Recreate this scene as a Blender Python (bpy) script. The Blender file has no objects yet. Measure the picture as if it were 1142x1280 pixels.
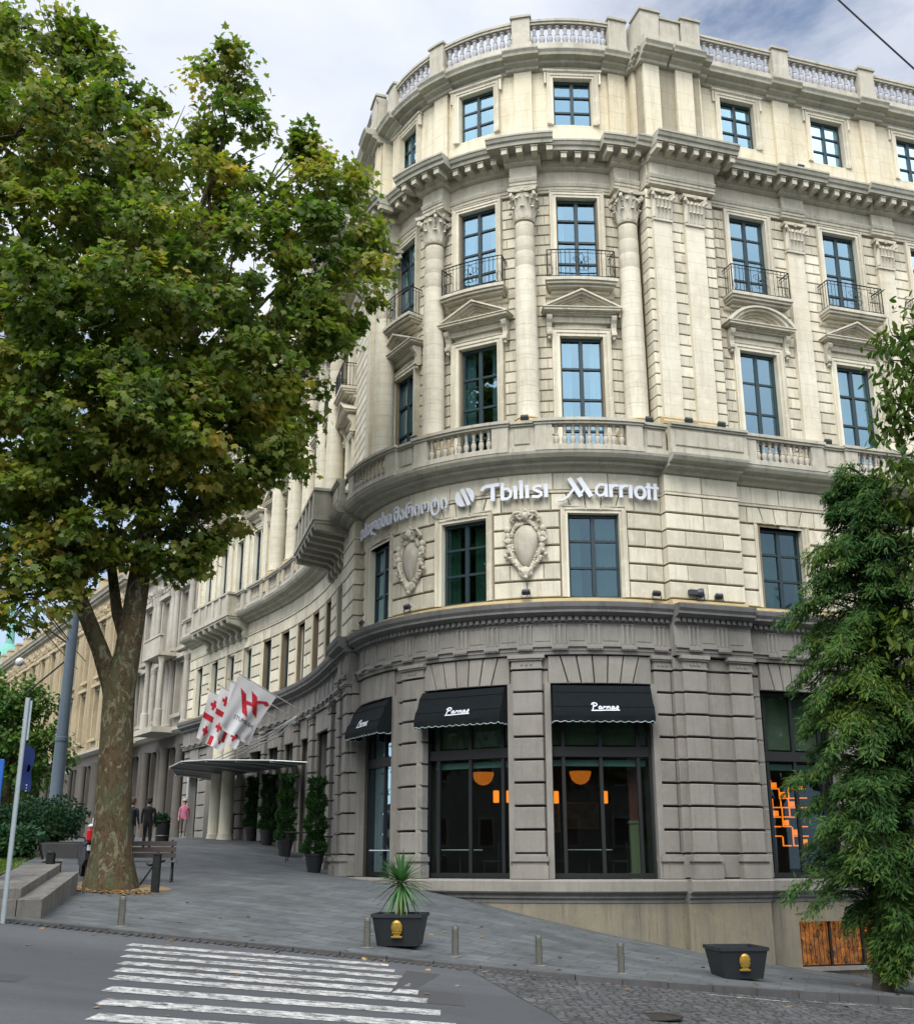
import bpy, math, random
import numpy as np
from mathutils import Vector, Matrix
R_ = math.radians
random.seed(7); rng = np.random.default_rng(7)
scn = bpy.context.scene
col = scn.collection

# ------------------------------------------------------------------ objects
def tag(o, label=None, cat=None, group=None, kind=None):
    if label: o['label'] = label
    if cat: o['category'] = cat
    if group: o['group'] = group
    if kind: o['kind'] = kind
    return o
def empty(name, loc=(0, 0, 0), rz=0):
    o = bpy.data.objects.new(name, None); o.location = loc; o.rotation_euler = (0, 0, rz)
    o.empty_display_size = .3; col.objects.link(o); return o
def copy_tree(o, parent=None):
    c = o.copy(); col.objects.link(c); c.parent = parent
    for ch in list(o.children): copy_tree(ch, c)
    return c
class MB:
    def __init__(s): s.v = []; s.f = []; s.m = []
    def mark(s): s.m.append((len(s.v), len(s.f)))
    def add(s, vs, fs):
        n = len(s.v); s.v.extend([tuple(p) for p in vs]); s.f.extend([tuple(i + n for i in f) for f in fs])
    def merge(s, o, fn=None):
        s.add([fn(*p) for p in o.v] if fn else o.v, o.f)
    def build(s, name, mat, parent=None, smooth=False, matrix=None, label=None):
        me = bpy.data.meshes.new(name)
        me.from_pydata(s.v, [], s.f)
        if mat: me.materials.append(mat)
        if smooth:
            me.polygons.foreach_set('use_smooth', [True] * len(me.polygons))
            if smooth != 'all':
                try: me.set_sharp_from_angle(angle=R_(38))
                except Exception: pass
        me.update()
        o = bpy.data.objects.new(name, me); col.objects.link(o)
        if matrix is not None: o.matrix_world = matrix
        if parent is not None:
            o.parent = parent
            if matrix is None and parent.parent is None and parent.type == 'EMPTY' and parent.get('worldkids'):
                pass
        if label: o['label'] = label
        return o
def kid(mb, name, mat, parent, smooth=False, label=None):
    "mesh given in world coordinates, parented without moving (parent at origin frame handled)"
    o = mb.build(name, mat, None, smooth, None, label)
    o.parent = parent
    m = Matrix.Identity(4); p = parent; ch = []
    while p is not None: ch.append(p); p = p.parent
    for q in reversed(ch): m = m @ (q.matrix_parent_inverse @ q.matrix_basis)
    o.matrix_parent_inverse = m.inverted()
    return o
def kidm(mb, name, mat, parent, smooth=False):
    "one object per marked piece"
    ms = mb.m + [(len(mb.v), len(mb.f))]; out = []
    if mb.m and mb.m[0][0] > 0: ms = [(0, 0)] + ms
    for (v0, f0), (v1, f1) in zip(ms, ms[1:]):
        if v1 <= v0: continue
        q = MB(); q.v = mb.v[v0:v1]; q.f = [tuple(i - v0 for i in f) for f in mb.f[f0:f1]]; out.append(kid(q, name, mat, parent, smooth))
    return out
BOXF = [(0, 3, 2, 1), (4, 5, 6, 7), (0, 1, 5, 4), (1, 2, 6, 5), (2, 3, 7, 6), (3, 0, 4, 7)]
def box(mb, x0, x1, y0, y1, z0, z1, fn=None):
    v = [(x0, y0, z0), (x1, y0, z0), (x1, y1, z0), (x0, y1, z0), (x0, y0, z1), (x1, y0, z1), (x1, y1, z1), (x0, y1, z1)]
    if fn: v = [fn(*p) for p in v]
    mb.add(v, BOXF)
def bevbox(mb, x0, x1, y0, y1, z0, z1, b=.01, fn=None):
    vs = []
    for z, i in ((z0, b), (z0 + b, 0), (z1 - b, 0), (z1, b)):
        for (a, c) in ((x0 + b + (i if i else 0), y0 + i), (x1 - b - (i if i else 0), y0 + i), (x1 - i, y0 + b + (i if i else 0)), (x1 - i, y1 - b - (i if i else 0)),
                       (x1 - b - (i if i else 0), y1 - i), (x0 + b + (i if i else 0), y1 - i), (x0 + i, y1 - b - (i if i else 0)), (x0 + i, y0 + b + (i if i else 0))):
            vs.append((a, c, z))
    fs = [tuple(range(7, -1, -1)), tuple(range(24, 32))]
    for k in range(3):
        for j in range(8): fs.append((k * 8 + j, k * 8 + (j + 1) % 8, k * 8 + 8 + (j + 1) % 8, k * 8 + 8 + j))
    if fn: vs = [fn(*p) for p in vs]
    mb.add(vs, fs)
def lathe(mb, prof, n=16, c=(0, 0, 0), fn=None, cap=True, sx=1, sy=1):
    vs = []; m = len(prof)
    for (r, z) in prof:
        for k in range(n):
            a = 2 * math.pi * k / n; vs.append((c[0] + r * sx * math.cos(a), c[1] + r * sy * math.sin(a), c[2] + z))
    fs = []
    for i in range(m - 1):
        for k in range(n): fs.append((i * n + k, i * n + (k + 1) % n, (i + 1) * n + (k + 1) % n, (i + 1) * n + k))
    if cap: fs.append(tuple(range(n - 1, -1, -1))); fs.append(tuple(range((m - 1) * n, m * n)))
    if fn: vs = [fn(*p) for p in vs]
    mb.add(vs, fs)
def tube(mb, pts, rad, n=6, cap=True, jit=0):
    pts = [Vector(p) for p in pts]
    if not hasattr(rad, '__len__'): rad = [rad] * len(pts)
    vs = []; fs = []; u = None
    for i, p in enumerate(pts):
        t = (pts[min(i + 1, len(pts) - 1)] - pts[max(i - 1, 0)])
        if t.length < 1e-9: t = Vector((0, 0, 1))
        t.normalize()
        if u is None:
            u = t.cross(Vector((0, 0, 1)))
            if u.length < .1: u = t.cross(Vector((1, 0, 0)))
        else: u = u - t * u.dot(t)
        u.normalize(); w = t.cross(u)
        for k in range(n):
            a = 2 * math.pi * k / n; r = rad[i] * (1 + (random.uniform(-jit, jit) if jit else 0))
            vs.append(p + u * (r * math.cos(a)) + w * (r * math.sin(a)))
    for i in range(len(pts) - 1):
        for k in range(n): fs.append((i * n + k, i * n + (k + 1) % n, (i + 1) * n + (k + 1) % n, (i + 1) * n + k))
    if cap: fs.append(tuple(range(n - 1, -1, -1))); fs.append(tuple(range((len(pts) - 1) * n, len(pts) * n)))
    mb.add(vs, fs)
def prism(mb, poly, y0, y1, fn=None):
    "outline in (x, z) extruded from y0 to y1"
    n = len(poly); v = [(x, y0, z) for x, z in poly] + [(x, y1, z) for x, z in poly]
    f = [tuple(range(n)), tuple(range(2 * n - 1, n - 1, -1))] + [((k + 1) % n, k, k + n, (k + 1) % n + n) for k in range(n)]
    if fn: v = [fn(*p) for p in v]
    mb.add(v, f)
def blob(mb, c, r, n=6, m=5, fn=None, jit=0):
    vs = []; fs = []
    rx, ry, rz = r if hasattr(r, '__len__') else (r, r, r)
    vs.append((c[0], c[1], c[2] - rz))
    for i in range(1, m):
        th = math.pi * i / m
        for k in range(n):
            a = 2 * math.pi * k / n; j = 1 + (random.uniform(-jit, jit) if jit else 0)
            vs.append((c[0] + rx * j * math.sin(th) * math.cos(a), c[1] + ry * j * math.sin(th) * math.sin(a), c[2] - rz * j * math.cos(th)))
    vs.append((c[0], c[1], c[2] + rz)); L = len(vs) - 1
    for k in range(n): fs.append((0, 1 + (k + 1) % n, 1 + k))
    for i in range(m - 2):
        for k in range(n): fs.append((1 + i * n + k, 1 + i * n + (k + 1) % n, 1 + (i + 1) * n + (k + 1) % n, 1 + (i + 1) * n + k))
    for k in range(n): fs.append((1 + (m - 2) * n + k, 1 + (m - 2) * n + (k + 1) % n, L))
    if fn: vs = [fn(*p) for p in vs]
    mb.add(vs, fs)

# ------------------------------------------------------------------ materials
def newmat(name):
    m = bpy.data.materials.new(name); m.use_nodes = True; nt = m.node_tree
    return m, nt, nt.nodes['Principled BSDF']
def nd(nt, t, **k):
    n = nt.nodes.new(t)
    for a, b in k.items():
        if a.startswith('i_'): n.inputs[a[2:].replace('_', ' ')].default_value = b
        else: setattr(n, a, b)
    return n
def ramp(nt, fac, stops):
    r = nt.nodes.new('ShaderNodeValToRGB'); e = r.color_ramp.elements
    while len(e) < len(stops): e.new(.5)
    for q, (p, c) in zip(e, stops): q.position = p; q.color = (*c, 1) if len(c) == 3 else c
    nt.links.new(fac, r.inputs[0]); return r.outputs[0]
def mix(nt, a, b, fac, mode='MIX'):
    m = nt.nodes.new('ShaderNodeMix'); m.data_type = 'RGBA'; m.blend_type = mode
    for s, v in ((6, a), (7, b), (0, fac)):
        if hasattr(v, 'is_linked') or hasattr(v, 'links'): nt.links.new(v, m.inputs[s])
        else: m.inputs[s].default_value = (*v, 1) if hasattr(v, '__len__') and len(v) == 3 else v
    return m.outputs[2]
def noise(nt, sc, detail=4, rough=.6, vec=None, dist=0):
    n = nd(nt, 'ShaderNodeTexNoise'); n.inputs['Scale'].default_value = sc; n.inputs['Detail'].default_value = detail
    n.inputs['Roughness'].default_value = rough; n.inputs['Distortion'].default_value = dist
    if vec is not None: nt.links.new(vec, n.inputs['Vector'])
    return n.outputs['Fac']
def mapping(nt, sc, src='Object'):
    tc = nd(nt, 'ShaderNodeTexCoord'); mp = nd(nt, 'ShaderNodeMapping'); mp.inputs['Scale'].default_value = sc
    nt.links.new(tc.outputs[src], mp.inputs[0]); return mp.outputs[0]
def bump(nt, bs, h, strength=.3, dist=.02):
    b = nd(nt, 'ShaderNodeBump'); b.inputs['Strength'].default_value = strength; b.inputs['Distance'].default_value = dist
    nt.links.new(h, b.inputs['Height']); nt.links.new(b.outputs[0], bs.inputs['Normal'])
def stone(name, c, c2, stain=(.16, .13, .09), st=.5, island=.14, rough=.85, fine=60, joints=None, jdark=.55, bstr=.25, speck=0):
    m, nt, bs = newmat(name)
    v = mapping(nt, (1, 1, 1)); vv = mapping(nt, (1.4, 1.4, .16))
    base = mix(nt, c, c2, ramp(nt, noise(nt, .55, 5, .65, v), [(.35, (0, 0, 0)), (.68, (1, 1, 1))]))
    geo = nd(nt, 'ShaderNodeNewGeometry')
    ir = ramp(nt, geo.outputs['Random Per Island'], [(0, (1 - island,) * 3), (1, (1 + island * .6,) * 3)])
    base = mix(nt, base, ir, 1.0, 'MULTIPLY')
    f1 = ramp(nt, noise(nt, fine, 3, .7, v), [(.3, (.86,) * 3), (.7, (1.1,) * 3)])
    base = mix(nt, base, f1, 1.0, 'MULTIPLY')
    streak = ramp(nt, noise(nt, 1.6, 6, .7, vv), [(.5, (0, 0, 0)), (.78, (1, 1, 1))])
    sm = nd(nt, 'ShaderNodeMath', operation='MULTIPLY'); sm.inputs[1].default_value = st; nt.links.new(streak, sm.inputs[0])
    base = mix(nt, base, stain, sm.outputs[0])
    v3 = mapping(nt, (6, 6, .35)); s3 = ramp(nt, noise(nt, 1.5, 6, .75, v3), [(.53, (0, 0, 0)), (.74, (st * .9,) * 3)])
    base = mix(nt, base, tuple(x * .8 for x in stain), s3)
    base = mix(nt, base, (c[0] * 1.15, c[1] * 1.12, c[2] * 1.1), ramp(nt, noise(nt, 2.7, 5, .7, v), [(.52, (0, 0, 0)), (.7, (.45,) * 3)]))
    if speck:
        sp = ramp(nt, noise(nt, 170, 2, .6, v), [(.42, (1 - speck,) * 3), (.6, (1 + speck * .7,) * 3)])
        base = mix(nt, base, sp, 1.0, 'MULTIPLY')
    if joints:
        zz = nd(nt, 'ShaderNodeSeparateXYZ'); nt.links.new(v, zz.inputs[0])
        w = nd(nt, 'ShaderNodeMath', operation='DIVIDE'); w.inputs[1].default_value = joints; nt.links.new(zz.outputs[2], w.inputs[0])
        fr = nd(nt, 'ShaderNodeMath', operation='FRACT'); nt.links.new(w.outputs[0], fr.inputs[0])
        j = ramp(nt, fr.outputs[0], [(0, (jdark,) * 3), (.022, (jdark,) * 3), (.035, (1, 1, 1))])
        base = mix(nt, base, j, 1.0, 'MULTIPLY')
    nt.links.new(base, bs.inputs['Base Color']); bs.inputs['Roughness'].default_value = rough
    bs.inputs['Specular IOR Level'].default_value = .3
    bump(nt, bs, noise(nt, fine * .6, 5, .7, v), bstr, .01)
    return m
def plain(name, c, rough=.6, metal=0, var=.12, sc=8, spec=.5, emit=None, es=0, coat=0, bstr=0):
    m, nt, bs = newmat(name)
    v = mapping(nt, (1, 1, 1))
    b = mix(nt, tuple(x * (1 - var) for x in c), tuple(min(1, x * (1 + var)) for x in c), noise(nt, sc, 4, .6, v))
    nt.links.new(b, bs.inputs['Base Color']); bs.inputs['Roughness'].default_value = rough; bs.inputs['Metallic'].default_value = metal
    bs.inputs['Specular IOR Level'].default_value = spec; bs.inputs['Coat Weight'].default_value = coat
    if emit: bs.inputs['Emission Color'].default_value = (*emit, 1); bs.inputs['Emission Strength'].default_value = es
    if bstr: bump(nt, bs, noise(nt, sc * 4, 4, .6, v), bstr, .01)
    return m
def glassmat(name, tint, refl, rough=.02, wav=.02):
    m, nt, bs = newmat(name); nt.nodes.remove(bs)
    out = nt.nodes['Material Output']
    tr = nd(nt, 'ShaderNodeBsdfTransparent'); tr.inputs[0].default_value = (*tint, 1)
    gl = nd(nt, 'ShaderNodeBsdfGlossy'); gl.inputs['Roughness'].default_value = rough; gl.inputs['Color'].default_value = (.52, .80, .96, 1)
    fr = nd(nt, 'ShaderNodeLayerWeight'); fr.inputs['Blend'].default_value = .25
    a = nd(nt, 'ShaderNodeMath', operation='ADD'); a.inputs[1].default_value = refl; a.use_clamp = True
    sc = nd(nt, 'ShaderNodeMath', operation='MULTIPLY'); sc.inputs[1].default_value = .7
    nt.links.new(fr.outputs['Fresnel'], sc.inputs[0]); nt.links.new(sc.outputs[0], a.inputs[0])
    mx = nd(nt, 'ShaderNodeMixShader'); nt.links.new(a.outputs[0], mx.inputs[0]); nt.links.new(tr.outputs[0], mx.inputs[1]); nt.links.new(gl.outputs[0], mx.inputs[2])
    b = nd(nt, 'ShaderNodeBump'); b.inputs['Strength'].default_value = wav; b.inputs['Distance'].default_value = .05
    nt.links.new(noise(nt, 1.3, 2, .5, mapping(nt, (1, 1, 1))), b.inputs['Height']); nt.links.new(b.outputs[0], gl.inputs['Normal'])
    nt.links.new(mx.outputs[0], out.inputs[0]); return m
CREAM = (.66, .625, .50); CREAM2 = (.55, .51, .39)
M = {}
M['cream'] = stone('cream_limestone', CREAM, CREAM2, (.22, .18, .12), .55, .22)
M['creamj'] = stone('cream_ashlar', CREAM, (.55, .50, .38), (.20, .16, .10), .35, .05, joints=.37, jdark=.72)
M['attic'] = stone('attic_ashlar', (.65, .61, .47), (.60, .53, .37), (.36, .28, .17), .55, .05, joints=.62, jdark=.78)
M['trim'] = stone('carved_trim', (.58, .54, .43), (.45, .43, .34), (.17, .165, .13), .6, .08)
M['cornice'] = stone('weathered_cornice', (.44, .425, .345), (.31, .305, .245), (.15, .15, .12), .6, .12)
M['baluster'] = stone('baluster_stone', (.46, .43, .36), (.36, .34, .28), (.18, .17, .14), .5, .1)
M['topbal'] = stone('roof_baluster_stone', (.42, .42, .42), (.30, .30, .32), (.16, .16, .17), .5, .1)
M['pargrey'] = stone('parapet_render', (.50, .475, .39), (.37, .35, .28), (.19, .17, .13), .7, .06)
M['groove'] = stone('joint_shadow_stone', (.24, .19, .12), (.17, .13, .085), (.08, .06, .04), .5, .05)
M['yel'] = stone('ochre_ledge', (.55, .44, .23), (.44, .35, .19), (.25, .19, .1), .4, .05)
M['grey'] = stone('grey_tuff', (.285, .27, .24), (.22, .21, .185), (.13, .12, .105), .5, .10, speck=.16)
M['greyd'] = stone('grey_frieze_stone', (.255, .245, .22), (.195, .188, .168), (.09, .088, .085), .6, .06, speck=.12)
M['greydark'] = stone('dark_cornice_stone', (.18, .178, .168), (.13, .13, .124), (.05, .05, .05), .6, .06)
M['greyg'] = stone('grey_joint', (.07, .062, .05), (.05, .045, .04), (.03, .03, .025), .4, .04)
M['base'] = stone('rendered_basement', (.27, .24, .17), (.20, .185, .145), (.10, .10, .085), .8, .05, speck=.25)
M['teal'] = plain('teal_frame_paint', (.008, .026, .032), .5, 0, .2)
M['black'] = plain('black_metal', (.004, .006, .007), .6, .0, .3)
M['iron'] = plain('wrought_iron', (.010, .012, .012), .5, .3, .3)
M['glass'] = glassmat('window_glass', (.40, .58, .62), .26, .02, .05)
M['glassm'] = glassmat('mezzanine_glass', (.32, .52, .46), .07, .03)
M['shopglass'] = glassmat('shop_glass', (.55, .64, .62), .045, .015, .01)
M['curtain'] = plain('net_curtain', (.26, .32, .32), .9, 0, .25, 3)
M['curtdark'] = plain('green_curtain', (.07, .11, .09), .9, 0, .35, 4)
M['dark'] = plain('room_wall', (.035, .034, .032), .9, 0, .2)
M['warm'] = plain('restaurant_wall', (.075, .048, .030), .8, 0, .3)
M['roof'] = plain('roof_sheet', (.12, .12, .12), .7, 0, .2)

# ------------------------------------------------------------------ plan of the corner hotel
CX, CY, RR = 3.41, 36.43, 6.43
A1, A0 = .304, -1.32
def _plan():
    pts = []
    n = np.array([math.sin(A1), -math.cos(A1)]); t = np.array([math.cos(A1), math.sin(A1)])
    B = np.array([CX, CY]) + RR * n
    for s in np.arange(26, RR * A1, -.5): pts.append((s, B + t * (s - RR * A1)))
    for ph in np.linspace(A1, A0, 100): pts.append((RR * ph, np.array([CX + RR * math.sin(ph), CY - RR * math.cos(ph)])))
    s = RR * A0; p = pts[-1][1].copy(); w = 0
    while s > -92:
        ds = .5; psi = -1.30 if w < 5 else -1.30 + .28 * min(1, (w - 5) / 10)
        p = p + np.array([-math.cos(psi), -math.sin(psi)]) * ds; s -= ds; w += ds; pts.append((s, p.copy()))
    pts = pts[::-1]
    S = np.array([a for a, _ in pts]); P = np.array([b for _, b in pts])
    d = np.diff(P, axis=0); d /= np.linalg.norm(d, axis=1)[:, None]; nn = np.c_[d[:, 1], -d[:, 0]]
    N = np.zeros_like(P); N[0] = nn[0]; N[-1] = nn[-1]
    m = nn[:-1] + nn[1:]; m /= np.linalg.norm(m, axis=1)[:, None]; N[1:-1] = m / ((m * nn[1:]).sum(1))[:, None]
    return S, P, N
PS, PP, PN = _plan()
KINK = K2 = RR * A0
UP = False   # above the balcony the curved wall stands 0.4 m further back
def setback(s, z): return -.4 if UP and -7.8 < s < 2.3 and z > 10.95 else 0
def W(s, d, z):
    if UP: d = d + setback(s, z); z = z + .0133 * z * min(1, max(0, z - 10.9))
    x = np.interp(s, PS, PP[:, 0]); y = np.interp(s, PS, PP[:, 1]); a = np.interp(s, PS, PN[:, 0]); b = np.interp(s, PS, PN[:, 1])
    return (float(x + a * d), float(y + b * d), z)
def frame(s):
    "unit tangent (towards +s) and outward normal"
    e = .02
    a = Vector(W(s - e, 0, 0)); b = Vector(W(s + e, 0, 0)); t = (b - a).normalized(); n = Vector((t.y, -t.x, 0)); return t, n
def L(s, d0=0):
    "local frame at s: x along the wall, y outward, z up"
    t, n = frame(s); o = Vector(W(s, d0 + (setback(s, 12)), 0)); k = UP
    def fn(x, y, z): p = o + t * x + n * y; return (p.x, p.y, z + (.0133 * z if k else 0))
    return fn
def Lmat(s, d, z):
    t, n = frame(s); o = Vector(W(s, d, z))
    return Matrix(((t.x, n.x, 0, o.x), (t.y, n.y, 0, o.y), (0, 0, 1, o.z), (0, 0, 0, 1)))
def samples(s0, s1):
    out = [s0]
    if s1 > K2 and s0 < RR * A1:
        a = max(s0, K2); b = min(s1, RR * A1); n = max(1, int(math.ceil((b - a) / .33)))
        out += [a + (b - a) * k / n for k in range(n + 1)]
    for k in (KINK,):
        if s0 < k < s1: out.append(k)
    if s0 < KINK:
        a = s0; b = min(s1, KINK); n = max(1, int(math.ceil((b - a) / 2.0))); out += [a + (b - a) * k / n for k in range(n + 1)]
    for q in (-7.8, 2.3):
        if UP and s0 < q - .01 and q + .01 < s1: out += [q - 2e-4, q + 2e-4]
    out.append(s1); out = sorted(out); r = [out[0]]
    for x in out[1:]:
        if x - r[-1] > 1e-4: r.append(x)
    return r
def sweep(mb, s0, s1, prof, doff=0):
    "closed outline (d, z) swept along the wall from s0 to s1"
    ss = samples(s0, s1); m = len(prof); vs = []; fs = []
    for s in ss:
        s = min(max(s, s0 + 1e-4), s1 - 1e-4)
        for d, z in prof: vs.append(W(s, d + doff, z))
    for i in range(len(ss) - 1):
        for k in range(m): fs.append((i * m + k, (i + 1) * m + k, (i + 1) * m + (k + 1) % m, i * m + (k + 1) % m))
    fs.append(tuple(range(m))); fs.append(tuple(range(len(ss) * m - 1, (len(ss) - 1) * m - 1, -1)))
    mb.add(vs, fs)
def wbox(mb, s0, s1, d0, d1, z0, z1): sweep(mb, s0, s1, [(d0, z0), (d1, z0), (d1, z1), (d0, z1)])
def block(mb, s0, s1, d0, d1, z0, z1, b=.03):
    ss = samples(s0, s1); ss = [ss[0], ss[0] + b] + [s for s in ss[1:-1] if ss[0] + b * 1.5 < s < ss[-1] - b * 1.5] + [ss[-1] - b, ss[-1]]
    vs = []; fs = []; m = 6
    for i, s in enumerate(ss):
        e = i in (0, len(ss) - 1); f = d1 - b if e else d1; zb = z0 + b * .98; zt = z1 - b * .98
        s = min(max(s, s0 + 1e-4), s1 - 1e-4)
        for d, z in ((d0, z0), (d1 - b, z0), (f, zb), (f, zt), (d1 - b, z1), (d0, z1)): vs.append(W(s, d, z))
    for i in range(len(ss) - 1):
        for k in range(m): fs.append((i * m + k, (i + 1) * m + k, (i + 1) * m + (k + 1) % m, i * m + (k + 1) % m))
    fs.append(tuple(range(m))); fs.append(tuple(range(len(ss) * m - 1, (len(ss) - 1) * m - 1, -1)))
    mb.add(vs, fs)
def mould(mb, s0, s1, prof, zones, back=-.3):
    "moulding: outline points (d, z) bottom to top, closed to the wall; zones = [(a, b, extra)] of projections"
    cuts = sorted(set([s0, s1] + [x for a, b, _ in zones for x in (a, b) if s0 < x < s1]))
    for a, b in zip(cuts, cuts[1:]):
        mid = (a + b) / 2; ex = max([e for p, q, e in zones if p <= mid <= q] + [0])
        pr = [(back, prof[0][1])] + [(d + ex, z) for d, z in prof] + [(back, prof[-1][1])]
        sweep(mb, a, b, pr)
def gaps(s0, s1, holes):
    "intervals of [s0, s1] left by holes"
    out = []; a = s0
    for h0, h1 in sorted(holes):
        if h1 <= s0 or h0 >= s1: continue
        if h0 > a + .01: out.append((a, h0))
        a = max(a, h1)
    if a < s1 - .01: out.append((a, s1))
    return out
# ------------------------------------------------------------------ hotel: helpers
hotel = empty('hotel_building', (3.0, 31.0, -2.0))
tag(hotel, 'cream and grey classical corner hotel with rounded corner tower, balustrades and columns', 'hotel')
def wmat(o):
    m = Matrix.Identity(4); ch = []
    while o is not None: ch.append(o); o = o.parent
    for q in reversed(ch): m = m @ (q.matrix_parent_inverse @ q.matrix_basis)
    return m
def place(name, me, mtx, parent, label=None):
    o = bpy.data.objects.new(name, me); col.objects.link(o); o.matrix_basis = mtx
    if parent is not None: o.parent = parent; o.matrix_parent_inverse = wmat(parent).inverted()
    if label: o['label'] = label
    return o
def mesh(mb, name, mat, smooth=False):
    o = mb.build(name, mat, None, smooth); me = o.data; bpy.data.objects.remove(o); return me
LOWC = [.32, -3.07, -6.5]
RIGHT = [6.08 + 3.45 * k for k in range(6)]
WING = [-12.6, -15.0, -17.2, -19.4, -21.5, -23.7, -26.0, -28.2, -30.4, -32.6]
COLS = [1.86, -1.36, -4.5, -7.25]
WCOLS = [-13.9, -16.1, -18.3, -20.45, -22.6]
PILR = [7.72 + 3.45 * k for k in range(5)]
WPIL = [-24.85, -27.1, -29.3, -31.5]
S0, S1 = -34.0, 24.6
BLK = [(2.3, 4.65), (-10.2, -8.2)]
def bz(e): return [(a, b, e * (.3 if UP and a < 0 else 1)) for a, b in BLK]
def pilz(half, e, cols=True, ce=.5):
    z = []
    for c in PILR + WPIL: z.append((c - half, c + half, e))
    if cols:
        for c in COLS: z.append((c - half, c + half, ce))
        for c in WCOLS: z.append((c - half, c + half, ce))
    return z
# openings per storey: (centre, width)
G = [(.4, 2.7), (-3.28, 2.66), (-6.95, 2.4)] + [(c + .16, 2.34) for c in RIGHT] + [(-15.1, 2.6), (-18.3, .9), (-20.3, 1.3), (-22.3, 1.3), (-24.4, 1.3), (-27.5, 1.0), (-30.0, 1.2), (-32.4, 1.2)]
MZ = [(.37, 1.44), (-3.27, 1.44), (-6.85, 1.4)] + [(c + .13, 1.42) for c in RIGHT] + [(c, .85) for c in WING]
LW = [(c, 1.3) for c in LOWC + RIGHT] + [(c, .85) for c in WING]
def holes(lst, pad=0): return [(c - w / 2 - pad, c + w / 2 + pad) for c, w in lst]

# ------------------------------------------------------------------ solid walls (behind the facing)
def wallband(mb, lst, z0, z1, oz0, oz1, d0, d1):
    H = holes(lst)
    for a, b in gaps(S0, S1, H): wbox(mb, a, b, d0, d1, oz0, oz1)
    if oz0 > z0: wbox(mb, S0, S1, d0, d1, z0, oz0)
    if z1 > oz1: wbox(mb, S0, S1, d0, d1, oz1, z1)
mb = MB(); wallband(mb, G, -5, 5.3, -.45, 4.5, -.5, .14)
[wbox(mb, p + .04, q - .04, .14, .44, -.45, 5.3) for p, q in BLK]
kid(mb, 'ground_wall', M['greyg'], hotel)
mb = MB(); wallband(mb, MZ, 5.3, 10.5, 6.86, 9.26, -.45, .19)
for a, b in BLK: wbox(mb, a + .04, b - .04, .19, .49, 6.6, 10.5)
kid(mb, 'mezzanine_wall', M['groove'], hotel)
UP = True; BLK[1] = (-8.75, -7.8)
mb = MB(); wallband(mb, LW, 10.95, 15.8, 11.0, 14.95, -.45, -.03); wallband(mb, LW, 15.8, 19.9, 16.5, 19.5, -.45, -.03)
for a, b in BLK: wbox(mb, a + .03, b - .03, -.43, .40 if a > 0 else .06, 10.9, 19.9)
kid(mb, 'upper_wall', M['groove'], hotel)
mb = MB(); wallband(mb, LW, 19.9, 25.0, 22.1, 23.85, -.45, 0)
for a, b in BLK: wbox(mb, a + .1, b - .1, -.4, .38 if a > 0 else .04, 20.9, 24.2)
kid(mb, 'attic_wall', M['attic'], hotel)

UP = False; BLK[1] = (-10.2, -8.2)
# ------------------------------------------------------------------ ground floor facing
mb = MB()
zc = [.17 + .588 * k for k in range(9)]
GH = holes(G)
piers = gaps(S0, S1, GH)
inblk = lambda a: .30 if any(p - .05 <= a <= q + .05 for p, q in BLK) else 0
def pier_stack(a, b, d):
    zl = ([-.45] + zc + [5.25]) if d < .33 or .45 < d < .53 else zc
    for z0, z1 in zip(zl, zl[1:]): block(mb, a, b, .1, d, z0 + .028, z1 - .028, .018)
for a, b in piers:
    cuts = [a] + [x for p, q in BLK for x in (p, q) if a + .1 < x < b - .1] + [b]
    mb.mark()
    for p, q in zip(cuts, cuts[1:]): pier_stack(p, q, .2 + inblk((p + q) / 2))
PG = [(1.8, 2.28), (-1.88, -1.1), (-5.3, -4.5), (2.5, 3.2), (3.92, 4.6), (-8.95, -8.28), (-10.1, -9.5)]
PG += [(c - .35, c + .35) for c in PILR] + [(-11.6, -10.9), (-13.7, -13.0), (-17.2, -16.6), (-19.5, -18.9), (-21.5, -21.1), (-23.5, -23.1), (-26.2, -25.5), (-29.0, -28.4)]
for a, b in PG:
    mb.mark(); pier_stack(a, b, .34 + inblk((a + b) / 2) + .0)
kidm(mb, 'pier', M['grey'], hotel)
mb = MB(); mb2 = MB()
for a, b in PG:
    mb.mark(); mb2.mark(); e = inblk((a + b) / 2)
    for z0, z1, d, w in ((-.44, -.12, .44, .06), (-.12, -.02, .40, .03), (-.02, .10, .46, .08), (.10, .16, .38, .02)):
        wbox(mb, a - w, b + w, .1, d + e, z0, z1)
    for z0, z1, d, w in ((4.90, 4.95, .37, .02), (4.95, 5.12, .35, .0), (5.12, 5.17, .40, .04), (5.17, 5.27, .44, .08)):
        wbox(mb2, a - w, b + w, .1, d + e, z0, z1)
    for k in (-.12, 0, .12):
        m_ = (a + b) / 2 + k
        wbox(mb2, m_ - .025, m_ + .025, .34 + e, .38 + e, 5.0, 5.06)
kidm(mb, 'pier_base', M['grey'], hotel); kidm(mb2, 'pier_capital', M['grey'], hotel)
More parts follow.
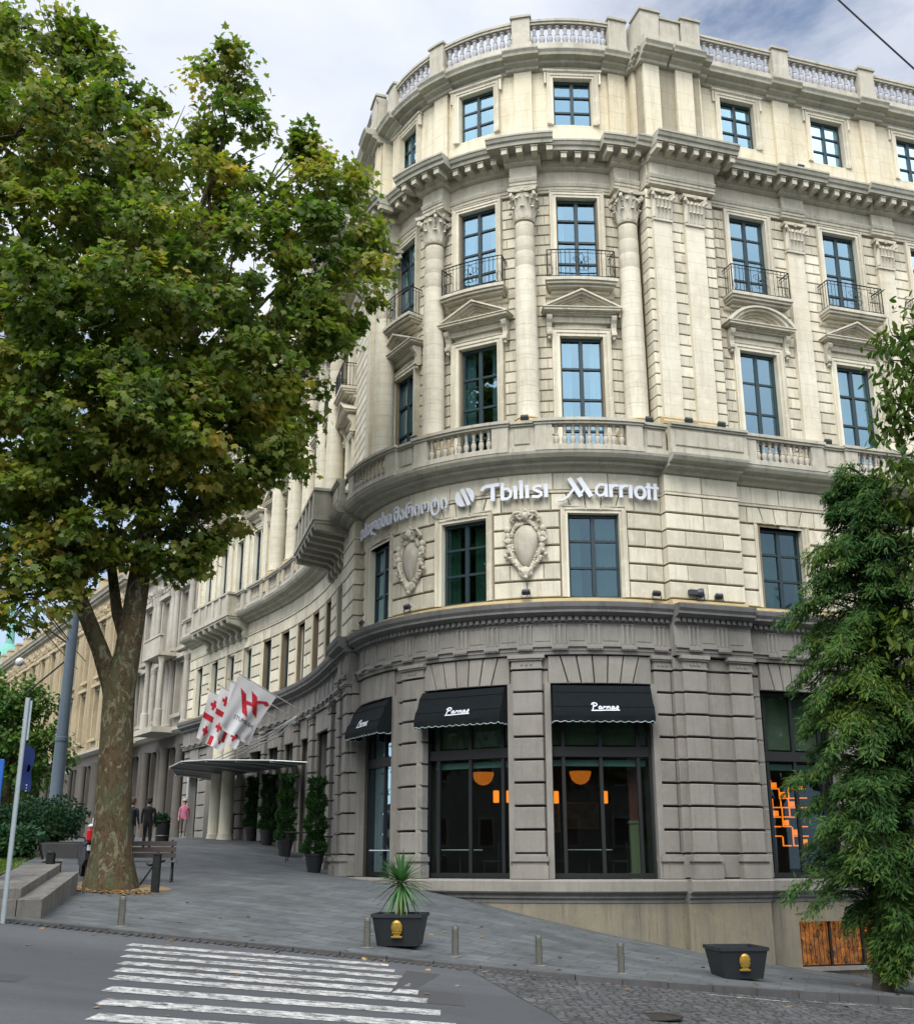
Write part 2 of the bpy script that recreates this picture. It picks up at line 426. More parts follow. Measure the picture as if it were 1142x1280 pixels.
# flat arches over the shop openings
mb = MB()
def voussoirs(mb, c, w, z0, z1, d0, d1, n, spread, gap=.03, b=.015):
    xs1 = np.linspace(-w / 2, w / 2, n + 1); xs0 = xs1 * .86; xs0[0] = xs1[0]; xs0[-1] = xs1[-1]; xs1 = xs1 * np.where(abs(xs1) < w * .49, 1.06, 1)
    for k in range(n):
        x0, x1 = xs0[k] + gap / 2, xs0[k + 1] - gap / 2; X0, X1 = xs1[k] + gap / 2, xs1[k + 1] - gap / 2
        vs = []
        for d, i in ((d0, 0), (d1 - b, 0), (d1, b)):
            for x, z in ((x0 + i, z0 + i), (x1 - i, z0 + i), (X1 - i, z1 - i), (X0 + i, z1 - i)): vs.append(W(c + x, d, z))
        mb.add(vs, [(0, 1, 5, 4), (1, 2, 6, 5), (2, 3, 7, 6), (3, 0, 4, 7), (4, 5, 9, 8), (5, 6, 10, 9), (6, 7, 11, 10), (7, 4, 8, 11), (8, 9, 10, 11)])
for c, w in G: mb.mark(); voussoirs(mb, c, w + .02, 4.5, 5.24, .1, .27, 7 if w > 1.6 else 5, 1.0 if w < 2.2 else 1.0)
kidm(mb, 'flat_arch', M['grey'], hotel)
# ledge, basement
mb = MB(); mould(mb, -9.6, S1, [(.52, -.78), (.56, -.74), (.56, -.50), (.53, -.46), (.3, -.452)], bz(.25))
kid(mb, 'sill_course', M['grey'], hotel)
mb = MB(); mould(mb, -9.6, S1, [(.36, -1.02), (.36, -.94), (.42, -.90), (.42, -.84), (.48, -.784)], bz(.25)); kid(mb, 'base_moulding', M['greydark'], hotel)
mb = MB(); mould(mb, -9.6, 5.6, [(.34, -6), (.34, -1.03)], bz(.25)); mould(mb, 8.6, S1, [(.34, -6), (.34, -1.03)], [])
wbox(mb, 5.6, 8.6, -.3, .34, -6, -2.62); wbox(mb, 5.6, 8.6, -.3, .34, -1.52, -1.03)
kid(mb, 'basement_wall', M['base'], hotel)
mb = MB(); mould(mb, S0, S1, [(.34, 5.27), (.36, 5.36), (.38, 5.36), (.38, 5.45), (.44, 5.46), (.44, 5.52), (.34, 5.525), (.33, 6.1), (.38, 6.14)], bz(.3))
ss = np.arange(-1.5 - .875 * 36, S1 - .4, .875)
for s in ss:
    if abs(s - 2.3) < .25 or abs(s - 4.65) < .2: continue
    e = .30 if any(a < s < b for a, b in BLK) else 0
    for k in (-.13, 0, .13): block(mb, s + k - .045, s + k + .045, .3, .375 + e, 5.53, 6.06, .018)
    wbox(mb, s - .2, s + .2, .3, .37 + e, 6.06, 6.1)
    wbox(mb, s - .2, s + .2, .4, .465 + e, 5.40, 5.455)
    for k in range(6): wbox(mb, s - .18 + k * .065, s - .145 + k * .065, .38, .455 + e, 5.365, 5.399)
    m_ = s + .4375
    if not any(abs(m_ - q) < .32 for p in BLK for q in p):
        block(mb, m_ - .2, m_ + .2, .3, .352 + e, 5.62, 6.0, .012)
kid(mb, 'triglyph_frieze', M['greyd'], hotel)
mb = MB()
for s in np.arange(S0 + .1, S1 - .1, .17):
    e = .30 if any(a < s < b for a, b in BLK) else 0
    wbox(mb, s, s + .10, .3, .50 + e, 6.16, 6.26)
mould(mb, S0, S1, [(.42, 6.14), (.42, 6.16), (.40, 6.262), (.5, 6.28), (.66, 6.36), (.66, 6.42), (.72, 6.5), (.74, 6.6), (.74, 6.63), (.3, 6.66)], bz(.3))
kid(mb, 'ground_cornice', M['greydark'], hotel)
mb = MB(); mould(mb, S0, S1, [(.36, 6.64), (.34, 6.80), (.26, 6.82)], bz(.3)); kid(mb, 'ochre_plinth', M['yel'], hotel)

# ------------------------------------------------------------------ mezzanine facing
mb = MB()
mz = [6.84 + .494 * k for k in range(6)]
SUR = .2
def course(a, b, z0, z1, d, ph, ln=1.05):
    n = max(1, int(round((b - a) / ln)))
    xs = [a + (b - a) * k / n for k in range(n + 1)]
    if ph and n > 1 or (ph and b - a > .9):
        xs = [a] + [a + (b - a) * (k + .5) / n for k in range(n)] + [b]
    for p, q in zip(xs, xs[1:]): block(mb, p + .008, q - .008, .05, d, z0 + .028, z1 - .028, .02)
for a, b in gaps(S0, S1, holes(MZ, SUR)):
    mb.mark()
    for i, (z0, z1) in enumerate(zip(mz, mz[1:])):
        cuts = [a] + [x for p, q in BLK for x in (p, q) if a + .1 < x < b - .1] + [b]
        for p, q in zip(cuts, cuts[1:]): course(p, q, z0, z1, .25 + inblk((p + q) / 2), i % 2)
mb.mark()
for a, b in gaps(S0, S1, holes(MZ, .42)):
    cuts = [a] + [x for p, q in BLK for x in (p, q) if a + .1 < x < b - .1] + [b]
    for p, q in zip(cuts, cuts[1:]): course(p, q, 9.31, 9.84, .25 + inblk((p + q) / 2), 0)
for c, w in MZ: voussoirs(mb, c, w + .84, 9.345, 9.81, .05, .25, 5, 1.0)
cuts = sorted([S0, S1] + [x for p in BLK for x in p])
for p, q in zip(cuts, cuts[1:]):
    course(p, q, 9.90, 10.46, .25 + inblk((p + q) / 2), 0, 1.5)
kidm(mb, 'rusticated_blocks', M['cream'], hotel)
mb = MB(); mould(mb, S0, S1, [(.22, 9.835), (.27, 9.845), (.27, 9.905)], bz(.3)); kid(mb, 'string_course', M['cream'], hotel)

# ------------------------------------------------------------------ balcony cornice and parapet
mb = MB(); mould(mb, S0, S1, [(.27, 10.44), (.34, 10.46), (.42, 10.54), (.60, 10.58), (.62, 10.66), (.84, 10.70), (.92, 10.80), (.94, 10.87), (.2, 10.88)], bz(.28))
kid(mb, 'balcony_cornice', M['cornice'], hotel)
mb = MB(); wbox(mb, S0, S1, -.2, .3, 10.885, 11.0); kid(mb, 'balcony_floor', M['trim'], hotel)
bays = [(c, 1.34, .92) for c in [.25, -3.1, -6.45] + RIGHT] + [(c, .9, .55) for c in WING]
BH = [(c - h, c + h) for c, h, _ in bays]
def parapet(mb, a, b, d0, d1, z0, z1, e=0, prof=True):
    wbox(mb, a, b, d0 + e, d1 + e, z0, z1)
mb = MB(); rl = MB()
BZ = .28
def bal_solid(p, q, e):
    wbox(mb, p, q, .62 + e, .80 + e, 11.03, 11.66)
    wbox(mb, p, q, .58 + e, .86 + e, 10.885, 11.028)
    if q - p > .5: block(mb, p + .14, q - .14, .7 + e, .84 + e, 11.12, 11.58, .02)
    wbox(rl, p, q, .56 + e, .86 + e, 11.662, 11.72); wbox(rl, p, q, .52 + e, .91 + e, 11.722, 11.80)
for a, b in gaps(S0, S1, BH):
    mb.mark(); rl.mark()
    cuts = [a] + [x for p, q in BLK for x in (p, q) if a + .1 < x < b - .1] + [b]
    for p, q in zip(cuts, cuts[1:]): bal_solid(p, q, BZ if inblk((p + q) / 2) else 0)
kidm(mb, 'parapet_panel', M['pargrey'], hotel); kidm(rl, 'parapet_rail', M['cornice'], hotel)
def balusterprof(h, r): return [(r * .95, 0), (r * .95, h * .07), (r * .6, h * .1), (r * .75, h * .16), (r * 1.0, h * .3), (r * .85, h * .42), (r * .5, h * .48), (r * .72, h * .5), (r * .72, h * .54), (r * .45, h * .57), (r * .5, h * .7), (r * .7, h * .86), (r * .55, h * .9), (r * .9, h * .93), (r * .9, h)]
mbb = MB(); lathe(mbb, balusterprof(.63, .085), 10); BAL1 = mesh(mbb, 'baluster', M['baluster'], True)
mbb = MB(); lathe(mbb, balusterprof(.70, .105), 8); BAL2 = mesh(mbb, 'baluster', M['topbal'], True)
for i, (c, h, inner) in enumerate(bays):
    wing = c < -10; m1 = MB(); e = .07
    for sg in (-1, 1):
        a, b = sorted((c + sg * inner, c + sg * h)); wbox(m1, a, b, .60 + e, .84 + e, 11.03, 11.66)
    wbox(m1, c - h, c + h, .58 + e, .88 + e, 10.885, 11.028)
    wbox(m1, c - h - .02, c + h + .02, .56 + e, .88 + e, 11.662, 11.73); wbox(m1, c - h - .05, c + h + .05, .52 + e, .93 + e, 11.732, 11.82)
    n = 9 if not wing else 5
    if c > 17 or wing:
        for k in range(n):
            s = c - inner + (k + .5) * 2 * inner / n; o = W(s, .72 + e, 11.03); lathe(m1, balusterprof(.63, .085), 6, o)
        kid(m1, 'balustrade', M['baluster'], hotel)
    else:
        r = kid(m1, 'balustrade', M['pargrey'], hotel)
        for k in range(n):
            s = c - inner + (k + .5) * 2 * inner / n; place('baluster', BAL1, Lmat(s, .72 + e, 11.03), r)

UP = True
BLK[0] = (2.3, 4.6); BLK[1] = (-8.75, -7.8)
# ------------------------------------------------------------------ upper storeys: rusticated strips and smooth bands
mb = MB()
uc = [11.02 + .3415 * k for k in range(26)]
UH = holes(LW, .2)
for a, b in gaps(S0, S1, UH):
    mb.mark()
    cuts = [a] + [x for p, q in BLK for x in (p, q) if a + .1 < x < b - .1] + [b]
    for p, q in zip(cuts, cuts[1:]):
        e = (.43 if p > 0 else .09) if inblk((p + q) / 2) else 0
        for i, (z0, z1) in enumerate(zip(uc, uc[1:])):
            if q - p > .5:
                ms = [p] + sorted(p + (q - p) * t for t in ([.28, .72] if i % 2 else [.12, .5, .86])) + [q]
            else: ms = [p, (p + q) / 2, q] if i % 2 else [p, q]
            for u, v in zip(ms, ms[1:]): block(mb, u + .004, v - .004, -.1 if not (e and (u < a + .1 or v > b - .1)) else -.4, .0 + e, z0 + .018, z1 - .018, .014)
kidm(mb, 'rusticated_wall_strip', M['cream'], hotel)
mb = MB()
for c, w in LW:      # plain wall above and below each pair of windows
    mb.mark(); wbox(mb, c - w / 2 - .2, c + w / 2 + .2, -.1, .002, 14.96, 16.49)
kidm(mb, 'plain_wall_panel', M['cream'], hotel)
mb = MB()
for c, w in LW: mb.mark(); mould(mb, c - w / 2 - .45, c + w / 2 + .45, [(.06, 16.02), (.09, 16.04), (.12, 16.12)], [], -.05)
kidm(mb, 'storey_band', M['trim'], hotel)
# main entablature
def zz(h, pe, ce=.42):
    z = bz(.45)
    for c in PILR + WPIL: z.append((c - h, c + h, pe))
    for c in COLS + WCOLS: z.append((c - h, c + h, ce))
    for a, b in ((2.35, 4.6),): z.append((a - h + .42, b + h - .42, .45 + pe))
    return z
mb = MB(); mould(mb, S0, S1, [(.06, 19.62), (.06, 19.70), (.09, 19.71), (.09, 19.80), (.12, 19.81), (.16, 19.9), (.16, 19.93), (.08, 19.94), (.08, 20.36)], zz(.42, .14, .42))
kid(mb, 'frieze', M['trim'], hotel)
mb = MB(); mould(mb, S0, S1, [(.12, 20.34), (.22, 20.38), (.24, 20.44), (.30, 20.47), (.30, 20.60)], zz(.55, .14, .42))
MODZ = zz(.8, .14, .42)
def exz(s, Z): return max([e for a, b, e in Z if a <= s <= b] + [0])
for s in np.arange(S0 + .2, S1 - .2, .42):
    e = exz(s, MODZ)
    wbox(mb, s, s + .17, .2 + e, .70 + e, 20.44, 20.605); wbox(mb, s - .02, s + .19, .2 + e, .73 + e, 20.607, 20.64)
kid(mb, 'modillions', M['trim'], hotel)
mb = MB(); mould(mb, S0, S1, [(.30, 20.61), (.34, 20.645), (.78, 20.655), (.80, 20.76), (.86, 20.79), (.90, 20.88), (.93, 20.90), (.93, 20.96), (.1, 21.02)], zz(.92, .14, .42))
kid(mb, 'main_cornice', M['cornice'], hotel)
# attic pilasters, cornice, parapet
def aw(pe=.12): return [(c - .3, c + .3, pe) for c in PILR + WPIL + COLS + WCOLS] + [(a + .1, b - .1, .38 if a > 0 else .06) for a, b in BLK] + [(2.45, 3.0, .5), (3.6, 4.2, .5), (-8.5, -8.05, .14)]
mb = MB()
for a, b, e in aw(): mb.mark(); wbox(mb, a, b, -.1, e, 20.9, 24.13)
kidm(mb, 'attic_pilaster', M['attic'], hotel)
def wider(Z, k): return [(a - k, b + k, e) for a, b, e in Z]
mb = MB(); mould(mb, S0, S1, [(.04, 24.10), (.08, 24.12), (.10, 24.2), (.26, 24.26), (.28, 24.34), (.50, 24.38), (.52, 24.46), (.58, 24.54), (.58, 24.58), (.1, 24.62)], wider(aw(), .26))
kid(mb, 'attic_cornice', M['cornice'], hotel)
mb = MB(); mould(mb, S0, S1, [(.26, 24.58), (.24, 25.04)], wider(aw(), .04), -.05)
kid(mb, 'roof_parapet_base', M['pargrey'], hotel)
peds = [(c - .3, c + .3) for c in PILR + COLS + WCOLS + WPIL]
mb = MB(); cp = MB()
def ped(a, b, e, top=26.08):
    mb.mark(); cp.mark(); wbox(mb, a, b, -.42 if e > .2 else -.05, .24 + e, 25.04, top - .1); wbox(cp, a - .05, b + .05, -.1, .30 + e, top - .098, top - .04); wbox(cp, a - .02, b + .02, -.07, .27 + e, top - .038, top + .02)
for a, b in peds: ped(a, b, .12)
for a, b in BLK:
    E_ = .36 if a > 0 else .03; ped(a + .08, a + .75 if a > 0 else b - .08, E_, 26.14)
    if a > 0: ped(b - .75, b - .08, E_, 26.14); ped(a + .8, b - .8, .30, 25.98)
kidm(mb, 'roof_pedestal', M['pargrey'], hotel); kidm(cp, 'pedestal_cap', M['cornice'], hotel)
occ = [(a - .0, b + .0) for a, b in peds] + [(a + .05, b - .05) for a, b in BLK]
for a, b in gaps(S0, S1, occ):
    if b - a < .25: continue
    m1 = MB(); wbox(m1, a, b, -.02, .26, 25.76, 25.84); wbox(m1, a, b, -.06, .30, 25.842, 25.93)
    if b - a < .8: wbox(m1, a, b, 0, .22, 25.04, 25.758); kid(m1, 'roof_balustrade', M['pargrey'], hotel); continue
    n = max(3, int(round((b - a) / .262)))
    many = a > 15.0 or a < -8.5
    if many:
        for k in range(n):
            o = W(a + (b - a) * (k + .5) / n, .12, 25.045); lathe(m1, balusterprof(.71, .105), 6, o)
        kid(m1, 'roof_balustrade', M['topbal'], hotel)
    else:
        r = kid(m1, 'roof_balustrade', M['pargrey'], hotel)
        for k in range(n): place('baluster', BAL2, Lmat(a + (b - a) * (k + .5) / n, .12, 25.045), r)

# ------------------------------------------------------------------ columns and pilasters
def leafstrip(mb, ang, r0, z0, h, w, curl, fn=None):
    path = [(r0, z0, w), (r0 + .03, z0 + h * .45, w * 1.1), (r0 + .07, z0 + h * .8, w * .95), (r0 + curl, z0 + h, w * .7), (r0 + curl + .04, z0 + h * .86, w * .35)]
    ca, sa = math.cos(ang), math.sin(ang); vs = []; fs = []
    for r, z, ww in path:
        for x, dr in ((-ww / 2, -.012), (-ww / 4, .012), (0, .03), (ww / 4, .012), (ww / 2, -.012)):
            R = r + dr; vs.append((R * ca - x * sa, R * sa + x * ca, z))
    m = 5
    for i in range(4):
        for k in range(4): fs.append((i * m + k, i * m + k + 1, (i + 1) * m + k + 1, (i + 1) * m + k))
    if fn: vs = [fn(*p) for p in vs]
    mb.add(vs, fs)
def capital(flat=False, r=.29, h=.98, wd=.31):
    "Corinthian capital, y outward"
    mb = MB()
    if not flat:
        lathe(mb, [(r * 1.08, -.05), (r * 1.12, -.02), (r * 1.0, 0), (r, h * .3), (r * 1.02, h * .6), (r * 1.25, h * .86)], 16)
        for k in range(8): leafstrip(mb, 2 * math.pi * k / 8, r, .0, h * .38, .21, .13)
        for k in range(8): leafstrip(mb, 2 * math.pi * (k + .5) / 8, r, .05, h * .66, .2, .15)
        hw = r * 1.48
        for sx in (-1, 1):
            for sy in (-1, 1):
                tube(mb, [(sx * r * .75, sy * r * .75, h * .5), (sx * r * .95, sy * r * .95, h * .78), (sx * r * 1.22, sy * r * 1.22, h * .86), (sx * r * 1.3, sy * r * 1.3, h * .74), (sx * r * 1.16, sy * r * 1.16, h * .7)], [.03, .045, .05, .05, .035], 6)
                for q in range(3): blob(mb, (sx * r * (1.2 - .1 * q), sy * r * (1.2 - .1 * q), h * (.8 - .06 * q)), .055, 6, 4)
        for a in range(4):
            ca, sa = math.cos(a * math.pi / 2), math.sin(a * math.pi / 2)
            blob(mb, (ca * r * 1.28, sa * r * 1.28, h * .93), (.07, .07, .08), 6, 5, jit=.2)
            for sg in (-1, 1):
                blob(mb, (ca * r * 1.18 - sa * sg * .1, sa * r * 1.18 + ca * sg * .1, h * .74), .05, 6, 4)
        pts = []
        for a in range(4):
            for t, k in ((-1, 1.0), (-.5, .88), (0, .84), (.5, .88)):
                ca, sa = math.cos(a * math.pi / 2), math.sin(a * math.pi / 2)
                pts.append((ca * hw * k - sa * hw * t, sa * hw * k + ca * hw * t))
        v = [(x, y, h * .9) for x, y in pts] + [(x * 1.04, y * 1.04, h) for x, y in pts]; n = len(pts)
        mb.add(v, [tuple(range(n - 1, -1, -1)), tuple(range(n, 2 * n))] + [(k, (k + 1) % n, (k + 1) % n + n, k + n) for k in range(n)])
    else:
        box(mb, -wd, wd, -.1, .02, -.02, h * .9); box(mb, -wd * 1.06, wd * 1.06, -.1, .06, -.06, 0)
        def F(a): return lambda x, y, z: (x, y, z)
        for row, zz0, hh, xs in ((0, 0, h * .38, (-.62, -.2, .2, .62)), (1, .05, h * .66, (-.85, -.42, 0, .42, .85))):
            for x in xs:
                leafstrip(mb, math.pi / 2, 0.0, zz0, hh, .17, .12, fn=lambda X, Y, Z, x=x: (X + x * wd, Y + .02, Z))
        for sx in (-1, 1):
            tube(mb, [(sx * wd * .5, .03, h * .5), (sx * wd * .75, .07, h * .78), (sx * wd * 1.1, .13, h * .86), (sx * wd * 1.2, .16, h * .74), (sx * wd * 1.02, .13, h * .7)], [.03, .045, .05, .05, .035], 6)
            for q in range(3): blob(mb, (sx * wd * (1.12 - .12 * q), .13, h * (.8 - .06 * q)), .055, 6, 4)
            blob(mb, (sx * .1, .08, h * .74), .05, 6, 4)
        blob(mb, (0, .12, h * .92), (.08, .06, .08), 6, 5, jit=.2)
        prism(mb, [(-wd * 1.35, h), (wd * 1.35, h), (wd * 1.28, h * .9), (-wd * 1.28, h * .9)], -.1, .15)
    return mb
CAPC = mesh(capital(), 'column_capital', M['trim'], True); CAPF = mesh(capital(True), 'pilaster_capital', M['trim'], True)
CAPW = mesh(capital(False, .26), 'column_capital', M['trim'], True)
mb = MB(); zs = np.linspace(12.0, 18.42, 14)
prof = []
for i, z in enumerate(zs):
    t = i / 13; r = .345 - .055 * t ** 1.6
    prof += [(r, z - 12.0)]
    if i < 13: prof += [(r - .001, z + .485 - 12.0), (r - .01, z + .488 - 12.0)]
lathe(mb, prof, 28); COLM = mesh(mb, 'column', M['creamj'], True)
mb = MB(); box(mb, -.46, .46, -.6, .46, -.72, -.2); box(mb, -.50, .50, -.6, .50, -.95, -.72)
lathe(mb, [(.45, -.2), (.47, -.16), (.45, -.11), (.39, -.09), (.38, -.05), (.41, -.03), (.40, .01), (.35, .03)], 28); COLB = mesh(mb, 'column_base', M['yel'], True)
for c in COLS + WCOLS:
    d = .38
    o = place('column', COLM, Lmat(c, d, 12.0), hotel)
    place('column_base', COLB, Lmat(c, d, 12.0), o); place('column_capital', CAPC, Lmat(c, d, 18.45), o)
    mb = MB(); wbox(mb, c - .34, c + .34, -.05, .30, 19.43, 19.62); kid(mb, 'impost_block', M['trim'], o)
for c, w, e in [(2.76, .31, .43), (3.86, .32, .43), (-8.3, .26, .09)] + [(c, .30, 0) for c in PILR] + [(c, .26, 0) for c in WPIL]:
    mb = MB(); wbox(mb, c - w, c + w, -.05 + e, .13 + e, 12.02, 18.45)
    o = kid(mb, 'pilaster', M['creamj'], hotel)
    mb = MB(); wbox(mb, c - w - .06, c + w + .06, -.05 + e, .20 + e, 11.0, 11.8); mould(mb, c - w - .10, c + w + .10, [(.24 + e, 11.8), (.26 + e, 11.86), (.24 + e, 11.92), (.17 + e, 11.95), (.19 + e, 11.99), (.15 + e, 12.02)], [], -.04 + e)
    kid(mb, 'pilaster_base', M['yel'], o)
    place('pilaster_capital', CAPF, Lmat(c, .13 + e, 18.45), o)

# ------------------------------------------------------------------ windows
def frame_mesh(w, h, cols, rows, t=.075, y0=-.27, y1=-.16):
    mb = MB(); x = w / 2
    for a, b in ((-x, -x + t), (x - t, x)): bevbox(mb, a, b, y0, y1, 0, h, .008)
    bevbox(mb, -x + t, x - t, y0, y1, 0, t, .008); bevbox(mb, -x + t, x - t, y0, y1, h - t * 1.3, h, .008)
    for k in range(1, cols):
        c = -x + w * k / cols; tt = .055 if k * 2 == cols else .03; bevbox(mb, c - tt, c + tt, y0 + .005, y1 + .012, t, h - t * 1.3, .008)
    for f in rows: bevbox(mb, -x + t, x - t, y0 + .012, y1 - .008, h * f - .038, h * f + .038, .008)
    return mb
def surround_low(w, h, sw=.2):
    "architrave with reveals"
    mb = MB(); x = w / 2
    for q, (o, i, y) in enumerate(((sw, sw * .5, .07), (sw * .5, 0, .04))):
        for sg in (-1, 1):
            a, b = sorted((sg * (x + o), sg * (x + i))); box(mb, a, b, -.3, y, 0, h + i)
        box(mb, -x - o, x + o, -.3, y, h + i, h + o)
    for sg in (-1, 1):
        a, b = sorted((sg * (x + sw), sg * (x + sw + .03))); box(mb, a, b, -.1, .095, 0, h + sw)
    box(mb, -x - sw - .03, x + sw + .03, -.1, .095, h + sw, h + sw + .03)
    return mb
_cache = {}
def cached(key, fn, mat, smooth=False):
    if key not in _cache: _cache[key] = mesh(fn(), key[0], mat, smooth)
    return _cache[key]
def pane_mb(w, h, y=-.21): m = MB(); m.add([(-w / 2 + .05, y, .05), (w / 2 - .05, y, .05), (w / 2 - .05, y, h - .05), (-w / 2 + .05, y, h - .05)], [(0, 1, 2, 3)]); return m
def curtain_mb(w, h, k0, k1):
    m = MB(); n = max(4, int((k1 - k0) * w / .035)); vs = []
    for z in (0.03, h - .03):
        for i in range(n + 1):
            x = -w / 2 + w * (k0 + (k1 - k0) * i / n); vs.append((x, -.42 + .018 * math.sin(i * 1.9) + .01 * math.sin(i * .7), z))
    m.add(vs, [(i, i + 1, i + n + 2, i + n + 1) for i in range(n)]); return m
def window(kind, c, w, z0, z1, d, rows, glass, curt, drape=M['curtain'], sur=None, sl=None):
    h = z1 - z0
    o = place('window', cached(('window', kind, w), lambda: frame_mesh(w, h, 2, rows), M['teal']), Lmat(c, d, z0), hotel)
    place('window_pane', cached(('window_pane', kind, w), lambda: pane_mb(w, h), glass), Lmat(c, d, z0) @ Matrix.Rotation(R_(rnd.uniform(-.9, .9)), 4, 'Z') @ Matrix.Rotation(R_(rnd.uniform(-.5, .5)), 4, 'X'), o)
    for a, b in curt: place('curtain', cached(('curtain', kind, w, a, b), lambda: curtain_mb(w, h, a, b), drape), Lmat(c, d, z0), o)
    if sur: place('window_surround', cached(('window_surround', kind, w), lambda: surround_low(w, h, sur), M['cream']), Lmat(c, d, z0), o)
    return o
rnd = random.Random(5)
def curts():
    r = rnd.random()
    return [(0, 1)] if r < .3 else [(0, .3), (.72, 1)] if r < .75 else [(0, .22)]
def pediment(w, seg=False):
    "frieze, cornice, gable and two scroll brackets; z = 0 at the top of the opening"
    mb = MB(); x = w / 2 + .28
    box(mb, -x + .05, x - .05, -.05, .10, .235, .42); prismpts = [(.10, .42)]
    for z0, z1, y, e in ((.42, .46, .2, .02), (.46, .50, .28, .1), (.50, .57, .42, .22), (.57, .60, .46, .26)): box(mb, -x - e, x + e, -.05, y, z0, z1)
    X = x + .26
    n = 13; H = .60
    if seg: top = [(X * math.sin(t), .60 + H * (math.cos(t) - math.cos(1.15)) / (1 - math.cos(1.15))) for t in np.linspace(-1.15, 1.15, n)]; top = [(px / math.sin(1.15), pz) for px, pz in top]
    else: top = [(-X, .60), (0, .60 + H), (X, .60)]
    def band(off0, off1, y):
        T0 = [(px * (1 - off0 / X * 1.2), max(.601, pz - off0)) for px, pz in top]; T1 = [(px * (1 - off1 / X * 1.6), max(.6015, pz - off1)) for px, pz in top]
        for (a, b), (c, d) in zip(zip(T0, T0[1:]), zip(T1, T1[1:])): prism(mb, [a, b, d, c], -.05, y)
    band(0, .06, .46); band(.061, .13, .38); band(.131, .19, .26); band(.191, .24, .16)
    prism(mb, [(px * .97, pz if 0 < i < len(top) - 1 else .602) for i, (px, pz) in enumerate(top)], -.04, .07)
    for sg in (-1, 1):   # scroll brackets
        xc = sg * (w / 2 + .2 + .12)
        pr = [(-.02, .42), (.26, .42), (.30, .34), (.26, .26), (.18, .18), (.13, .05), (.14, -.06), (.20, -.12), (.20, -.2), (.12, -.25), (.04, -.22), (-.02, -.2)]
        vs = [(xc - .075, y, z) for y, z in pr] + [(xc + .075, y, z) for y, z in pr]; m = len(pr)
        mb.add(vs, [tuple(range(m)), tuple(range(2 * m - 1, m - 1, -1))] + [((k + 1) % m, k, k + m, (k + 1) % m + m) for k in range(m)])
        blob(mb, (xc, .1, -.3), (.06, .08, .06), 8, 5)
    return mb
def balcony_slab(w, s):
    mb = MB()
    for a, z0, z1, dd in ((w, 16.36, 16.46, .58), (w - .06, 16.28, 16.358, .52), (w - .14, 16.2, 16.278, .42), (w - .3, 16.1, 16.198, .22)): wbox(mb, s - a / 2, s + a / 2, -.05, dd, z0, z1)
    return mb
def railing(w, s, d=.50, zb=16.46, h=.93, curved=True):
    mb = MB()
    def P(x, dd, z): return W(s + x, dd, z)
    x = w / 2 - .06; n = 10
    for z, r in ((zb + .06, .012), (zb + h, .02), (zb + h - .11, .009)):
        tube(mb, [P(-x, .0, z), P(-x, d, z)] + [P(-x + 2 * x * k / n, d, z) for k in range(1, n)] + [P(x, d, z), P(x, 0, z)], r, 5)
    nb = 15
    for k in range(nb + 1):
        u = -x + 2 * x * k / nb
        if 5 <= k <= 10 and k % 2 == 0: continue
        tube(mb, [P(u, d, zb), P(u, d, zb + h)], .009 if 0 < k < nb else .018, 4)
        if 0 < k < nb: blob(mb, P(u, d, zb + .3), .02, 5, 3)
    for sg in (-1, 1):
        for k in (1, 2, 3): tube(mb, [P(sg * x, d * k / 4, zb), P(sg * x, d * k / 4, zb + h)], .009, 4)
        for q in range(2):
            cx, cz, r = sg * .14, zb + .3 + .28 * q, .12
            tube(mb, [P(cx + r * (1 - t * .6) * math.cos(t * 7) * sg, d + .005, cz + r * (1 - t * .6) * math.sin(t * 7)) for t in np.linspace(0, 1, 12)], .009, 4)
        cx, cz = sg * (x - .1), zb + .25
        tube(mb, [P(cx + .07 * math.cos(t), d + .005, cz + .16 * math.sin(t)) for t in np.linspace(0, 6.28, 12)], .008, 4)
    tube(mb, [P(.1 * math.sin(t), d + .005, zb + .5 + .3 * math.cos(t)) for t in np.linspace(0, 6.28, 14)], .009, 4)
    blob(mb, P(0, d, zb + .5), .045, 6, 4)
    return mb
for i, (c, w) in enumerate(LW):
    wing = c < -10
    window('low', c, w, 11.0, 14.95, 0, (.25, .5, .75), M['glass'], curts(), sur=.2)
    window('french', c, w, 16.5, 19.5, 0, (.26, .51, .76), M['glass'], curts(), sur=.17)
    window('attic', c, w * .97, 22.1, 23.85, 0, (.33, .66), M['glass'], curts(), sur=.17)
    seg = (c > 2 and i % 2 == 1)
    place('pediment', cached(('pediment', w, seg), lambda: pediment(w, seg), M['trim'], 'flat' if 0 else False), Lmat(c, 0, 14.95), hotel)
    bw = w + .85
    o = kid(balcony_slab(bw, c), 'balcony', M['trim'], hotel); kid(railing(bw, c), 'balcony_railing', M['iron'], o)
    m1 = MB()   # attic lintel and lugs
    f = L(c)
    for z0, z1, y, x in ((24.02 - .0, 24.035, .11, w / 2 + .26), (23.99 - .02, 24.0, .1, w / 2 + .2)): pass
    vs = []; fs = []; X = w / 2 + .3
    pr = [(.06, 24.03), (.14, 24.045), (.17, 24.07), (.17, 24.095), (-.05, 24.098)]
    box(m1, -X, X, -.02, .125, 24.025, 24.098, f)
    box(m1, -X + .03, -X + .10, -.02, .08, 23.6, 24.02, f); box(m1, X - .10, X - .03, -.02, .08, 23.6, 24.02, f)
    kid(m1, 'attic_lintel', M['cream'], hotel)
UP = False
for c, w in MZ:
    if c < -9: cu = [(0, 1)] if rnd.random() < .5 else [(0, .35)]
    else: cu = [(0, .28), (.6, 1)] if c < .5 else [(0, .6)]
    window('mezz', c, w, 6.86, 9.26, .15, (.36, .68), M['glassm'], cu, M['curtdark'], sur=.17)
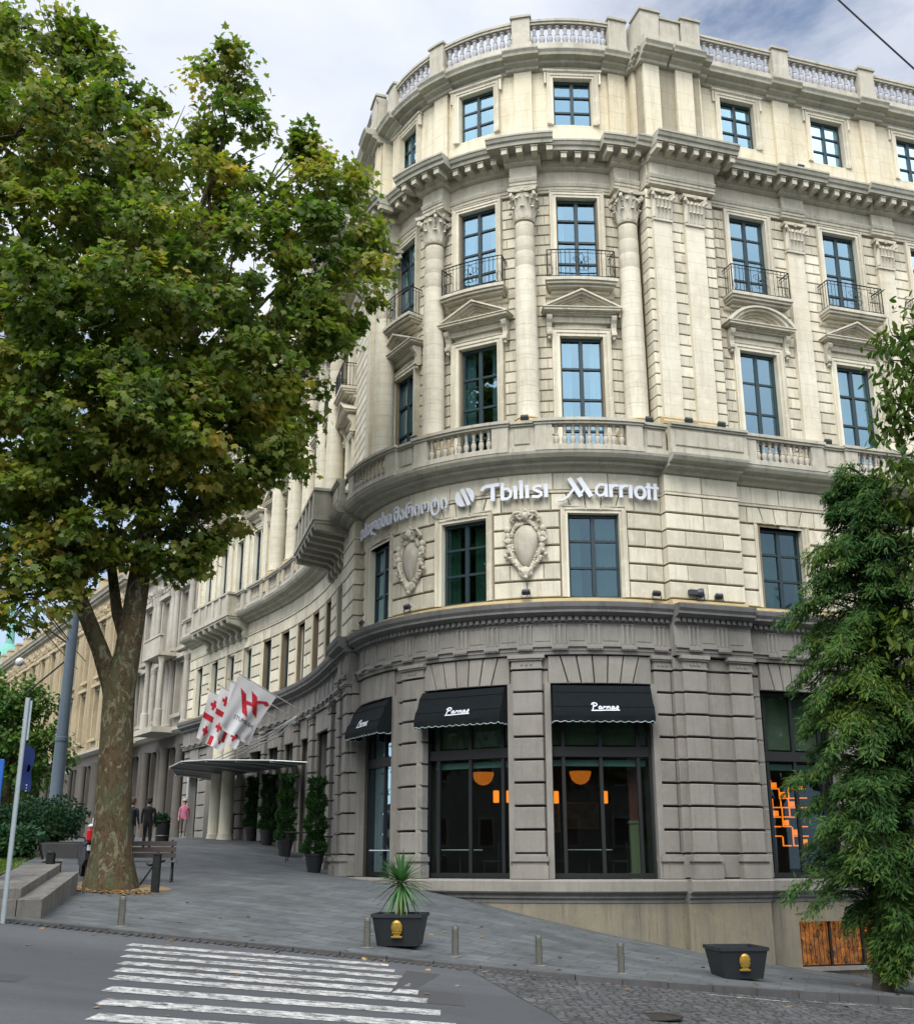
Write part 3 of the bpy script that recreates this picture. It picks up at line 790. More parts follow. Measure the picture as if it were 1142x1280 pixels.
# cartouches between the mezzanine windows
def cartouche(fn):
    a = MB(); b = MB()
    # shield: egg outline pointed at the foot, domed
    def out(t, k=1.0):
        x = .37 * math.sin(t); z = .52 * math.cos(t)
        if z < 0: x *= (1 - .45 * (-z / .52) ** 1.5); z *= 1.45
        return x * k, z * k
    n = 28; rings = [(1.0, .02), (.93, .10), (.7, .17), (.4, .205), (.0, .215)]
    vs = [];
    for k, y in rings[:-1]:
        for j in range(n): x, z = out(2 * math.pi * j / n, k); vs.append((x, y, z))
    vs.append((0, .215, 0)); fs = []
    for i in range(3):
        for j in range(n): fs.append((i * n + j, i * n + (j + 1) % n, (i + 1) * n + (j + 1) % n, (i + 1) * n + j))
    for j in range(n): fs.append((3 * n + j, 3 * n + (j + 1) % n, 4 * n))
    a.add([fn(*p) for p in vs], fs)
    r = random.Random(3)
    for j in range(64):   # carved rim
        t = 2 * math.pi * j / 64; k = 1.12 + .05 * math.sin(5 * t); x, z = out(t, k)
        blob(b, (x, .07 + .03 * math.sin(j), z), (.05 + .02 * r.random(), .07, .055 + .02 * r.random()), 6, 4, fn, .25)
    for sg in (-1, 1):
        # putti beside the shield: head, chest, belly, arm, thighs
        X = sg * .50
        for dx, z, rr in ((0, .36, .095), (0, .18, .10), (.015, .03, .105), (.05, -.12, .085), (.02, -.26, .07), (-.06, -.38, .06)):
            blob(b, (X - sg * dx, .10, z), (rr, rr * 1.2, rr * 1.15), 8, 6, fn, .06)
        tube(b, [fn(X + sg * .05, .14, .2), fn(X + sg * .1, .16, .05), fn(X - sg * .04, .2, -.03)], [.04, .035, .03], 6)
        tube(b, [fn(X, .12, -.08), fn(X - sg * .1, .16, -.3), fn(X - sg * .16, .12, -.5)], [.06, .05, .035], 6)
        for q in range(9):   # scrolls towards the foot
            t = q / 8; blob(b, (sg * (.42 - .30 * t), .10, -.46 - .36 * t), (.075 - .02 * t, .08, .07), 6, 4, fn, .3)
        for q in range(8):   # wings beside the crowning head
            t = q / 7; blob(b, (sg * (.14 + .26 * t), .09, .66 + .14 * math.sin(t * 3) - .05 * t), (.06, .07, .06), 6, 4, fn, .3)
        tube(b, [fn(sg * .12, .14, .86), fn(sg * .3, .16, .84), fn(sg * .42, .12, .68), fn(sg * .34, .1, .58)], [.035, .045, .04, .03], 6)
    blob(b, (0, .16, .72), (.105, .13, .135), 10, 8, fn)              # head
    blob(b, (0, .28, .71), (.02, .04, .035), 6, 4, fn)                # nose
    for sg in (-1, 1): blob(b, (sg * .045, .255, .75), (.025, .02, .012), 6, 4, fn)
    blob(b, (0, .27, .655), (.035, .02, .012), 6, 4, fn)
    for q in range(9): t = q / 8 * math.pi; blob(b, (.13 * math.cos(t), .13, .76 + .13 * math.sin(t)), .055, 6, 4, fn, .3)
    for q in range(5): blob(b, (-.12 + .06 * q, .1, .93 + .04 * math.sin(q * 1.57)), (.045, .05, .05), 6, 4, fn, .2)
    blob(b, (0, .10, -.86), (.2, .10, .16), 10, 6, fn, .15); blob(b, (0, .16, -1.02), (.06, .07, .06), 8, 6, fn)
    for q in range(7): t = (q - 3) / 3; tube(b, [fn(t * .17, .14, -.74), fn(t * .09, .2, -.86), fn(0, .16, -.98)], .018, 5)
    return a, b
UP = False
for c in (-1.45, -5.02):
    f0 = L(c, .25); fn = lambda x, y, z: f0(x, y, z + 8.42)
    a, b = cartouche(fn); o = kid(b, 'cartouche', M['trim'], hotel, True); kid(a, 'cartouche_shield', M['pargrey'], o, True)
UP = False; BLK[1] = (-10.2, -8.2)
# basement window
mb = MB(); f = L(7.1, .0)
for x in (-1.45, -.5, .5, 1.45): box(mb, x - .03, x + .03, .15, .22, -2.6, -1.5, f)
for k in range(22):
    x = -1.38 + k * .13; tube(mb, [f(x + .045 * math.cos(t), .19, -2.05 + .45 * math.sin(k * 1.7) + .10 * math.sin(t)) for t in np.linspace(0, 6.28, 8)], .012, 4); tube(mb, [f(x, .19, -2.58), f(x, .19, -1.54)], .008, 4)
o = kid(mb, 'basement_window', M['black'], hotel)
mb = MB(); wbox(mb, 5.5, 8.7, .1, .46, -2.72, -2.62); kid(mb, 'window_sill', M['grey'], o)
mb = MB(); box(mb, -1.48, 1.48, .1, .148, -2.6, -1.5, f); 
m_, nt, bs = newmat('lit_panel'); v = mapping(nt, (1, 1, 1))
cc = ramp(nt, noise(nt, 5, 7, .85, v, .5), [(.38, (.03, .010, .002)), (.55, (.45, .14, .012)), (.72, (1, .45, .06))]); nt.links.new(cc, bs.inputs['Emission Color']); bs.inputs['Emission Strength'].default_value = .36
bs.inputs['Base Color'].default_value = (.03, .02, .01, 1)
kid(mb, 'window_pane', m_, o)

# ------------------------------------------------------------------ shop windows and interiors
def shopframe(w, z0, z1, door=False):
    mb = MB(); x = w / 2; y0, y1 = -.28, -.16; t = .07
    for a, b in ((-x, -x + t), (x - t, x)): box(mb, a, b, y0, y1, z0, z1)
    box(mb, -x + t, x - t, y0, y1, z0, z0 + .12); box(mb, -x + t, x - t, y0, y1, z1 - .1, z1)
    zt = 2.62
    box(mb, -x + t, x - t, y0 - .02, y1 + .02, zt, zt + .26)
    xs = (-.37 * w, 0, .37 * w) if w > 1.8 else (0,)
    for c in xs:
        box(mb, c - .045, c + .045, y0 + .01, y1 - .01, z0 + .12, zt); box(mb, c - .045, c + .045, y0 + .01, y1 - .01, zt + .26, z1 - .1)
    return mb
for c, w in G:
    o = place('shop_window', cached(('shop_window', w), lambda: shopframe(w, -.43, 4.5), M['black']), Lmat(c, 0, 0), hotel)
    m1 = MB(); m1.add([(-w / 2 + .05, -.22, -.4), (w / 2 - .05, -.22, -.4), (w / 2 - .05, -.22, 4.45), (-w / 2 + .05, -.22, 4.45)], [(0, 1, 2, 3)])
    place('window_pane', mesh(m1, 'window_pane', M['shopglass']), Lmat(c, 0, 0), o)
    if c > -9:   # roller blinds behind the fanlight and a pale strip under the transom
        m1 = MB(); box(m1, -w / 2 + .1, w / 2 - .1, -.42, -.40, 2.95, 4.4)
        place('blind', mesh(m1, 'blind', M['blind'] if 'blind' in M else M.setdefault('blind', plain('roller_blind', (.14, .17, .11), .9, 0, .5, 2))), Lmat(c, 0, 0), o)
        m1 = MB(); box(m1, -w / 2 + .1, w / 2 - .1, -.50, -.46, 2.40, 2.56)
        place('blind', mesh(m1, 'blind', M.setdefault('bl2', plain('pale_blind', (.35, .55, .5), .9))), Lmat(c, 0, 0), o)
    # stone reveal
    m1 = MB()
    for sg in (-1, 1): a, b = sorted((sg * w / 2, sg * (w / 2 + .16))); box(m1, a, b, -.3, .18, -.44, 4.5)
    box(m1, -w / 2 - .15, w / 2 + .15, -.3, .1, 4.50, 4.53)
    place('window_surround', mesh(m1, 'window_surround', M['grey']), Lmat(c, 0, 0), o)
mb = MB(); wbox(mb, -8.2, S1 - .3, -5.0, -.5, -.62, -.46); kid(mb, 'interior_floor', plain('floor_boards', (.05, .035, .02), .4), hotel)
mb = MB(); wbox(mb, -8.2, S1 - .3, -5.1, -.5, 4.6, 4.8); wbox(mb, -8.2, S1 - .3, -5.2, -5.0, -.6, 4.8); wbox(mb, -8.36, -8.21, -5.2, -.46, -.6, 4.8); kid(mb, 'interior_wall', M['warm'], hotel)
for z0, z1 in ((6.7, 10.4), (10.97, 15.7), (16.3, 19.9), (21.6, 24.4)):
    UP = z0 > 9
    mb = MB(); wbox(mb, S0 + .3, S1 - .3, -3.0, -2.9, z0, z1); wbox(mb, S0 + .3, S1 - .3, -2.9, -.46, z0 - .1, z0); wbox(mb, S0 + .3, S1 - .3, -2.9, -.46, z1, z1 + .1)
    for s in [c + 1.7 for c in LOWC + RIGHT] + [c + 1.08 for c in WING]: wbox(mb, s - .05, s + .05, -2.9, -.46, z0, z1)
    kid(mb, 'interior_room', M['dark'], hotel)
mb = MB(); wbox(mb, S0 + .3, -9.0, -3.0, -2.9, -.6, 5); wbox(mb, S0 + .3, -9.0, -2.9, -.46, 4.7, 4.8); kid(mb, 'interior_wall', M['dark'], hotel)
UP = False
# roof and rear of the building
import mathutils
pl = [Vector(W(s, -.3, 0)) for s in samples(S0, S1)]; e1 = pl[-1]; e0 = pl[0]
bk = [Vector((e1.x - 5, e1.y + 18, 0)), Vector((8, 66, 0)), Vector((e0.x + 12, e0.y + 10, 0))]
ring = pl + bk
mb = MB(); tess = mathutils.geometry.tessellate_polygon([ring])
mb.add([(p.x, p.y, 24.7) for p in ring], [tuple(t) for t in tess])
nb = len(pl); rr = [pl[-1]] + bk + [pl[0]]
vs = [(p.x, p.y, z) for p in rr for z in (-5, 24.7)]; mb.add(vs, [(2 * k, 2 * k + 2, 2 * k + 3, 2 * k + 1) for k in range(len(rr) - 1)])
kid(mb, 'roof', M['roof'], hotel)
mb = MB()
for q, sg in ((S1, 1), (S0, -1)):
    mb.mark(); wbox(mb, q if sg < 0 else q - .3, q + .3 if sg < 0 else q, -.5, .1, 5.3, 24.6)
kidm(mb, 'end_wall', M['cream'], hotel)
# big consoled balconies of the wing
for s0, s1, dd in ((-14.2, -9.3, 1.75), (-31.1, -25.9, 1.35)):
    mb = MB()
    wbox(mb, s0, s1, .3, dd, 10.70, 10.86); wbox(mb, s0 + .04, s1 - .04, .3, dd - .06, 10.60, 10.698)
    wbox(mb, s0 + .1, s1 - .1, dd - .24, dd - .08, 10.87, 11.72); wbox(mb, s0 + .1, s0 + .26, .3, dd - .24, 10.87, 11.72); wbox(mb, s1 - .26, s1 - .1, .3, dd - .24, 10.87, 11.72)
    wbox(mb, s0 + .02, s1 - .02, dd - .30, dd, 11.722, 11.82); wbox(mb, s0 + .02, s0 + .34, .3, dd - .302, 11.722, 11.82); wbox(mb, s1 - .34, s1 - .02, .3, dd - .302, 11.722, 11.82)
    n = int((s1 - s0) / .9)
    for k in range(n + 1):
        s = s0 + .25 + (s1 - s0 - .5) * k / n; wbox(mb, s - .14, s + .14, dd - .1, dd - .02, 10.87, 11.71)
    o = kid(mb, 'loggia_balcony', M['pargrey'], hotel)
    n = max(3, int((s1 - s0) / .75))
    for k in range(n + 1):
        s = s0 + .2 + (s1 - s0 - .4) * k / n; m1 = MB(); pr = [(.2, 9.75), (.42, 9.78), (.5, 9.95), (.45, 10.12), (.6, 10.25), (dd - .12, 10.4), (dd - .06, 10.598), (.2, 10.598)]
        sweep(m1, s - .13, s + .13, pr); kid(m1, 'console', M['cornice'], o)
# ================================================================== ground
def kerbY(X):
    return float(np.interp(X, [-60, -20, -7.9, -1.44, 2.77, 5.5, 8.4, 14, 30, 60], [16, 19.6, 20.45, 20.5, 20.45, 21.1, 22.2, 24.6, 31.5, 44]))
def road(X, Y=0): return -1.75 - .095 * max(-14, min(20, X)) - .03 * (max(0, X - 20))
def kerbh(X): return float(np.interp(X, [-8, 0, 4, 8], [.05, .06, .10, .14]))
_c = [(x, kerbY(x), road(x) + kerbh(x)) for x in (-40, -25, -16, -11, -8, -5, -2, 0, 1.5, 3, 5, 8.4, 11, 14, 20, 30)]
_c += [(5.95, 29.8, -2.17), (9.06, 31.1, -2.68), (7.9, 30.7, -2.5), (2.57, 29.7, -1.5), (1.39, 30, -1.23), (-.23, 30.7, -.83), (-1.53, 31.8, -.62), (-2.98, 33.5, -.48), (-3.92, 37.7, -.39), (-5.32, 42.6, .03), (-6.37, 45.2, .41), (-7.97, 48.2, .72), (-9.4, 50.6, .86), (-11, 53.2, 1.0),
       (-15.1, 64, 1.05), (-24, 75, 1.25), (-39, 98, 1.6), (-60, 130, 2.0), (-30, 60, 1.1), (-45, 70, 1.1), (-21, 45, .55), (-14, 40, .40), (-12, 33, -.05), (-8.2, 28, -.62), (-20, 30, -.1), (-40, 40, .2), (-11.3, 41, .33), (20, 35.5, -3.9), (30, 42, -4.4), (10, 60, -1), (0, 60, .5), (40, 90, -3), (0, 130, 1)]
_P = np.array(_c); 
def _U(r2): return np.where(r2 > 0, r2 * np.log(np.maximum(r2, 1e-12)) * .5, 0)
def _tps():
    n = len(_P); xy = _P[:, :2]; K = _U(((xy[:, None] - xy[None]) ** 2).sum(2)) + np.eye(n) * 1.5
    A = np.zeros((n + 3, n + 3)); A[:n, :n] = K; A[:n, n:] = np.c_[np.ones(n), xy]; A[n:, :n] = A[:n, n:].T
    return np.linalg.solve(A, np.r_[_P[:, 2], 0, 0, 0])
_T = _tps()
def hs(X, Y):
    r2 = (X - _P[:, 0]) ** 2 + (Y - _P[:, 1]) ** 2
    h = float(_T[:-3] @ _U(r2) + _T[-3] + _T[-2] * X + _T[-1] * Y)
    ky = kerbY(X); k = min(1, max(0, (Y - ky) / 1.2)); return (road(X) + kerbh(X) + .03 * (Y - ky)) * (1 - k) + h * k
def asphalt():
    m, nt, bs = newmat('asphalt'); v = mapping(nt, (1, 1, 1))
    b = mix(nt, (.050, .055, .060), (.078, .083, .087), noise(nt, .6, 6, .7, v))
    b = mix(nt, b, ramp(nt, noise(nt, 90, 2, .7, v), [(.3, (.62,) * 3), (.7, (1.35,) * 3)]), 1.0, 'MULTIPLY')
    b = mix(nt, b, (.022, .021, .02), ramp(nt, noise(nt, .9, 8, .8, v, 2), [(.62, (0, 0, 0)), (.8, (.7,) * 3)]))
    cr = noise(nt, .5, 4, .6, v, 1.5); ab = nd(nt, 'ShaderNodeMath', operation='SUBTRACT'); ab.inputs[1].default_value = .5; nt.links.new(cr, ab.inputs[0]); a2 = nd(nt, 'ShaderNodeMath', operation='ABSOLUTE'); nt.links.new(ab.outputs[0], a2.inputs[0])
    b = mix(nt, b, (.024, .024, .024), ramp(nt, a2.outputs[0], [(0, (.7,) * 3), (.0035, (0, 0, 0))]))
    b = mix(nt, b, ramp(nt, noise(nt, .22, 4, .6, mapping(nt, (.25, 1.6, 1))), [(.4, (.78,) * 3), (.62, (1.16,) * 3)]), 1.0, 'MULTIPLY')
    nt.links.new(b, bs.inputs['Base Color']); bs.inputs['Roughness'].default_value = .82; bump(nt, bs, noise(nt, 120, 3, .7, v), .35, .01); return m
def paving(name, c0, c1, sx, sy, gap=.06, rot=0, stain=.7):
    m, nt, bs = newmat(name)
    tc = nd(nt, 'ShaderNodeTexCoord'); mp = nd(nt, 'ShaderNodeMapping'); mp.inputs['Rotation'].default_value = (0, 0, rot); nt.links.new(tc.outputs['Object'], mp.inputs[0]); v = mp.outputs[0]
    br = nd(nt, 'ShaderNodeTexBrick'); br.inputs['Scale'].default_value = 1; br.inputs['Brick Width'].default_value = sx; br.inputs['Row Height'].default_value = sy
    br.inputs['Mortar Size'].default_value = gap * sy; br.inputs['Color1'].default_value = (*c0, 1); br.inputs['Color2'].default_value = (*c1, 1); br.inputs['Mortar'].default_value = (.05, .05, .048, 1); br.inputs['Mortar Smooth'].default_value = .3
    nt.links.new(v, br.inputs['Vector'])
    b = mix(nt, br.outputs['Color'], ramp(nt, noise(nt, 1.1, 7, .7, v), [(.3, (.60,) * 3), (.7, (1.25,) * 3)]), 1.0, 'MULTIPLY')
    b = mix(nt, b, ramp(nt, noise(nt, 70, 2, .7, v), [(.3, (.75,) * 3), (.7, (1.2,) * 3)]), 1.0, 'MULTIPLY')
    b = mix(nt, b, (.04, .042, .042), ramp(nt, noise(nt, .35, 6, .75, v, 1), [(.5, (0, 0, 0)), (.75, (stain,) * 3)]))
    b = mix(nt, b, (.035, .036, .036), ramp(nt, noise(nt, 2.3, 7, .8, v, 1.5), [(.58, (0, 0, 0)), (.66, (.5,) * 3)]))
    gm = nd(nt, 'ShaderNodeTexVoronoi'); gm.inputs['Scale'].default_value = 2.6; nt.links.new(v, gm.inputs['Vector'])
    b = mix(nt, b, (.03, .03, .03), ramp(nt, gm.outputs['Distance'], [(.05, (.8,) * 3), (.075, (0, 0, 0))]))
    b = mix(nt, b, (.19, .19, .175), ramp(nt, noise(nt, .8, 6, .7, v, .8), [(.60, (0, 0, 0)), (.74, (.45,) * 3)]))
    nt.links.new(b, bs.inputs['Base Color']); nt.links.new(ramp(nt, noise(nt, .5, 5, .7, v), [(.35, (.5,) * 3), (.6, (.85,) * 3)]), bs.inputs['Roughness'])
    bump(nt, bs, br.outputs['Fac'], -.4, .01); return m
def setts():
    m, nt, bs = newmat('granite_setts'); v = mapping(nt, (1, 1, 1))
    vo = nd(nt, 'ShaderNodeTexVoronoi', feature='DISTANCE_TO_EDGE'); vo.inputs['Scale'].default_value = 6.5; vo.inputs['Randomness'].default_value = .75; nt.links.new(v, vo.inputs['Vector'])
    vc = nd(nt, 'ShaderNodeTexVoronoi'); vc.inputs['Scale'].default_value = 6.5; vc.inputs['Randomness'].default_value = .75; nt.links.new(v, vc.inputs['Vector'])
    hsv = nd(nt, 'ShaderNodeSeparateColor'); nt.links.new(vc.outputs['Color'], hsv.inputs[0])
    c = ramp(nt, hsv.outputs[0], [(0, (.055, .058, .062)), (.6, (.078, .081, .084)), (1, (.11, .112, .112))])
    b = mix(nt, (.018, .018, .016), c, ramp(nt, vo.outputs['Distance'], [(.02, (0, 0, 0)), (.09, (1, 1, 1))]))
    b = mix(nt, b, ramp(nt, noise(nt, .9, 6, .7, v), [(.3, (.6,) * 3), (.7, (1.3,) * 3)]), 1.0, 'MULTIPLY')
    nt.links.new(b, bs.inputs['Base Color']); bs.inputs['Roughness'].default_value = .6
    bump(nt, bs, ramp(nt, vo.outputs['Distance'], [(0, (0, 0, 0)), (.16, (1, 1, 1))]), .9, .03); return m
def paint():
    m, nt, bs = newmat('worn_white_paint'); v = mapping(nt, (1, 1, 1))
    b = mix(nt, (.56, .56, .54), (.075, .077, .078), ramp(nt, noise(nt, 5.5, 9, .82, v, .6), [(.43, (0, 0, 0)), (.58, (1, 1, 1))]))
    b = mix(nt, b, ramp(nt, noise(nt, 60, 2, .7, v), [(.35, (.6,) * 3), (.6, (1.05,) * 3)]), 1.0, 'MULTIPLY')
    nt.links.new(b, bs.inputs['Base Color']); bs.inputs['Roughness'].default_value = .75; return m
M['asphalt'] = asphalt(); M['pave'] = paving('basalt_paving', (.082, .093, .098), (.112, .124, .128), .9, .45, .035, .3); M['setts'] = setts(); M['paint'] = paint()
M['granite'] = stone('granite_kerb', (.24, .235, .22), (.17, .17, .16), (.07, .07, .065), .5, .1, speck=.25)
M['darkgran'] = stone('dark_kerb', (.10, .10, .10), (.07, .07, .07), (.03, .03, .03), .5, .1, speck=.2)
def sheet(name, xs, ys, hf, mat, kind='structure'):
    v = [(x, y, hf(x, y)) for y in ys for x in xs]; n = len(xs)
    f = [(j * n + i, j * n + i + 1, (j + 1) * n + i + 1, (j + 1) * n + i) for j in range(len(ys) - 1) for i in range(n - 1)]
    mb = MB(); mb.add(v, f); o = mb.build(name, mat, None, 'all'); o['kind'] = kind; return o
# far base sheet to the horizon, then road, then pavement
mb = MB(); mb.add([(-900, -900, -7.5), (900, -900, -7.5), (900, 900, -7.5), (-900, 900, -7.5)], [(0, 1, 2, 3)]); tag(mb.build('ground', M['asphalt']), kind='structure')
xs = list(np.arange(-60, 60.1, 2.0))
mb = MB(); rows = []
ts = np.linspace(0, 1, 9)
v = []; 
for t in ts:
    for x in xs:
        ky = kerbY(x) + .25; v.append((x, -45 + (ky + 45) * t, road(x)))
n = len(xs); mb.add(v, [(j * n + i, j * n + i + 1, (j + 1) * n + i + 1, (j + 1) * n + i) for j in range(8) for i in range(n - 1)])
tag(mb.build('road', M['asphalt'], None, 'all'), kind='structure')
xs = sorted(set(list(np.arange(-60, -16, 3.0)) + list(np.arange(-16, 16, .5)) + list(np.arange(16, 50, 3.0))))
yy = [0, .3, .7, 1.2, 1.8, 2.6, 3.5, 4.5, 5.5, 6.5, 7.5, 8.5, 9.5, 10.5, 11.5, 12.5, 13.5, 15, 17, 19, 21, 23, 25, 27.5, 30, 33, 37, 42, 50, 60, 75, 95, 120]
mb = MB(); v = []
for q in yy:
    for x in xs: y = kerbY(x) + .22 + q; v.append((x, y, hs(x, y)))
n = len(xs); mb.add(v, [(j * n + i, j * n + i + 1, (j + 1) * n + i + 1, (j + 1) * n + i) for j in range(len(yy) - 1) for i in range(n - 1)])
tag(mb.build('pavement', M['pave'], None, 'all'), kind='structure')
# kerb stones
mb = MB(); x = -30.0
while x < 32:
    L_ = .8; x1 = x + L_
    a = Vector((x + .008, kerbY(x), 0)); b = Vector((x1 - .008, kerbY(x1), 0)); t = (b - a).normalized(); nrm = Vector((-t.y, t.x, 0)); w_ = .24
    p = [a, b, b + nrm * w_, a + nrm * w_]; h = [road(q.x) + kerbh(q.x) + .012 for q in p]
    j = random.uniform(-.004, .004)
    mb.add([(q.x, q.y, road(q.x) - .3) for q in p] + [(q.x + (0), q.y, hh + j) for q, hh in zip(p, h)], BOXF); x = x1
tag(mb.build('kerb', M['darkgran']), kind='structure')
# drain channel along the crossing: grating bars in front of the kerb
mb = MB(); x = -9.0
while x < 1.6:
    y = kerbY(x) - .16; z = road(x) + .004
    mb.add([(x, y, z), (x + .07, y, z), (x + .07, y + .14, z), (x, y + .14, z), (x, y, z + .02), (x + .07, y, z + .02), (x + .07, y + .14, z + .02), (x, y + .14, z + .02)], BOXF); x += .13
tag(mb.build('drain_grating', M['darkgran']), kind='structure')
# sett paving of the side street
pts = [(.35, 20.35), (.9, 17.6), (1.3, 14.6), (2.0, 9), (3.0, 2), (3.5, -10), (45, -10)] + [(x, kerbY(x) - .02) for x in (45, 30, 20, 14, 11, 8.4, 7, 5.5, 4, 2.77, 1.5)]
tess = mathutils.geometry.tessellate_polygon([[Vector((x, y, 0)) for x, y in pts]])
def zr(x, dz): return road(x) + dz
mb = MB()
g = []
for x0 in np.arange(.2, 46, 1.0):
    x1 = x0 + 1.0; 
    def left(x):  # lowest y for which the sett area exists
        return float(np.interp(x, [.2, .35, .9, 1.3, 2.0, 3.0, 3.5], [20.4, 20.3, 17.6, 14.6, 9, 2, -10]))
    a0, a1 = left(x0), left(x1); b0, b1 = kerbY(x0) + .01, kerbY(x1) + .01
    n_ = 4
    for k in range(n_):
        mb.add([(x0, a0 + (b0 - a0) * k / n_, zr(x0, .006)), (x1, a1 + (b1 - a1) * k / n_, zr(x1, .006)), (x1, a1 + (b1 - a1) * (k + 1) / n_, zr(x1, .006)), (x0, a0 + (b0 - a0) * (k + 1) / n_, zr(x0, .006))], [(0, 1, 2, 3)])
tag(mb.build('sett_paving', M['setts']), kind='structure')
mb = MB()
for x0, x1, y0, y1 in ((-7.6, -4.9, 13.2, 15.2), (-.9, .1, 15.2, 19.2), (-11, -9, 16, 18.6)):
    mb.add([(x0, y0, road(x0) + .0035), (x1, y0 + .15, road(x1) + .0035), (x1 - .1, y1, road(x1) + .0035), (x0 + .1, y1 - .1, road(x0) + .0035)], [(0, 1, 2, 3)])
tag(mb.build('asphalt_patch', plain('patched_asphalt', (.042, .043, .045), .85, 0, .3, 14, bstr=.4)), kind='structure')
# manhole / patched square in the setts
mb = MB(); lathe(mb, [(0.001, 0), (.34, 0), (.34, .006), (.36, .012), (.40, .012), (.40, 0)], 28, (2.6, 16.2, road(2.6) + .012), cap=False); tag(mb.build('manhole_cover', plain('cast_iron', (.035, .03, .026), .6, .4), None, True), 'round cast iron manhole cover sunk in the stone setts', 'manhole cover')
# zebra crossing
mb = MB(); dx, dy = -.23, .973
P0 = np.array([-1.75, 4.6]); ang = R_(13); st = np.array([math.cos(ang), math.sin(ang)])
Ys = [4.4, 5.3, 6.2, 7.1, 8.0, 8.9, 9.8, 10.7, 11.6, 12.6, 13.6, 14.65, 15.45, 16.25, 17.15, 18.0, 18.82]
for i, y in enumerate(Ys):
    xl = np.interp(y, [4.4, 11.3, 14.4, 16.1, 18.9], [-1.8, -3.4, -4.12, -4.5, -5.17])
    p = 0.44 * (1 if i % 2 == 0 else 1)
    wd = (.50 if y < 16 else .44)
    def xr(yy): return float(np.interp(yy, [4, 14.15, 20.9, 22], [1.7, -.15, -1.35, -1.5]))
    A_ = np.array([xl, y - wd / 2]); segs = 7; base = []
    Lx = xr(y + .8) - xl
    for k in range(segs + 1):
        q = A_ + st * (Lx / st[0]) * k / segs; base.append((q[0], q[1]))
    for (x0, y0), (x1, y1) in zip(base, base[1:]):
        k0 = kerbY(x0) - .2
        if y0 > k0 or y1 > k0: continue
        mb.add([(x0, y0, road(x0) + .005), (x1 + .001, y1, road(x1) + .005), (x1 + .001, min(k0, y1 + wd), road(x1) + .005), (x0, min(k0, y0 + wd), road(x0) + .005)], [(0, 1, 2, 3)])
tag(mb.build('zebra_crossing', M['paint']), kind='structure')
mb = MB()
for (x0, y0, x1, y1) in ((4.2, 20.3, 5.6, 20.45), (6.1, 20.9, 7.3, 21.3), (7.6, 21.3, 9.4, 22.0)):
    d = Vector((y0 - y1, x1 - x0, 0)).normalized() * .045
    mb.add([(x0 - d.x, y0 - d.y, road(x0) + .011), (x1 - d.x, y1 - d.y, road(x1) + .011), (x1 + d.x, y1 + d.y, road(x1) + .011), (x0 + d.x, y0 + d.y, road(x0) + .011)], [(0, 1, 2, 3)])
tag(mb.build('road_line', M['paint']), kind='structure')

# ================================================================== things fixed to the hotel
def signpart(stro, x0, h, wdt):
    return
def stroke(mb, pts, w, d0, d1, fn, flat=True):
    "flat ribbon of width w along pts (x, z), thick from d0 to d1"
    P = [np.array(p, float) for p in pts]; Ls = []; Rs = []
    for i, p in enumerate(P):
        t = P[min(i + 1, len(P) - 1)] - P[max(i - 1, 0)]; t /= max(1e-9, np.hypot(*t)); n = np.array([-t[1], t[0]])
        ww = w[i] if hasattr(w, '__len__') else w
        Ls.append(p + n * ww / 2); Rs.append(p - n * ww / 2)
    m = len(P); vs = [fn(q[0], d, q[1]) for d in (d0, d1) for q in Ls + Rs]; fs = []
    for i in range(m - 1):
        a, b, c, d = i, i + 1, m + i + 1, m + i
        fs += [(a, b, c, d), (a + 2 * m, d + 2 * m, c + 2 * m, b + 2 * m), (a, a + 2 * m, b + 2 * m, b), (d, c, c + 2 * m, d + 2 * m)]
    fs += [(0, m, 3 * m, 2 * m), (m - 1, 3 * m - 1, 4 * m - 1, 2 * m - 1)]
    mb.add(vs, fs)
arc = lambda cx, cz, rx, rz, a0, a1, n=9: [(cx + rx * math.cos(R_(a0 + (a1 - a0) * k / n)), cz + rz * math.sin(R_(a0 + (a1 - a0) * k / n))) for k in range(n + 1)]
GL = {  # letter strokes in units of the ascender height: (points, width)
 'T': ([([(-.16, .70), (-.10, .86), (.02, .93), (.52, .97)], .16), ([(.26, .95), (.26, .02)], .17)], .52),
 'b': ([([(.10, 1.05), (.10, .05)], .15), ([(.10, .66), (.30, .66), (.42, .45), (.40, .2), (.28, .07), (.06, .07)], .13)], .50),
 'i': ([([(.08, .78), (.08, .02)], .155), ([(-.0, .70), (.10, .76)], .1)], .21),
 'l': ([([(.08, 1.08), (.08, .02)], .155), ([(-.0, 1.0), (.10, 1.06)], .1)], .21),
 's': ([([(.40, .66), (.26, .72), (.12, .64), (.10, .52), (.22, .42), (.36, .32), (.38, .18), (.26, .07), (.04, .10)], .13)], .46),
 'M': ([([(-.42, -.20), (-.22, -.16), (-.02, .05), (.14, .38), (.22, .58)], [.06, .1, .1, .1, .1]), ([(.02, 1.10), (.44, .02)], .20), ([(.38, 1.10), (.82, .02)], .21), ([(.46, .20), (.60, .62)], .08)], .92),
 'a': ([([(.42, .72), (.24, .74), (.10, .55), (.09, .24), (.2, .08), (.36, .16), (.44, .34)], .12), ([(.46, .78), (.46, .02)], .14)], .56),
 'r': ([([(.08, .78), (.08, .02)], .15), ([(.10, .58), (.22, .72), (.36, .70)], .13)], .38),
 'o': ([(arc(.25, .39, .19, .33, 0, 360, 14), .14)], .50),
 't': ([([(.10, 1.0), (.10, .02)], .15), ([(-.04, .72), (.26, .74)], .1)], .27),
}
M['white'] = plain('sign_white_paint', (.60, .63, .68), .4, 0, .04)
M['signside'] = plain('sign_return', (.25, .26, .28), .5)
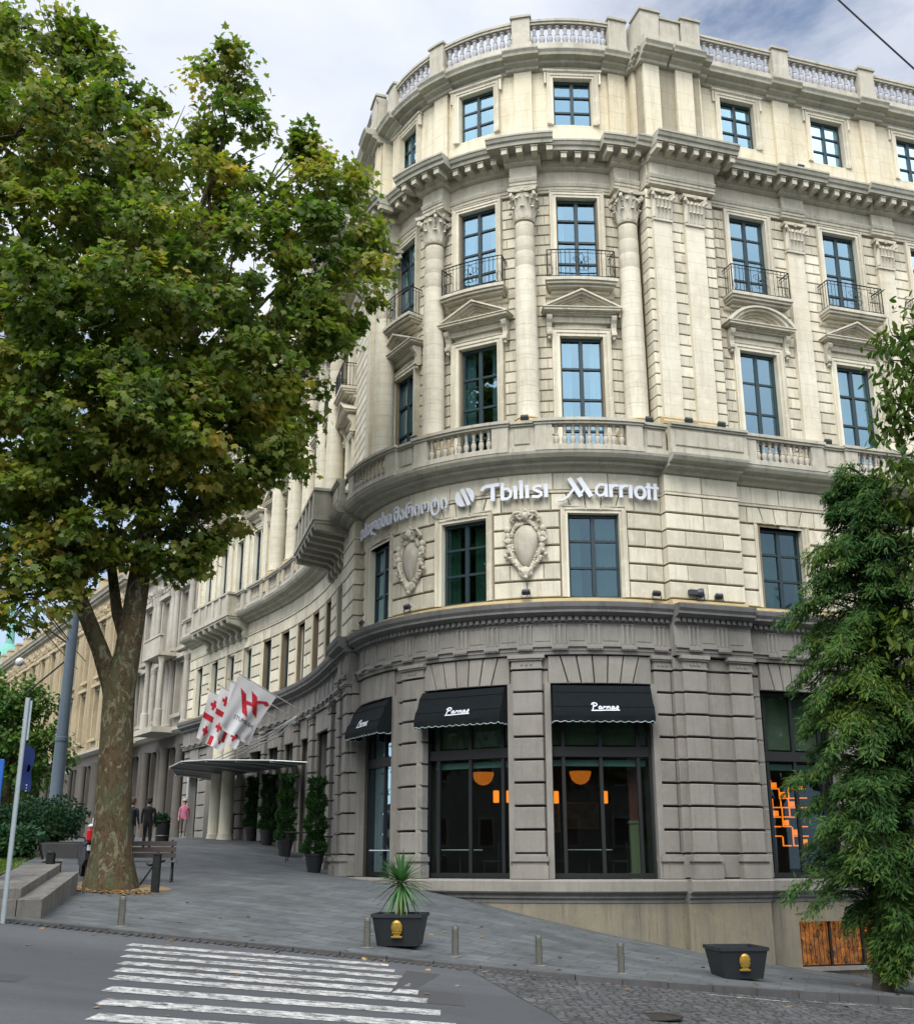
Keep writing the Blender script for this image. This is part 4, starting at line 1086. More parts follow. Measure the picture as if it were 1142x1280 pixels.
def sign_word(name, label, word, s0, s1, z0, H, d=.42):
    root = empty(name, W((s0 + s1) / 2, d, z0)); tag(root, label, 'sign')
    adv = sum(GL[c][1] for c in word); k = (s1 - s0) / adv; x = s0
    for c in word:
        st_, a = GL[c]; mb = MB()
        def fn(px, dd, pz, x=x): return W(x + px * k, dd, z0 + pz * H)
        for i, (p, w) in enumerate(st_):
            p = [(px / 1.0, pz) for px, pz in p]; e = .004 * i
            # widths are horizontal units: draw in true metres
            pp = [(px * k, pz * H) for px, pz in p]; ww = [q * .53 * (k + H) for q in w] if hasattr(w, '__len__') else w * .53 * (k + H)
            stroke(mb, pp, ww, d - .07, d + e, lambda a_, b_, c_, x=x: W(x + a_, b_, z0 + c_))
        kid(mb, 'letter', M['white'], root); x += a * k
    return root
sign_word('hotel_sign', 'white raised letters Tbilisi on the cream wall beside the round emblem', 'Tbilisi', -2.5, -.78, 9.66, .50)
sign_word('hotel_sign', 'white raised letters Marriott above the right mezzanine window', 'Marriott', -.28, 2.2, 9.66, .50)
# round emblem: disc cut by slanting bands
root = empty('hotel_emblem', W(-3.12, .42, 9.9)); tag(root, 'round white emblem with slanting bars between the two words on the curved wall', 'emblem')
def discslice(fx0, fx1, R0=.29):
    "part of the disc between two slanted lines"
    pts = []
    sl = -.42
    n = 24
    for k in range(n + 1):
        z = -R0 + 2 * R0 * k / n; hw = math.sqrt(max(0, R0 * R0 - z * z)); a = max(-hw, fx0 + sl * z); b = min(hw, fx1 + sl * z); pts.append((z, a, b))
    return [p for p in pts if p[2] > p[1] + .005]
for fx0, fx1 in ((-.6, -.10), (-.03, .085), (.145, .6)):
    sl_ = discslice(fx0, fx1); mb = MB()
    for (z0, a0, b0), (z1, a1, b1) in zip(sl_, sl_[1:]):
        mb.add([W(-3.12 + x, dd, 9.9 + z) for dd in (.34, .43) for x, z in ((a0, z0), (b0, z0), (b1, z1), (a1, z1))], [(0, 3, 2, 1), (4, 5, 6, 7), (1, 2, 6, 5), (3, 0, 4, 7), (0, 1, 5, 4), (2, 3, 7, 6)])
    kid(mb, 'emblem_segment', M['white'], root)
# Georgian wording, one mesh per letter bent round the wall
def text_letters(body, size, ext):
    cu = bpy.data.curves.new('t', 'FONT'); cu.body = body; cu.size = size; cu.extrude = ext; cu.offset = (.012 if size > .5 else 0); cu.resolution_u = 3
    o = bpy.data.objects.new('t', cu); col.objects.link(o); dg = bpy.context.evaluated_depsgraph_get(); dg.update()
    me = bpy.data.meshes.new_from_object(o.evaluated_get(dg)); bpy.data.objects.remove(o); return me
root = empty('hotel_sign', W(-5.6, .42, 9.7)); tag(root, 'white raised Georgian lettering curving away round the left of the cream wall', 'sign')
word = 'თბილისი მარიოტი'; infos = []; tot = 0
for ch in word:
    if ch == ' ': infos.append((None, .22)); tot += .22; continue
    me = text_letters(ch, 1.0, .1); vv = np.array([v.co[:] for v in me.vertices]); 
    w_ = vv[:, 0].max() - vv[:, 0].min(); infos.append((me, w_)); tot += w_ + .10
k = (8.0 - 3.62) / tot; x = -8.0
for me, w_ in infos:
    if me is None: x += w_ * k; continue
    x0 = min(v.co.x for v in me.vertices)
    for v in me.vertices:
        v.co = W(x + (v.co.x - x0) * k, .385 + v.co.z * .35, 9.68 + v.co.y * .60)
    x += (w_ + .10) * k
    me.name = 'letter'; me.materials.clear(); me.materials.append(M['white'])
    o = bpy.data.objects.new('letter', me); col.objects.link(o); o.parent = root; o.matrix_parent_inverse = wmat(root).inverted()

# ---- awnings
M['awn'] = plain('black_canvas', (.005, .008, .010), .9, 0, .35, 5, .2, bstr=.25); M['awnw'] = plain('awning_trim', (.45, .55, .55), .7)
def awning(c, w, label):
    root = empty('awning', L(c, .05)(0, 0, 4.4)); tag(root, label, 'awning', 'black awnings over the restaurant windows')
    f = L(c, .06)
    prof = [(0, 4.47), (.17, 4.44), (.32, 4.24), (.40, 3.98), (.50, 3.84), (.56, 3.66), (.57, 3.60)]
    mb = MB(); n = 16; vs = []; x0 = w / 2 - .06
    xw = lambda i: x0 + .04 * min(1, i / 4)
    for i, (y, z) in enumerate(prof):
        for k in range(n + 1): vs.append(f(-xw(i) + 2 * xw(i) * k / n, y, z))
    m = n + 1; fs = [(i * m + k, i * m + k + 1, (i + 1) * m + k + 1, (i + 1) * m + k) for i in range(len(prof) - 1) for k in range(n)]
    mb.add(vs, fs)
    for sg in (-1, 1):   # closed ends
        mb.add([f(sg * xw(i), y, z) for i, (y, z) in enumerate(prof)] + [f(sg * xw(6), 0, 3.60)], [tuple(range(len(prof) + 1))])
    kid(mb, 'canvas', M['awn'], root, True)
    mb = MB(); tr = MB(); N = 88; top = []; bot = []
    def val(path):
        pts = []
        for (xa, ya), (xb, yb), cnt in path:
            for k in range(cnt): t = k / cnt; pts.append((xa + (xb - xa) * t, ya + (yb - ya) * t))
        pts.append(path[-1][1]); return pts
    X = xw(6); P = val([((-X, 0), (-X, .57), 16), ((-X, .57), (X, .57), 66), ((X, .57), (X, 0), 16)])
    acc = 0; vs = []; rim = []
    for i, (x, y) in enumerate(P):
        if i: acc += math.hypot(x - P[i - 1][0], y - P[i - 1][1])
        z = 3.46 + .045 * abs(math.sin(acc * math.pi / .21)) ** .8 * -1 + .02
        wob = .012 * math.sin(acc * 7)
        vs += [f(x, y, 3.60), f(x, y + wob, z)]; rim.append(f(x, y + wob, z))
    mb.add(vs, [(2 * i, 2 * i + 2, 2 * i + 3, 2 * i + 1) for i in range(len(P) - 1)]); kid(mb, 'valance', M['awn'], root)
    tube(tr, rim, .009, 4); kid(tr, 'valance_trim', M['awnw'], root)
    mb = MB()
    for yi, z in ((2, 0), (4, 0)): tube(mb, [f(-xw(yi) + 2 * xw(yi) * k / 8, prof[yi][0] + .004, prof[yi][1] + .004) for k in range(9)], .008, 4)
    kid(mb, 'seam', M['awn'], root)
    # handwritten name on the middle panel
    mb = MB(); S = .27
    sk = [[(.04, -.02), (.10, .3), (.20, .82)], [(-.06, .66), (.06, .88), (.26, .96), (.50, .86), (.54, .66), (.38, .50), (.16, .46)],
          [(.98, .40), (.84, .46), (.70, .30), (.74, .12), (.90, .14), (1.00, .42), (1.02, .12), (1.14, .16)], [(1.18, .16), (1.28, .46), (1.34, .36), (1.50, .44)],
          [(1.52, .12), (1.62, .44), (1.66, .2), (1.80, .46), (1.90, .40), (1.90, .14), (2.02, .14)], [(2.36, .40), (2.22, .46), (2.10, .28), (2.14, .12), (2.28, .16), (2.38, .42), (2.40, .12), (2.52, .16)],
          [(2.56, .14), (2.78, .54), (2.84, .34), (2.74, .12), (2.60, .10)], [(-.12, -.10), (.6, -.10), (1.5, -.06), (2.95, -.04)]]
    def onp(x, dd, t):   # t: height on the panel between profile points 3 and 5
        z = 3.76 + t; y = float(np.interp(z, [3.60, 3.66, 3.84, 3.98, 4.22], [.57, .56, .50, .40, .32])) + dd; return f(x, y, z)
    for s_ in sk:
        dense = []
        for a_, b_ in zip(s_, s_[1:]):
            for q in range(4): dense.append((a_[0] + (b_[0] - a_[0]) * q / 4, a_[1] + (b_[1] - a_[1]) * q / 4))
        dense.append(s_[-1])
        stroke(mb, [((px - 1.4) * S * .9 + .02, pz * S * .75) for px, pz in dense], .030, .012, .022, onp)
    kid(mb, 'lettering', M['white'], root)
awning(.4, 2.7, 'black awning lettered Parnas over the window right of the central brick-like stone pier')
awning(-3.28, 2.66, 'black awning lettered Parnas over the middle shop window behind the potted yucca')
awning(-6.95, 2.4, 'black awning lettered Parnas seen sideways over the leftmost shop window')

# ---- floodlights on the ledges
M['lamp'] = plain('lamp_housing', (.06, .07, .08), .4, .4); M['lens'] = plain('lamp_lens', (.30, .34, .36), .15)
def flood(s, d, z, label, round_=False, grp='small floodlights on the ledges'):
    mtx = Lmat(s, d, z); root = empty('floodlight'); root.matrix_basis = mtx; tag(root, label, 'floodlight', grp)
    mb = MB(); lens = MB(); br = MB()
    T = lambda x, y, z_: (x, y * math.cos(.7) - z_ * math.sin(.7), y * math.sin(.7) + z_ * math.cos(.7) + .16)
    if round_: 
        lathe(mb, [(.06, -.14), (.09, -.1), (.13, 0), (.14, .06), (.11, .065)], 16, fn=lambda x, y, z_: (z_ * .2 + x * .0 + z_ * .8, x * .9, y + .2)); lathe(lens, [(.001, .066), (.11, .066)], 16, fn=lambda x, y, z_: (z_ + .005, x * .9, y + .2), cap=False)
        box(mb, -.34, -.1, -.07, .07, .13, .27)
    else:
        bevbox(mb, -.11, .11, -.07, .07, -.05, .05, .01, T); bevbox(lens, -.095, .095, -.055, .055, .051, .055, .001, T)
    box(br, -.13, -.12, -.02, .02, 0, .17); box(br, .12, .13, -.02, .02, 0, .17); box(br, -.12, .12, -.02, .02, 0, .012)
    for m_, n_, mt in ((mb, 'housing', 'lamp'), (lens, 'lens', 'lens'), (br, 'bracket', 'lamp')):
        o = m_.build(n_, M[mt]); o.parent = root
    return root
flood(-1.45, .42, 6.82, 'small floodlight on the ledge under the full-face cartouche')
flood(1.95, .42, 6.82, 'small floodlight on the ledge right of the wide mezzanine window')
flood(3.75, .62, 6.82, 'small floodlight on the ledge right of the round spotlight'); flood(3.15, .66, 6.82, 'round spotlight on the ledge of the projecting corner block', True)
flood(-5.05, .42, 6.82, 'small floodlight on the ledge under the left cartouche'); flood(-7.6, .42, 6.82, 'small floodlight at the shadowy left end of the curved ledge')
for s, lb in ((-1.36, 'small floodlight on the parapet before the column between two windows'), (1.86, 'small floodlight on the parapet before the column next to the corner block'), (2.95, 'small floodlight on the parapet before the left flat pilaster of the corner block'), (4.0, 'small floodlight on the parapet before the right flat pilaster of the corner block'), (7.75, 'small floodlight on the parapet between the right-hand balustrades'), (-4.6, 'small floodlight on the parapet before the column left of the middle bay'), (-7.9, 'small floodlight at the left end of the curved balustrade')):
    flood(s, .72 + (.28 if 2.3 < s < 4.6 else 0), 11.81, lb, grp='floodlights on the balcony parapet')
UP = True
for s, e, lb in ((2.9, .45, 'small floodlight on top of the main cornice at the corner block'), (4.2, .45, 'small floodlight on the main cornice near the block right edge'), (7.72, .1, 'small floodlight on the main cornice right of the first right window')):
    flood(s, .75 + e, 20.97, lb, grp='floodlights on the main cornice')
UP = False

# ---- glass canopy over the entrance
M['canopy'] = glassmat('canopy_glass', (.30, .40, .38), .05); M['steel'] = plain('pale_steel', (.55, .57, .56), .35, .3)
root = empty('entrance_canopy', W(-24, .5, 4)); tag(root, 'curved glass entrance canopy with steel ribs hung over the hotel door', 'canopy')
rim = [(-17.4, .3), (-18.0, 1.6), (-19.5, 2.6), (-21.5, 3.3), (-24, 3.6), (-26.5, 3.3), (-28.4, 2.4), (-29.2, .5)]
zc_ = lambda s, d: 3.50 + .05 * d + .22 * math.exp(-((s + 24.5) / 4.5) ** 2) * (1 if d > 1 else .6)
mb = MB(); vs = []; K = 6
for s, d in rim:
    for k in range(K + 1): dd = .3 + (d - .3) * k / K; vs.append(W(s, dd, zc_(s, dd)))
m = K + 1; mb.add(vs, [(i * m + k, i * m + k + 1, (i + 1) * m + k + 1, (i + 1) * m + k) for i in range(len(rim) - 1) for k in range(K)])
M['cansheet'] = plain('canopy_underside', (.07, .085, .08), .5, 0)
kid(mb, 'glass_sheet', M['cansheet'], root, 'all')
mb = MB(); tube(mb, [W(s, d, zc_(s, d) + .02) for s, d in rim], .03, 6); kid(mb, 'rim', M['steel'], root)
mb = MB()
for s, d in rim[1:-1]: tube(mb, [W(s, .3 + (d - .3) * t, zc_(s, .3 + (d - .3) * t) - .03) for t in (0, .5, 1)], .035, 5)
kid(mb, 'ribs', M['steel'], root)
for k in range(3):
    mb = MB(); tube(mb, [W(-24.5 + .35 * k, 2.6 - .25 * k, 3.85), W(-20.2 + .3 * k, 1.3 - .2 * k, 4.75 - .02 * k), W(-18.6 + .2 * k, .5, 5.4)], .028, 5); kid(mb, 'tie_rod', M['steel'], root)
for s in (-26.9, -25.55):
    mb = MB(); lathe(mb, [(.36, .5), (.36, .95), (.33, 1.0), (.34, 1.08), (.30, 1.14), (.27, 4.9), (.32, 4.95), (.34, 5.1), (.38, 5.2), (.38, 5.27)], 20, W(s, .95, 0)); kid(mb, 'entrance_column', M['cream'], hotel, True)

# ---- flags on slanting poles
M['flagw'] = plain('white_flag_cloth', (.70, .70, .72), .8, 0, .08, 3); M['flagr'] = plain('red_dye', (.50, .012, .03), .8); M['flagk'] = plain('black_print', (.05, .05, .05), .8)
def cross(cx, cz, r, t):
    return [[(cx - t, cz - r), (cx + t, cz - r), (cx + t, cz - t), (cx + r, cz - t), (cx + r, cz + t), (cx + t, cz + t), (cx + t, cz + r), (cx - t, cz + r), (cx - t, cz + t), (cx - r, cz + t), (cx - r, cz - t), (cx - t, cz - t)]]
def flag(s, kind, label, ph, dr, tipd=2.75, up=1.30):
    root = empty('flag', W(s, .4, 5.7)); tag(root, label, 'flag', 'flags over the hotel entrance')
    a = Vector(W(s, .35, 5.7)); b = Vector(W(s - .25, tipd, 5.7 + up)); ax = b - a
    mb = MB(); tube(mb, [a, b + ax * .03], .022, 6); kid(mb, 'pole', M['steel'], root)
    mb = MB(); blob(mb, b + ax * .04, .05, 8, 6); kid(mb, 'finial', plain('gilt', (.5, .35, .1), .3, .8), root)
    t = ax.normalized(); nrm = t.cross(Vector((0, 0, 1))).normalized()
    wid, ln = 1.7, 1.95
    def C(u, v, off=0):   # u: 0 outer .. 1 inner, v: 0 top .. 1 bottom
        p = b - t * (u * wid * (1 - .28 * v)) + Vector((0, 0, -1)) * (v * ln) + Vector((dr * v * ln, -.06 * v, 0))
        p -= Vector((0, 0, 1)) * .04
        return p + nrm * (.09 * v * math.sin(u * 7 + ph) + .05 * math.sin(u * 15 + ph + v * 3) * v + off)
    mb = MB(); n = 22; vs = [C(i / n, j / n) for j in range(n + 1) for i in range(n + 1)]
    mb.add(vs, [(j * (n + 1) + i, j * (n + 1) + i + 1, (j + 1) * (n + 1) + i + 1, (j + 1) * (n + 1) + i) for j in range(n) for i in range(n)])
    cl = kid(mb, 'cloth', M['flagw'], root, 'all')
    mb = MB()
    def patch(poly, off):   # split outline into a fine grid clipped by point test
        xs = [p[0] for p in poly]; ys = [p[1] for p in poly]; N = 34
        def inside(x, y):
            c = False; j = len(poly) - 1
            for i in range(len(poly)):
                if (poly[i][1] > y) != (poly[j][1] > y) and x < (poly[j][0] - poly[i][0]) * (y - poly[i][1]) / (poly[j][1] - poly[i][1]) + poly[i][0]: c = not c
                j = i
            return c
        x0, x1, y0, y1 = min(xs), max(xs), min(ys), max(ys); g = {}
        for i in range(N):
            for j in range(N):
                if inside(x0 + (x1 - x0) * (i + .5) / N, y0 + (y1 - y0) * (j + .5) / N):
                    q = []
                    for di, dj in ((0, 0), (1, 0), (1, 1), (0, 1)):
                        k = (i + di, j + dj)
                        if k not in g: g[k] = len(mb.v); mb.v.append(tuple(C((x0 + (x1 - x0) * k[0] / N) if kind == 'georgia' else 1.12 - (x0 + (x1 - x0) * k[0] / N), y0 + (y1 - y0) * k[1] / N, off)))
                        q.append(g[k])
                    mb.f.append(tuple(q))
    for off in (.012, -.012):
        if kind == 'georgia':
            patch([(.43, 0.01), (.57, .01), (.57, .43), (.99, .43), (.99, .57), (.57, .57), (.57, .99), (.43, .99), (.43, .57), (.01, .57), (.01, .43), (.43, .43)], off)
            for cx in (.22, .78):
                for cz in (.22, .78): patch(cross(cx, cz, .10, .035)[0], off)
        else:
            for P_ in ([(.51, .24), (.69, .18), (.43, .62), (.25, .68)], [(.79, .31), (.96, .25), (.66, .74), (.48, .79)], [(.56, .42), (.70, .44), (.66, .52), (.50, .50)], [(.50, .42), (.30, .30), (.20, .33), (.14, .26), (.24, .21), (.34, .26), (.58, .38)]):
                patch([(x, y * .8) for x, y in P_], off)
    kid(mb, 'emblem', M['flagr'], cl)
    if kind != 'georgia':
        mb = MB()
        me = text_letters('STUMRAH', .16, .002)
        for off in (.014, -.014):
            vs = [C(.30 + v.co.x * .85, .76 - v.co.y * .7, off) for v in me.vertices]; mb.add(vs, [tuple(p.vertices) for p in me.polygons])
        kid(mb, 'lettering', M['flagk'], cl)
flag(-18.8, 'hotel', 'white flag with a dark red monogram and small lettering, nearest of the row', .4, -.32)
flag(-20.4, 'georgia', 'white flag with red crosses half hidden behind the monogram flag', 2.0, -.10, 2.7, 1.25)
flag(-21.9, 'georgia', 'white flag with a big red cross, folded, third along the row', 3.6, -.16, 2.7, 1.2)
flag(-23.4, 'georgia', 'white flag with a big red cross hanging at the far left of the row', 5.2, -.22, 2.7, 1.2)

# ---- lit things inside the restaurant
M['orange'] = plain('orange_lampshade', (.4, .12, .02), .6, 0, .1, emit=(1, .24, .02), es=.32); M['amber'] = plain('amber_glass', (.5, .2, .03), .5, emit=(1, .25, .02), es=1.1)
def bowl(x, y, z, label):
    root = empty('pendant_lamp', (x, y, z)); tag(root, label, 'lamp', 'orange bowl lamps in the restaurant')
    mb = MB(); lathe(mb, [(.02, -.30), (.13, -.27), (.24, -.18), (.30, -.02), (.31, .06), (.29, .06), (.28, 0), (.22, -.15), (.12, -.24), (.01, -.27)], 24, cap=False); o = mb.build('lamp_shade', M['orange'], root, True)
    mb = MB(); tube(mb, [(0, 0, -.2), (0, 0, 4.55 - z)], .012, 5); mb.build('cord', M['black'], root)
bowl(3.5, 32.6, 2.36, 'orange bowl pendant lamp behind the right shop window'); bowl(.75, 33.0, 2.36, 'orange bowl pendant lamp behind the middle shop window')
def sconce(x, y, z, label):
    root = empty('tube_lamp', (x, y, z)); tag(root, label, 'lamp', 'small glowing tube lamps in the restaurant')
    mb = MB(); lathe(mb, [(.075, -.17), (.085, -.15), (.085, .15), (.075, .17)], 14); mb.build('lamp_shade', M['amber'], root, True)
    mb = MB(); tube(mb, [(0, 0, .17), (0, 0, 4.55 - z)], .01, 5); mb.build('cord', M['black'], root)
sconce(4.25, 33.2, 1.74, 'glowing tube lamp right of the bowl lamp, right shop window'); sconce(2.84, 33.2, 1.74, 'glowing tube lamp at the left edge of the right shop window')
sconce(1.52, 33.6, 1.78, 'glowing tube lamp next to the right edge of the middle shop window'); sconce(1.14, 33.6, 1.78, 'glowing tube lamp in the middle shop window, left of its twin')
root = empty('lattice_lamp', (9.75, 34.2, 1.3)); tag(root, 'orange glowing lattice lamp behind the window beside the conifer', 'lamp')
mb = MB()
for i in range(4):
    for j in range(7):
        if (i * 7 + j * 3) % 5 == 0: continue
        x, z = -.45 + i * .26, -.9 + j * .27; q = .09 * math.sin(i * 2.1 + j)
        box(mb, x, x + .26, q, q + .03, z, z + .035); box(mb, x, x + .035, q, q + .03, z + .036, z + .27)
        if (i + j) % 3 == 0: box(mb, x + .05, x + .2, q + .04, q + .06, z + .05, z + .2)
mb.build('lattice', plain('orange_glow', (.5, .15, .02), .6, emit=(1, .22, .015), es=1.0), root)
M['cloth'] = plain('table_top', (.55, .6, .62), .5); M['chairm'] = plain('dark_chair', (.03, .025, .02), .5)
def cafe_table(x, y, label):
    root = empty('cafe_table', (x, y, -.46)); tag(root, label, 'table', 'restaurant tables')
    mb = MB(); bevbox(mb, -.6, .6, -.35, .35, .72, .75, .008); mb.build('table_top', M['cloth'], root)
    mb = MB(); lathe(mb, [(.25, 0), (.25, .02), (.04, .05), (.035, .7), (.12, .72)], 12); mb.build('pedestal', M['chairm'], root, True)
cafe_table(3.55, 31.6, 'white topped restaurant table behind the right shop window'); cafe_table(.1, 32.2, 'white topped restaurant table behind the middle shop window'); cafe_table(-1.9, 33.6, 'white topped restaurant table behind the leftmost shop window')
def chair(x, y, rz, label):
    root = empty('restaurant_chair', (x, y, -.46), rz); tag(root, label, 'chair', 'restaurant chairs')
    mb = MB(); bevbox(mb, -.22, .22, -.22, .22, .42, .47, .01); mb.build('seat', M['chairm'], root)
    mb = MB(); bevbox(mb, -.22, .22, .19, .22, .48, .95, .008); mb.build('backrest', M['chairm'], root)
    for a in (-.19, .19):
        for b in (-.19, .19): mb = MB(); tube(mb, [(a, b, 0), (a, b, .42)], .016, 6); mb.build('leg', M['chairm'], root)
M['gold'] = plain('gold_paint', (.42, .27, .05), .42, .5, .2, 20)
def picture(s, z, w_, h_, lb):
    mtx = Lmat(s, -4.98, z); root = empty('wall_picture'); root.matrix_basis = mtx; tag(root, lb, 'picture', 'pictures on the restaurant wall')
    mb = MB(); bevbox(mb, -w_ / 2, w_ / 2, 0, .05, -h_ / 2, h_ / 2, .01); mb.build('frame', M['gold'], root)
    mb = MB(); box(mb, -w_ / 2 + .06, w_ / 2 - .06, .051, .056, -h_ / 2 + .06, h_ / 2 - .06); mb.build('canvas', plain('dim_canvas', (.20, .15, .10), .7, 0, .8, 4), root)
picture(1.5, 1.3, 1.1, .8, 'gilt framed picture on the restaurant wall behind the right shop window'); picture(-3.0, 1.3, .8, 1.0, 'gilt framed picture on the restaurant wall behind the middle shop window'); picture(6.0, 1.2, 1.0, 1.3, 'gilt framed picture on the restaurant wall behind the lattice lamp')
for x, y, rz, lb in ((2.85, 31.9, 1.57, 'dark chair left of the table in the right shop window'), (4.4, 31.8, -1.57, 'dark chair right of the table in the right shop window'), (-.7, 32.5, 1.57, 'dark chair left of the table in the middle shop window'), (.95, 32.4, -1.57, 'dark chair right of the table in the middle shop window')): chair(x, y, rz, lb)
mb = MB(); bevbox(mb, -.13, .13, -.13, .13, -.46, 1.0, .02); bevbox(mb, -.16, .16, -.16, .16, -.46, -.3, .01); bevbox(mb, -.16, .16, -.16, .16, .94, 1.02, .01)
root = empty('interior_pillar', (4.75, 31.2, 0)); tag(root, 'pale green pillar with a red upper shaft at the right window edge', 'pillar'); mb.build('pillar_base', plain('green_panel', (.17, .19, .10), .6), root)
mb = MB(); box(mb, -.11, .11, -.11, .11, 1.02, 4.6); mb.build('pillar_shaft', plain('red_panel', (.14, .035, .025), .6), root)

# ================================================================== street furniture
M['inox'] = plain('brushed_steel', (.20, .195, .17), .4, .7, .2, 14)
def bollard_proto():
    root = empty('bollard'); mb = MB()
    lathe(mb, [(.062, 0), (.062, .33), (.055, .333), (.055, .345), (.062, .348), (.062, .375), (.055, .378), (.055, .39), (.062, .393), (.062, .42), (.055, .423), (.055, .435), (.062, .438), (.062, .49), (.058, .505), (.0, .515)], 20, cap=False); mb.build('post', M['inox'], root, True)
    mb = MB(); lathe(mb, [(.13, 0), (.13, .012), (.065, .016)], 20); mb.build('base_plate', M['granite'], root, True); return root
bp = bollard_proto(); first = True
for x, y, lb in ((-5.96, 21.15, 'steel bollard standing alone left of the zebra crossing'), (-1.62, 21.55, 'steel bollard touching the yucca planter on its left'), (-.03, 21.6, 'steel bollard first to the right of the yucca planter'), (1.46, 21.45, 'steel bollard second to the right of the yucca planter'), (2.93, 21.5, 'steel bollard nearest to the empty black planter')):
    o = bp if first else copy_tree(bp); first = False
    o.location = (x, y, hs(x, y) - .01); tag(o, lb, 'bollard', 'steel bollards along the kerb')
M['plbox'] = plain('black_planter', (.010, .014, .017), .55, 0, .3, 6); M['gold'] = plain('gold_paint', (.42, .27, .05), .42, .5, .2, 20); M['soil'] = plain('soil', (.03, .022, .015), .9)
def planter(x, y, rz, label, soil=True):
    z = hs(x, y); root = empty('planter_box', (x, y, z), rz); tag(root, label, 'planter', 'black planters with a gold emblem')
    mb = MB(); H, a, b = .57, .37, .465
    vs = [(-a, -a, .02), (a, -a, .02), (a, a, .02), (-a, a, .02), (-b, -b, H), (b, -b, H), (b, b, H), (-b, b, H)]; vi = [(-b + .05, -b + .05, H), (b - .05, -b + .05, H), (b - .05, b - .05, H), (-b + .05, b - .05, H), (-b + .06, -b + .06, H - .1), (b - .06, -b + .06, H - .1), (b - .06, b - .06, H - .1), (-b + .06, b - .06, H - .1)]
    mb.add(vs + vi, [(0, 3, 2, 1), (0, 1, 5, 4), (1, 2, 6, 5), (2, 3, 7, 6), (3, 0, 4, 7)] + [(4 + i, 4 + (i + 1) % 4, 8 + (i + 1) % 4, 8 + i) for i in range(4)] + [(8 + i, 8 + (i + 1) % 4, 12 + (i + 1) % 4, 12 + i) for i in range(4)]); mb.build('box', M['plbox'], root)
    mb = MB()
    for i in range(4):
        r = Matrix.Rotation(i * math.pi / 2, 3, 'Z'); box(mb, -b - .015, b + .015, -b - .015, -b + .0, H - .06, H + .005, lambda x_, y_, z_: tuple(r @ Vector((x_, y_, z_))))
    mb.build('rim', M['plbox'], root)
    mb = MB(); mb.add([(-b + .06, -b + .06, H - .09), (b - .06, -b + .06, H - .09), (b - .06, b - .06, H - .09), (-b + .06, b - .06, H - .09)], [(0, 1, 2, 3)]); mb.build('soil', M['soil'], root)
    mb = MB(); yy_ = -.47
    T = lambda x_, y_, z_: (x_, y_ - .0 - (z_ - .3) * .17, z_)
    blob(mb, (0, -.455, .34), (.105, .05, .13), 14, 10, T)
    for k in range(5):
        for j in range(5): blob(mb, (-.07 + .035 * j + (.015 if k % 2 else 0), -.495 + .25 * abs(-.07 + .035 * j), .25 + .04 * k), (.018, .012, .018), 6, 4, T)
    bevbox(mb, -.10, .10, -.50, -.43, .16, .195, .008, T); bevbox(mb, -.06, .06, -.49, -.43, .195, .225, .006, T)
    mb.build('gold_pineapple_emblem', M['gold'], root, True); return root
pl1 = planter(-1.05, 22.15, -.10, 'black square planter with gold emblem holding the spiky yucca')
pl2 = planter(5.3, 22.85, .12, 'empty black square planter with gold emblem near the conifer')
def leafmat(name, cols, trans=.35, rough=.45):
    m, nt, bs = newmat(name); geo = nd(nt, 'ShaderNodeNewGeometry')
    at = nd(nt, 'ShaderNodeAttribute'); at.attribute_name = 'tone'
    m1 = nd(nt, 'ShaderNodeMath', operation='MULTIPLY'); m1.inputs[1].default_value = .6; nt.links.new(at.outputs['Fac'], m1.inputs[0])
    m2 = nd(nt, 'ShaderNodeMath', operation='MULTIPLY_ADD'); m2.inputs[1].default_value = .4; nt.links.new(geo.outputs['Random Per Island'], m2.inputs[0]); nt.links.new(m1.outputs[0], m2.inputs[2])
    c = ramp(nt, m2.outputs[0], cols)
    c = mix(nt, c, ramp(nt, noise(nt, .55, 4, .65, mapping(nt, (1, 1, 1))), [(.32, (.55, .72, .8)), (.5, (1, 1, 1)), (.68, (1.7, 1.3, .85))]), 1.0, 'MULTIPLY')
    nt.links.new(c, bs.inputs['Base Color']); bs.inputs['Roughness'].default_value = rough; bs.inputs['Specular IOR Level'].default_value = .22
    tr = nd(nt, 'ShaderNodeBsdfTranslucent'); nt.links.new(mix(nt, c, (1.0, 1.25, .5), 1.0, 'MULTIPLY'), tr.inputs[0]); mx = nd(nt, 'ShaderNodeMixShader'); mx.inputs[0].default_value = trans
    nt.links.new(bs.outputs[0], mx.inputs[1]); nt.links.new(tr.outputs[0], mx.inputs[2]); nt.links.new(mx.outputs[0], nt.nodes['Material Output'].inputs[0]); return m
M['yucca'] = leafmat('yucca_leaf', [(0, (.05, .14, .05)), (.6, (.12, .24, .09)), (1, (.30, .38, .22))], .2)
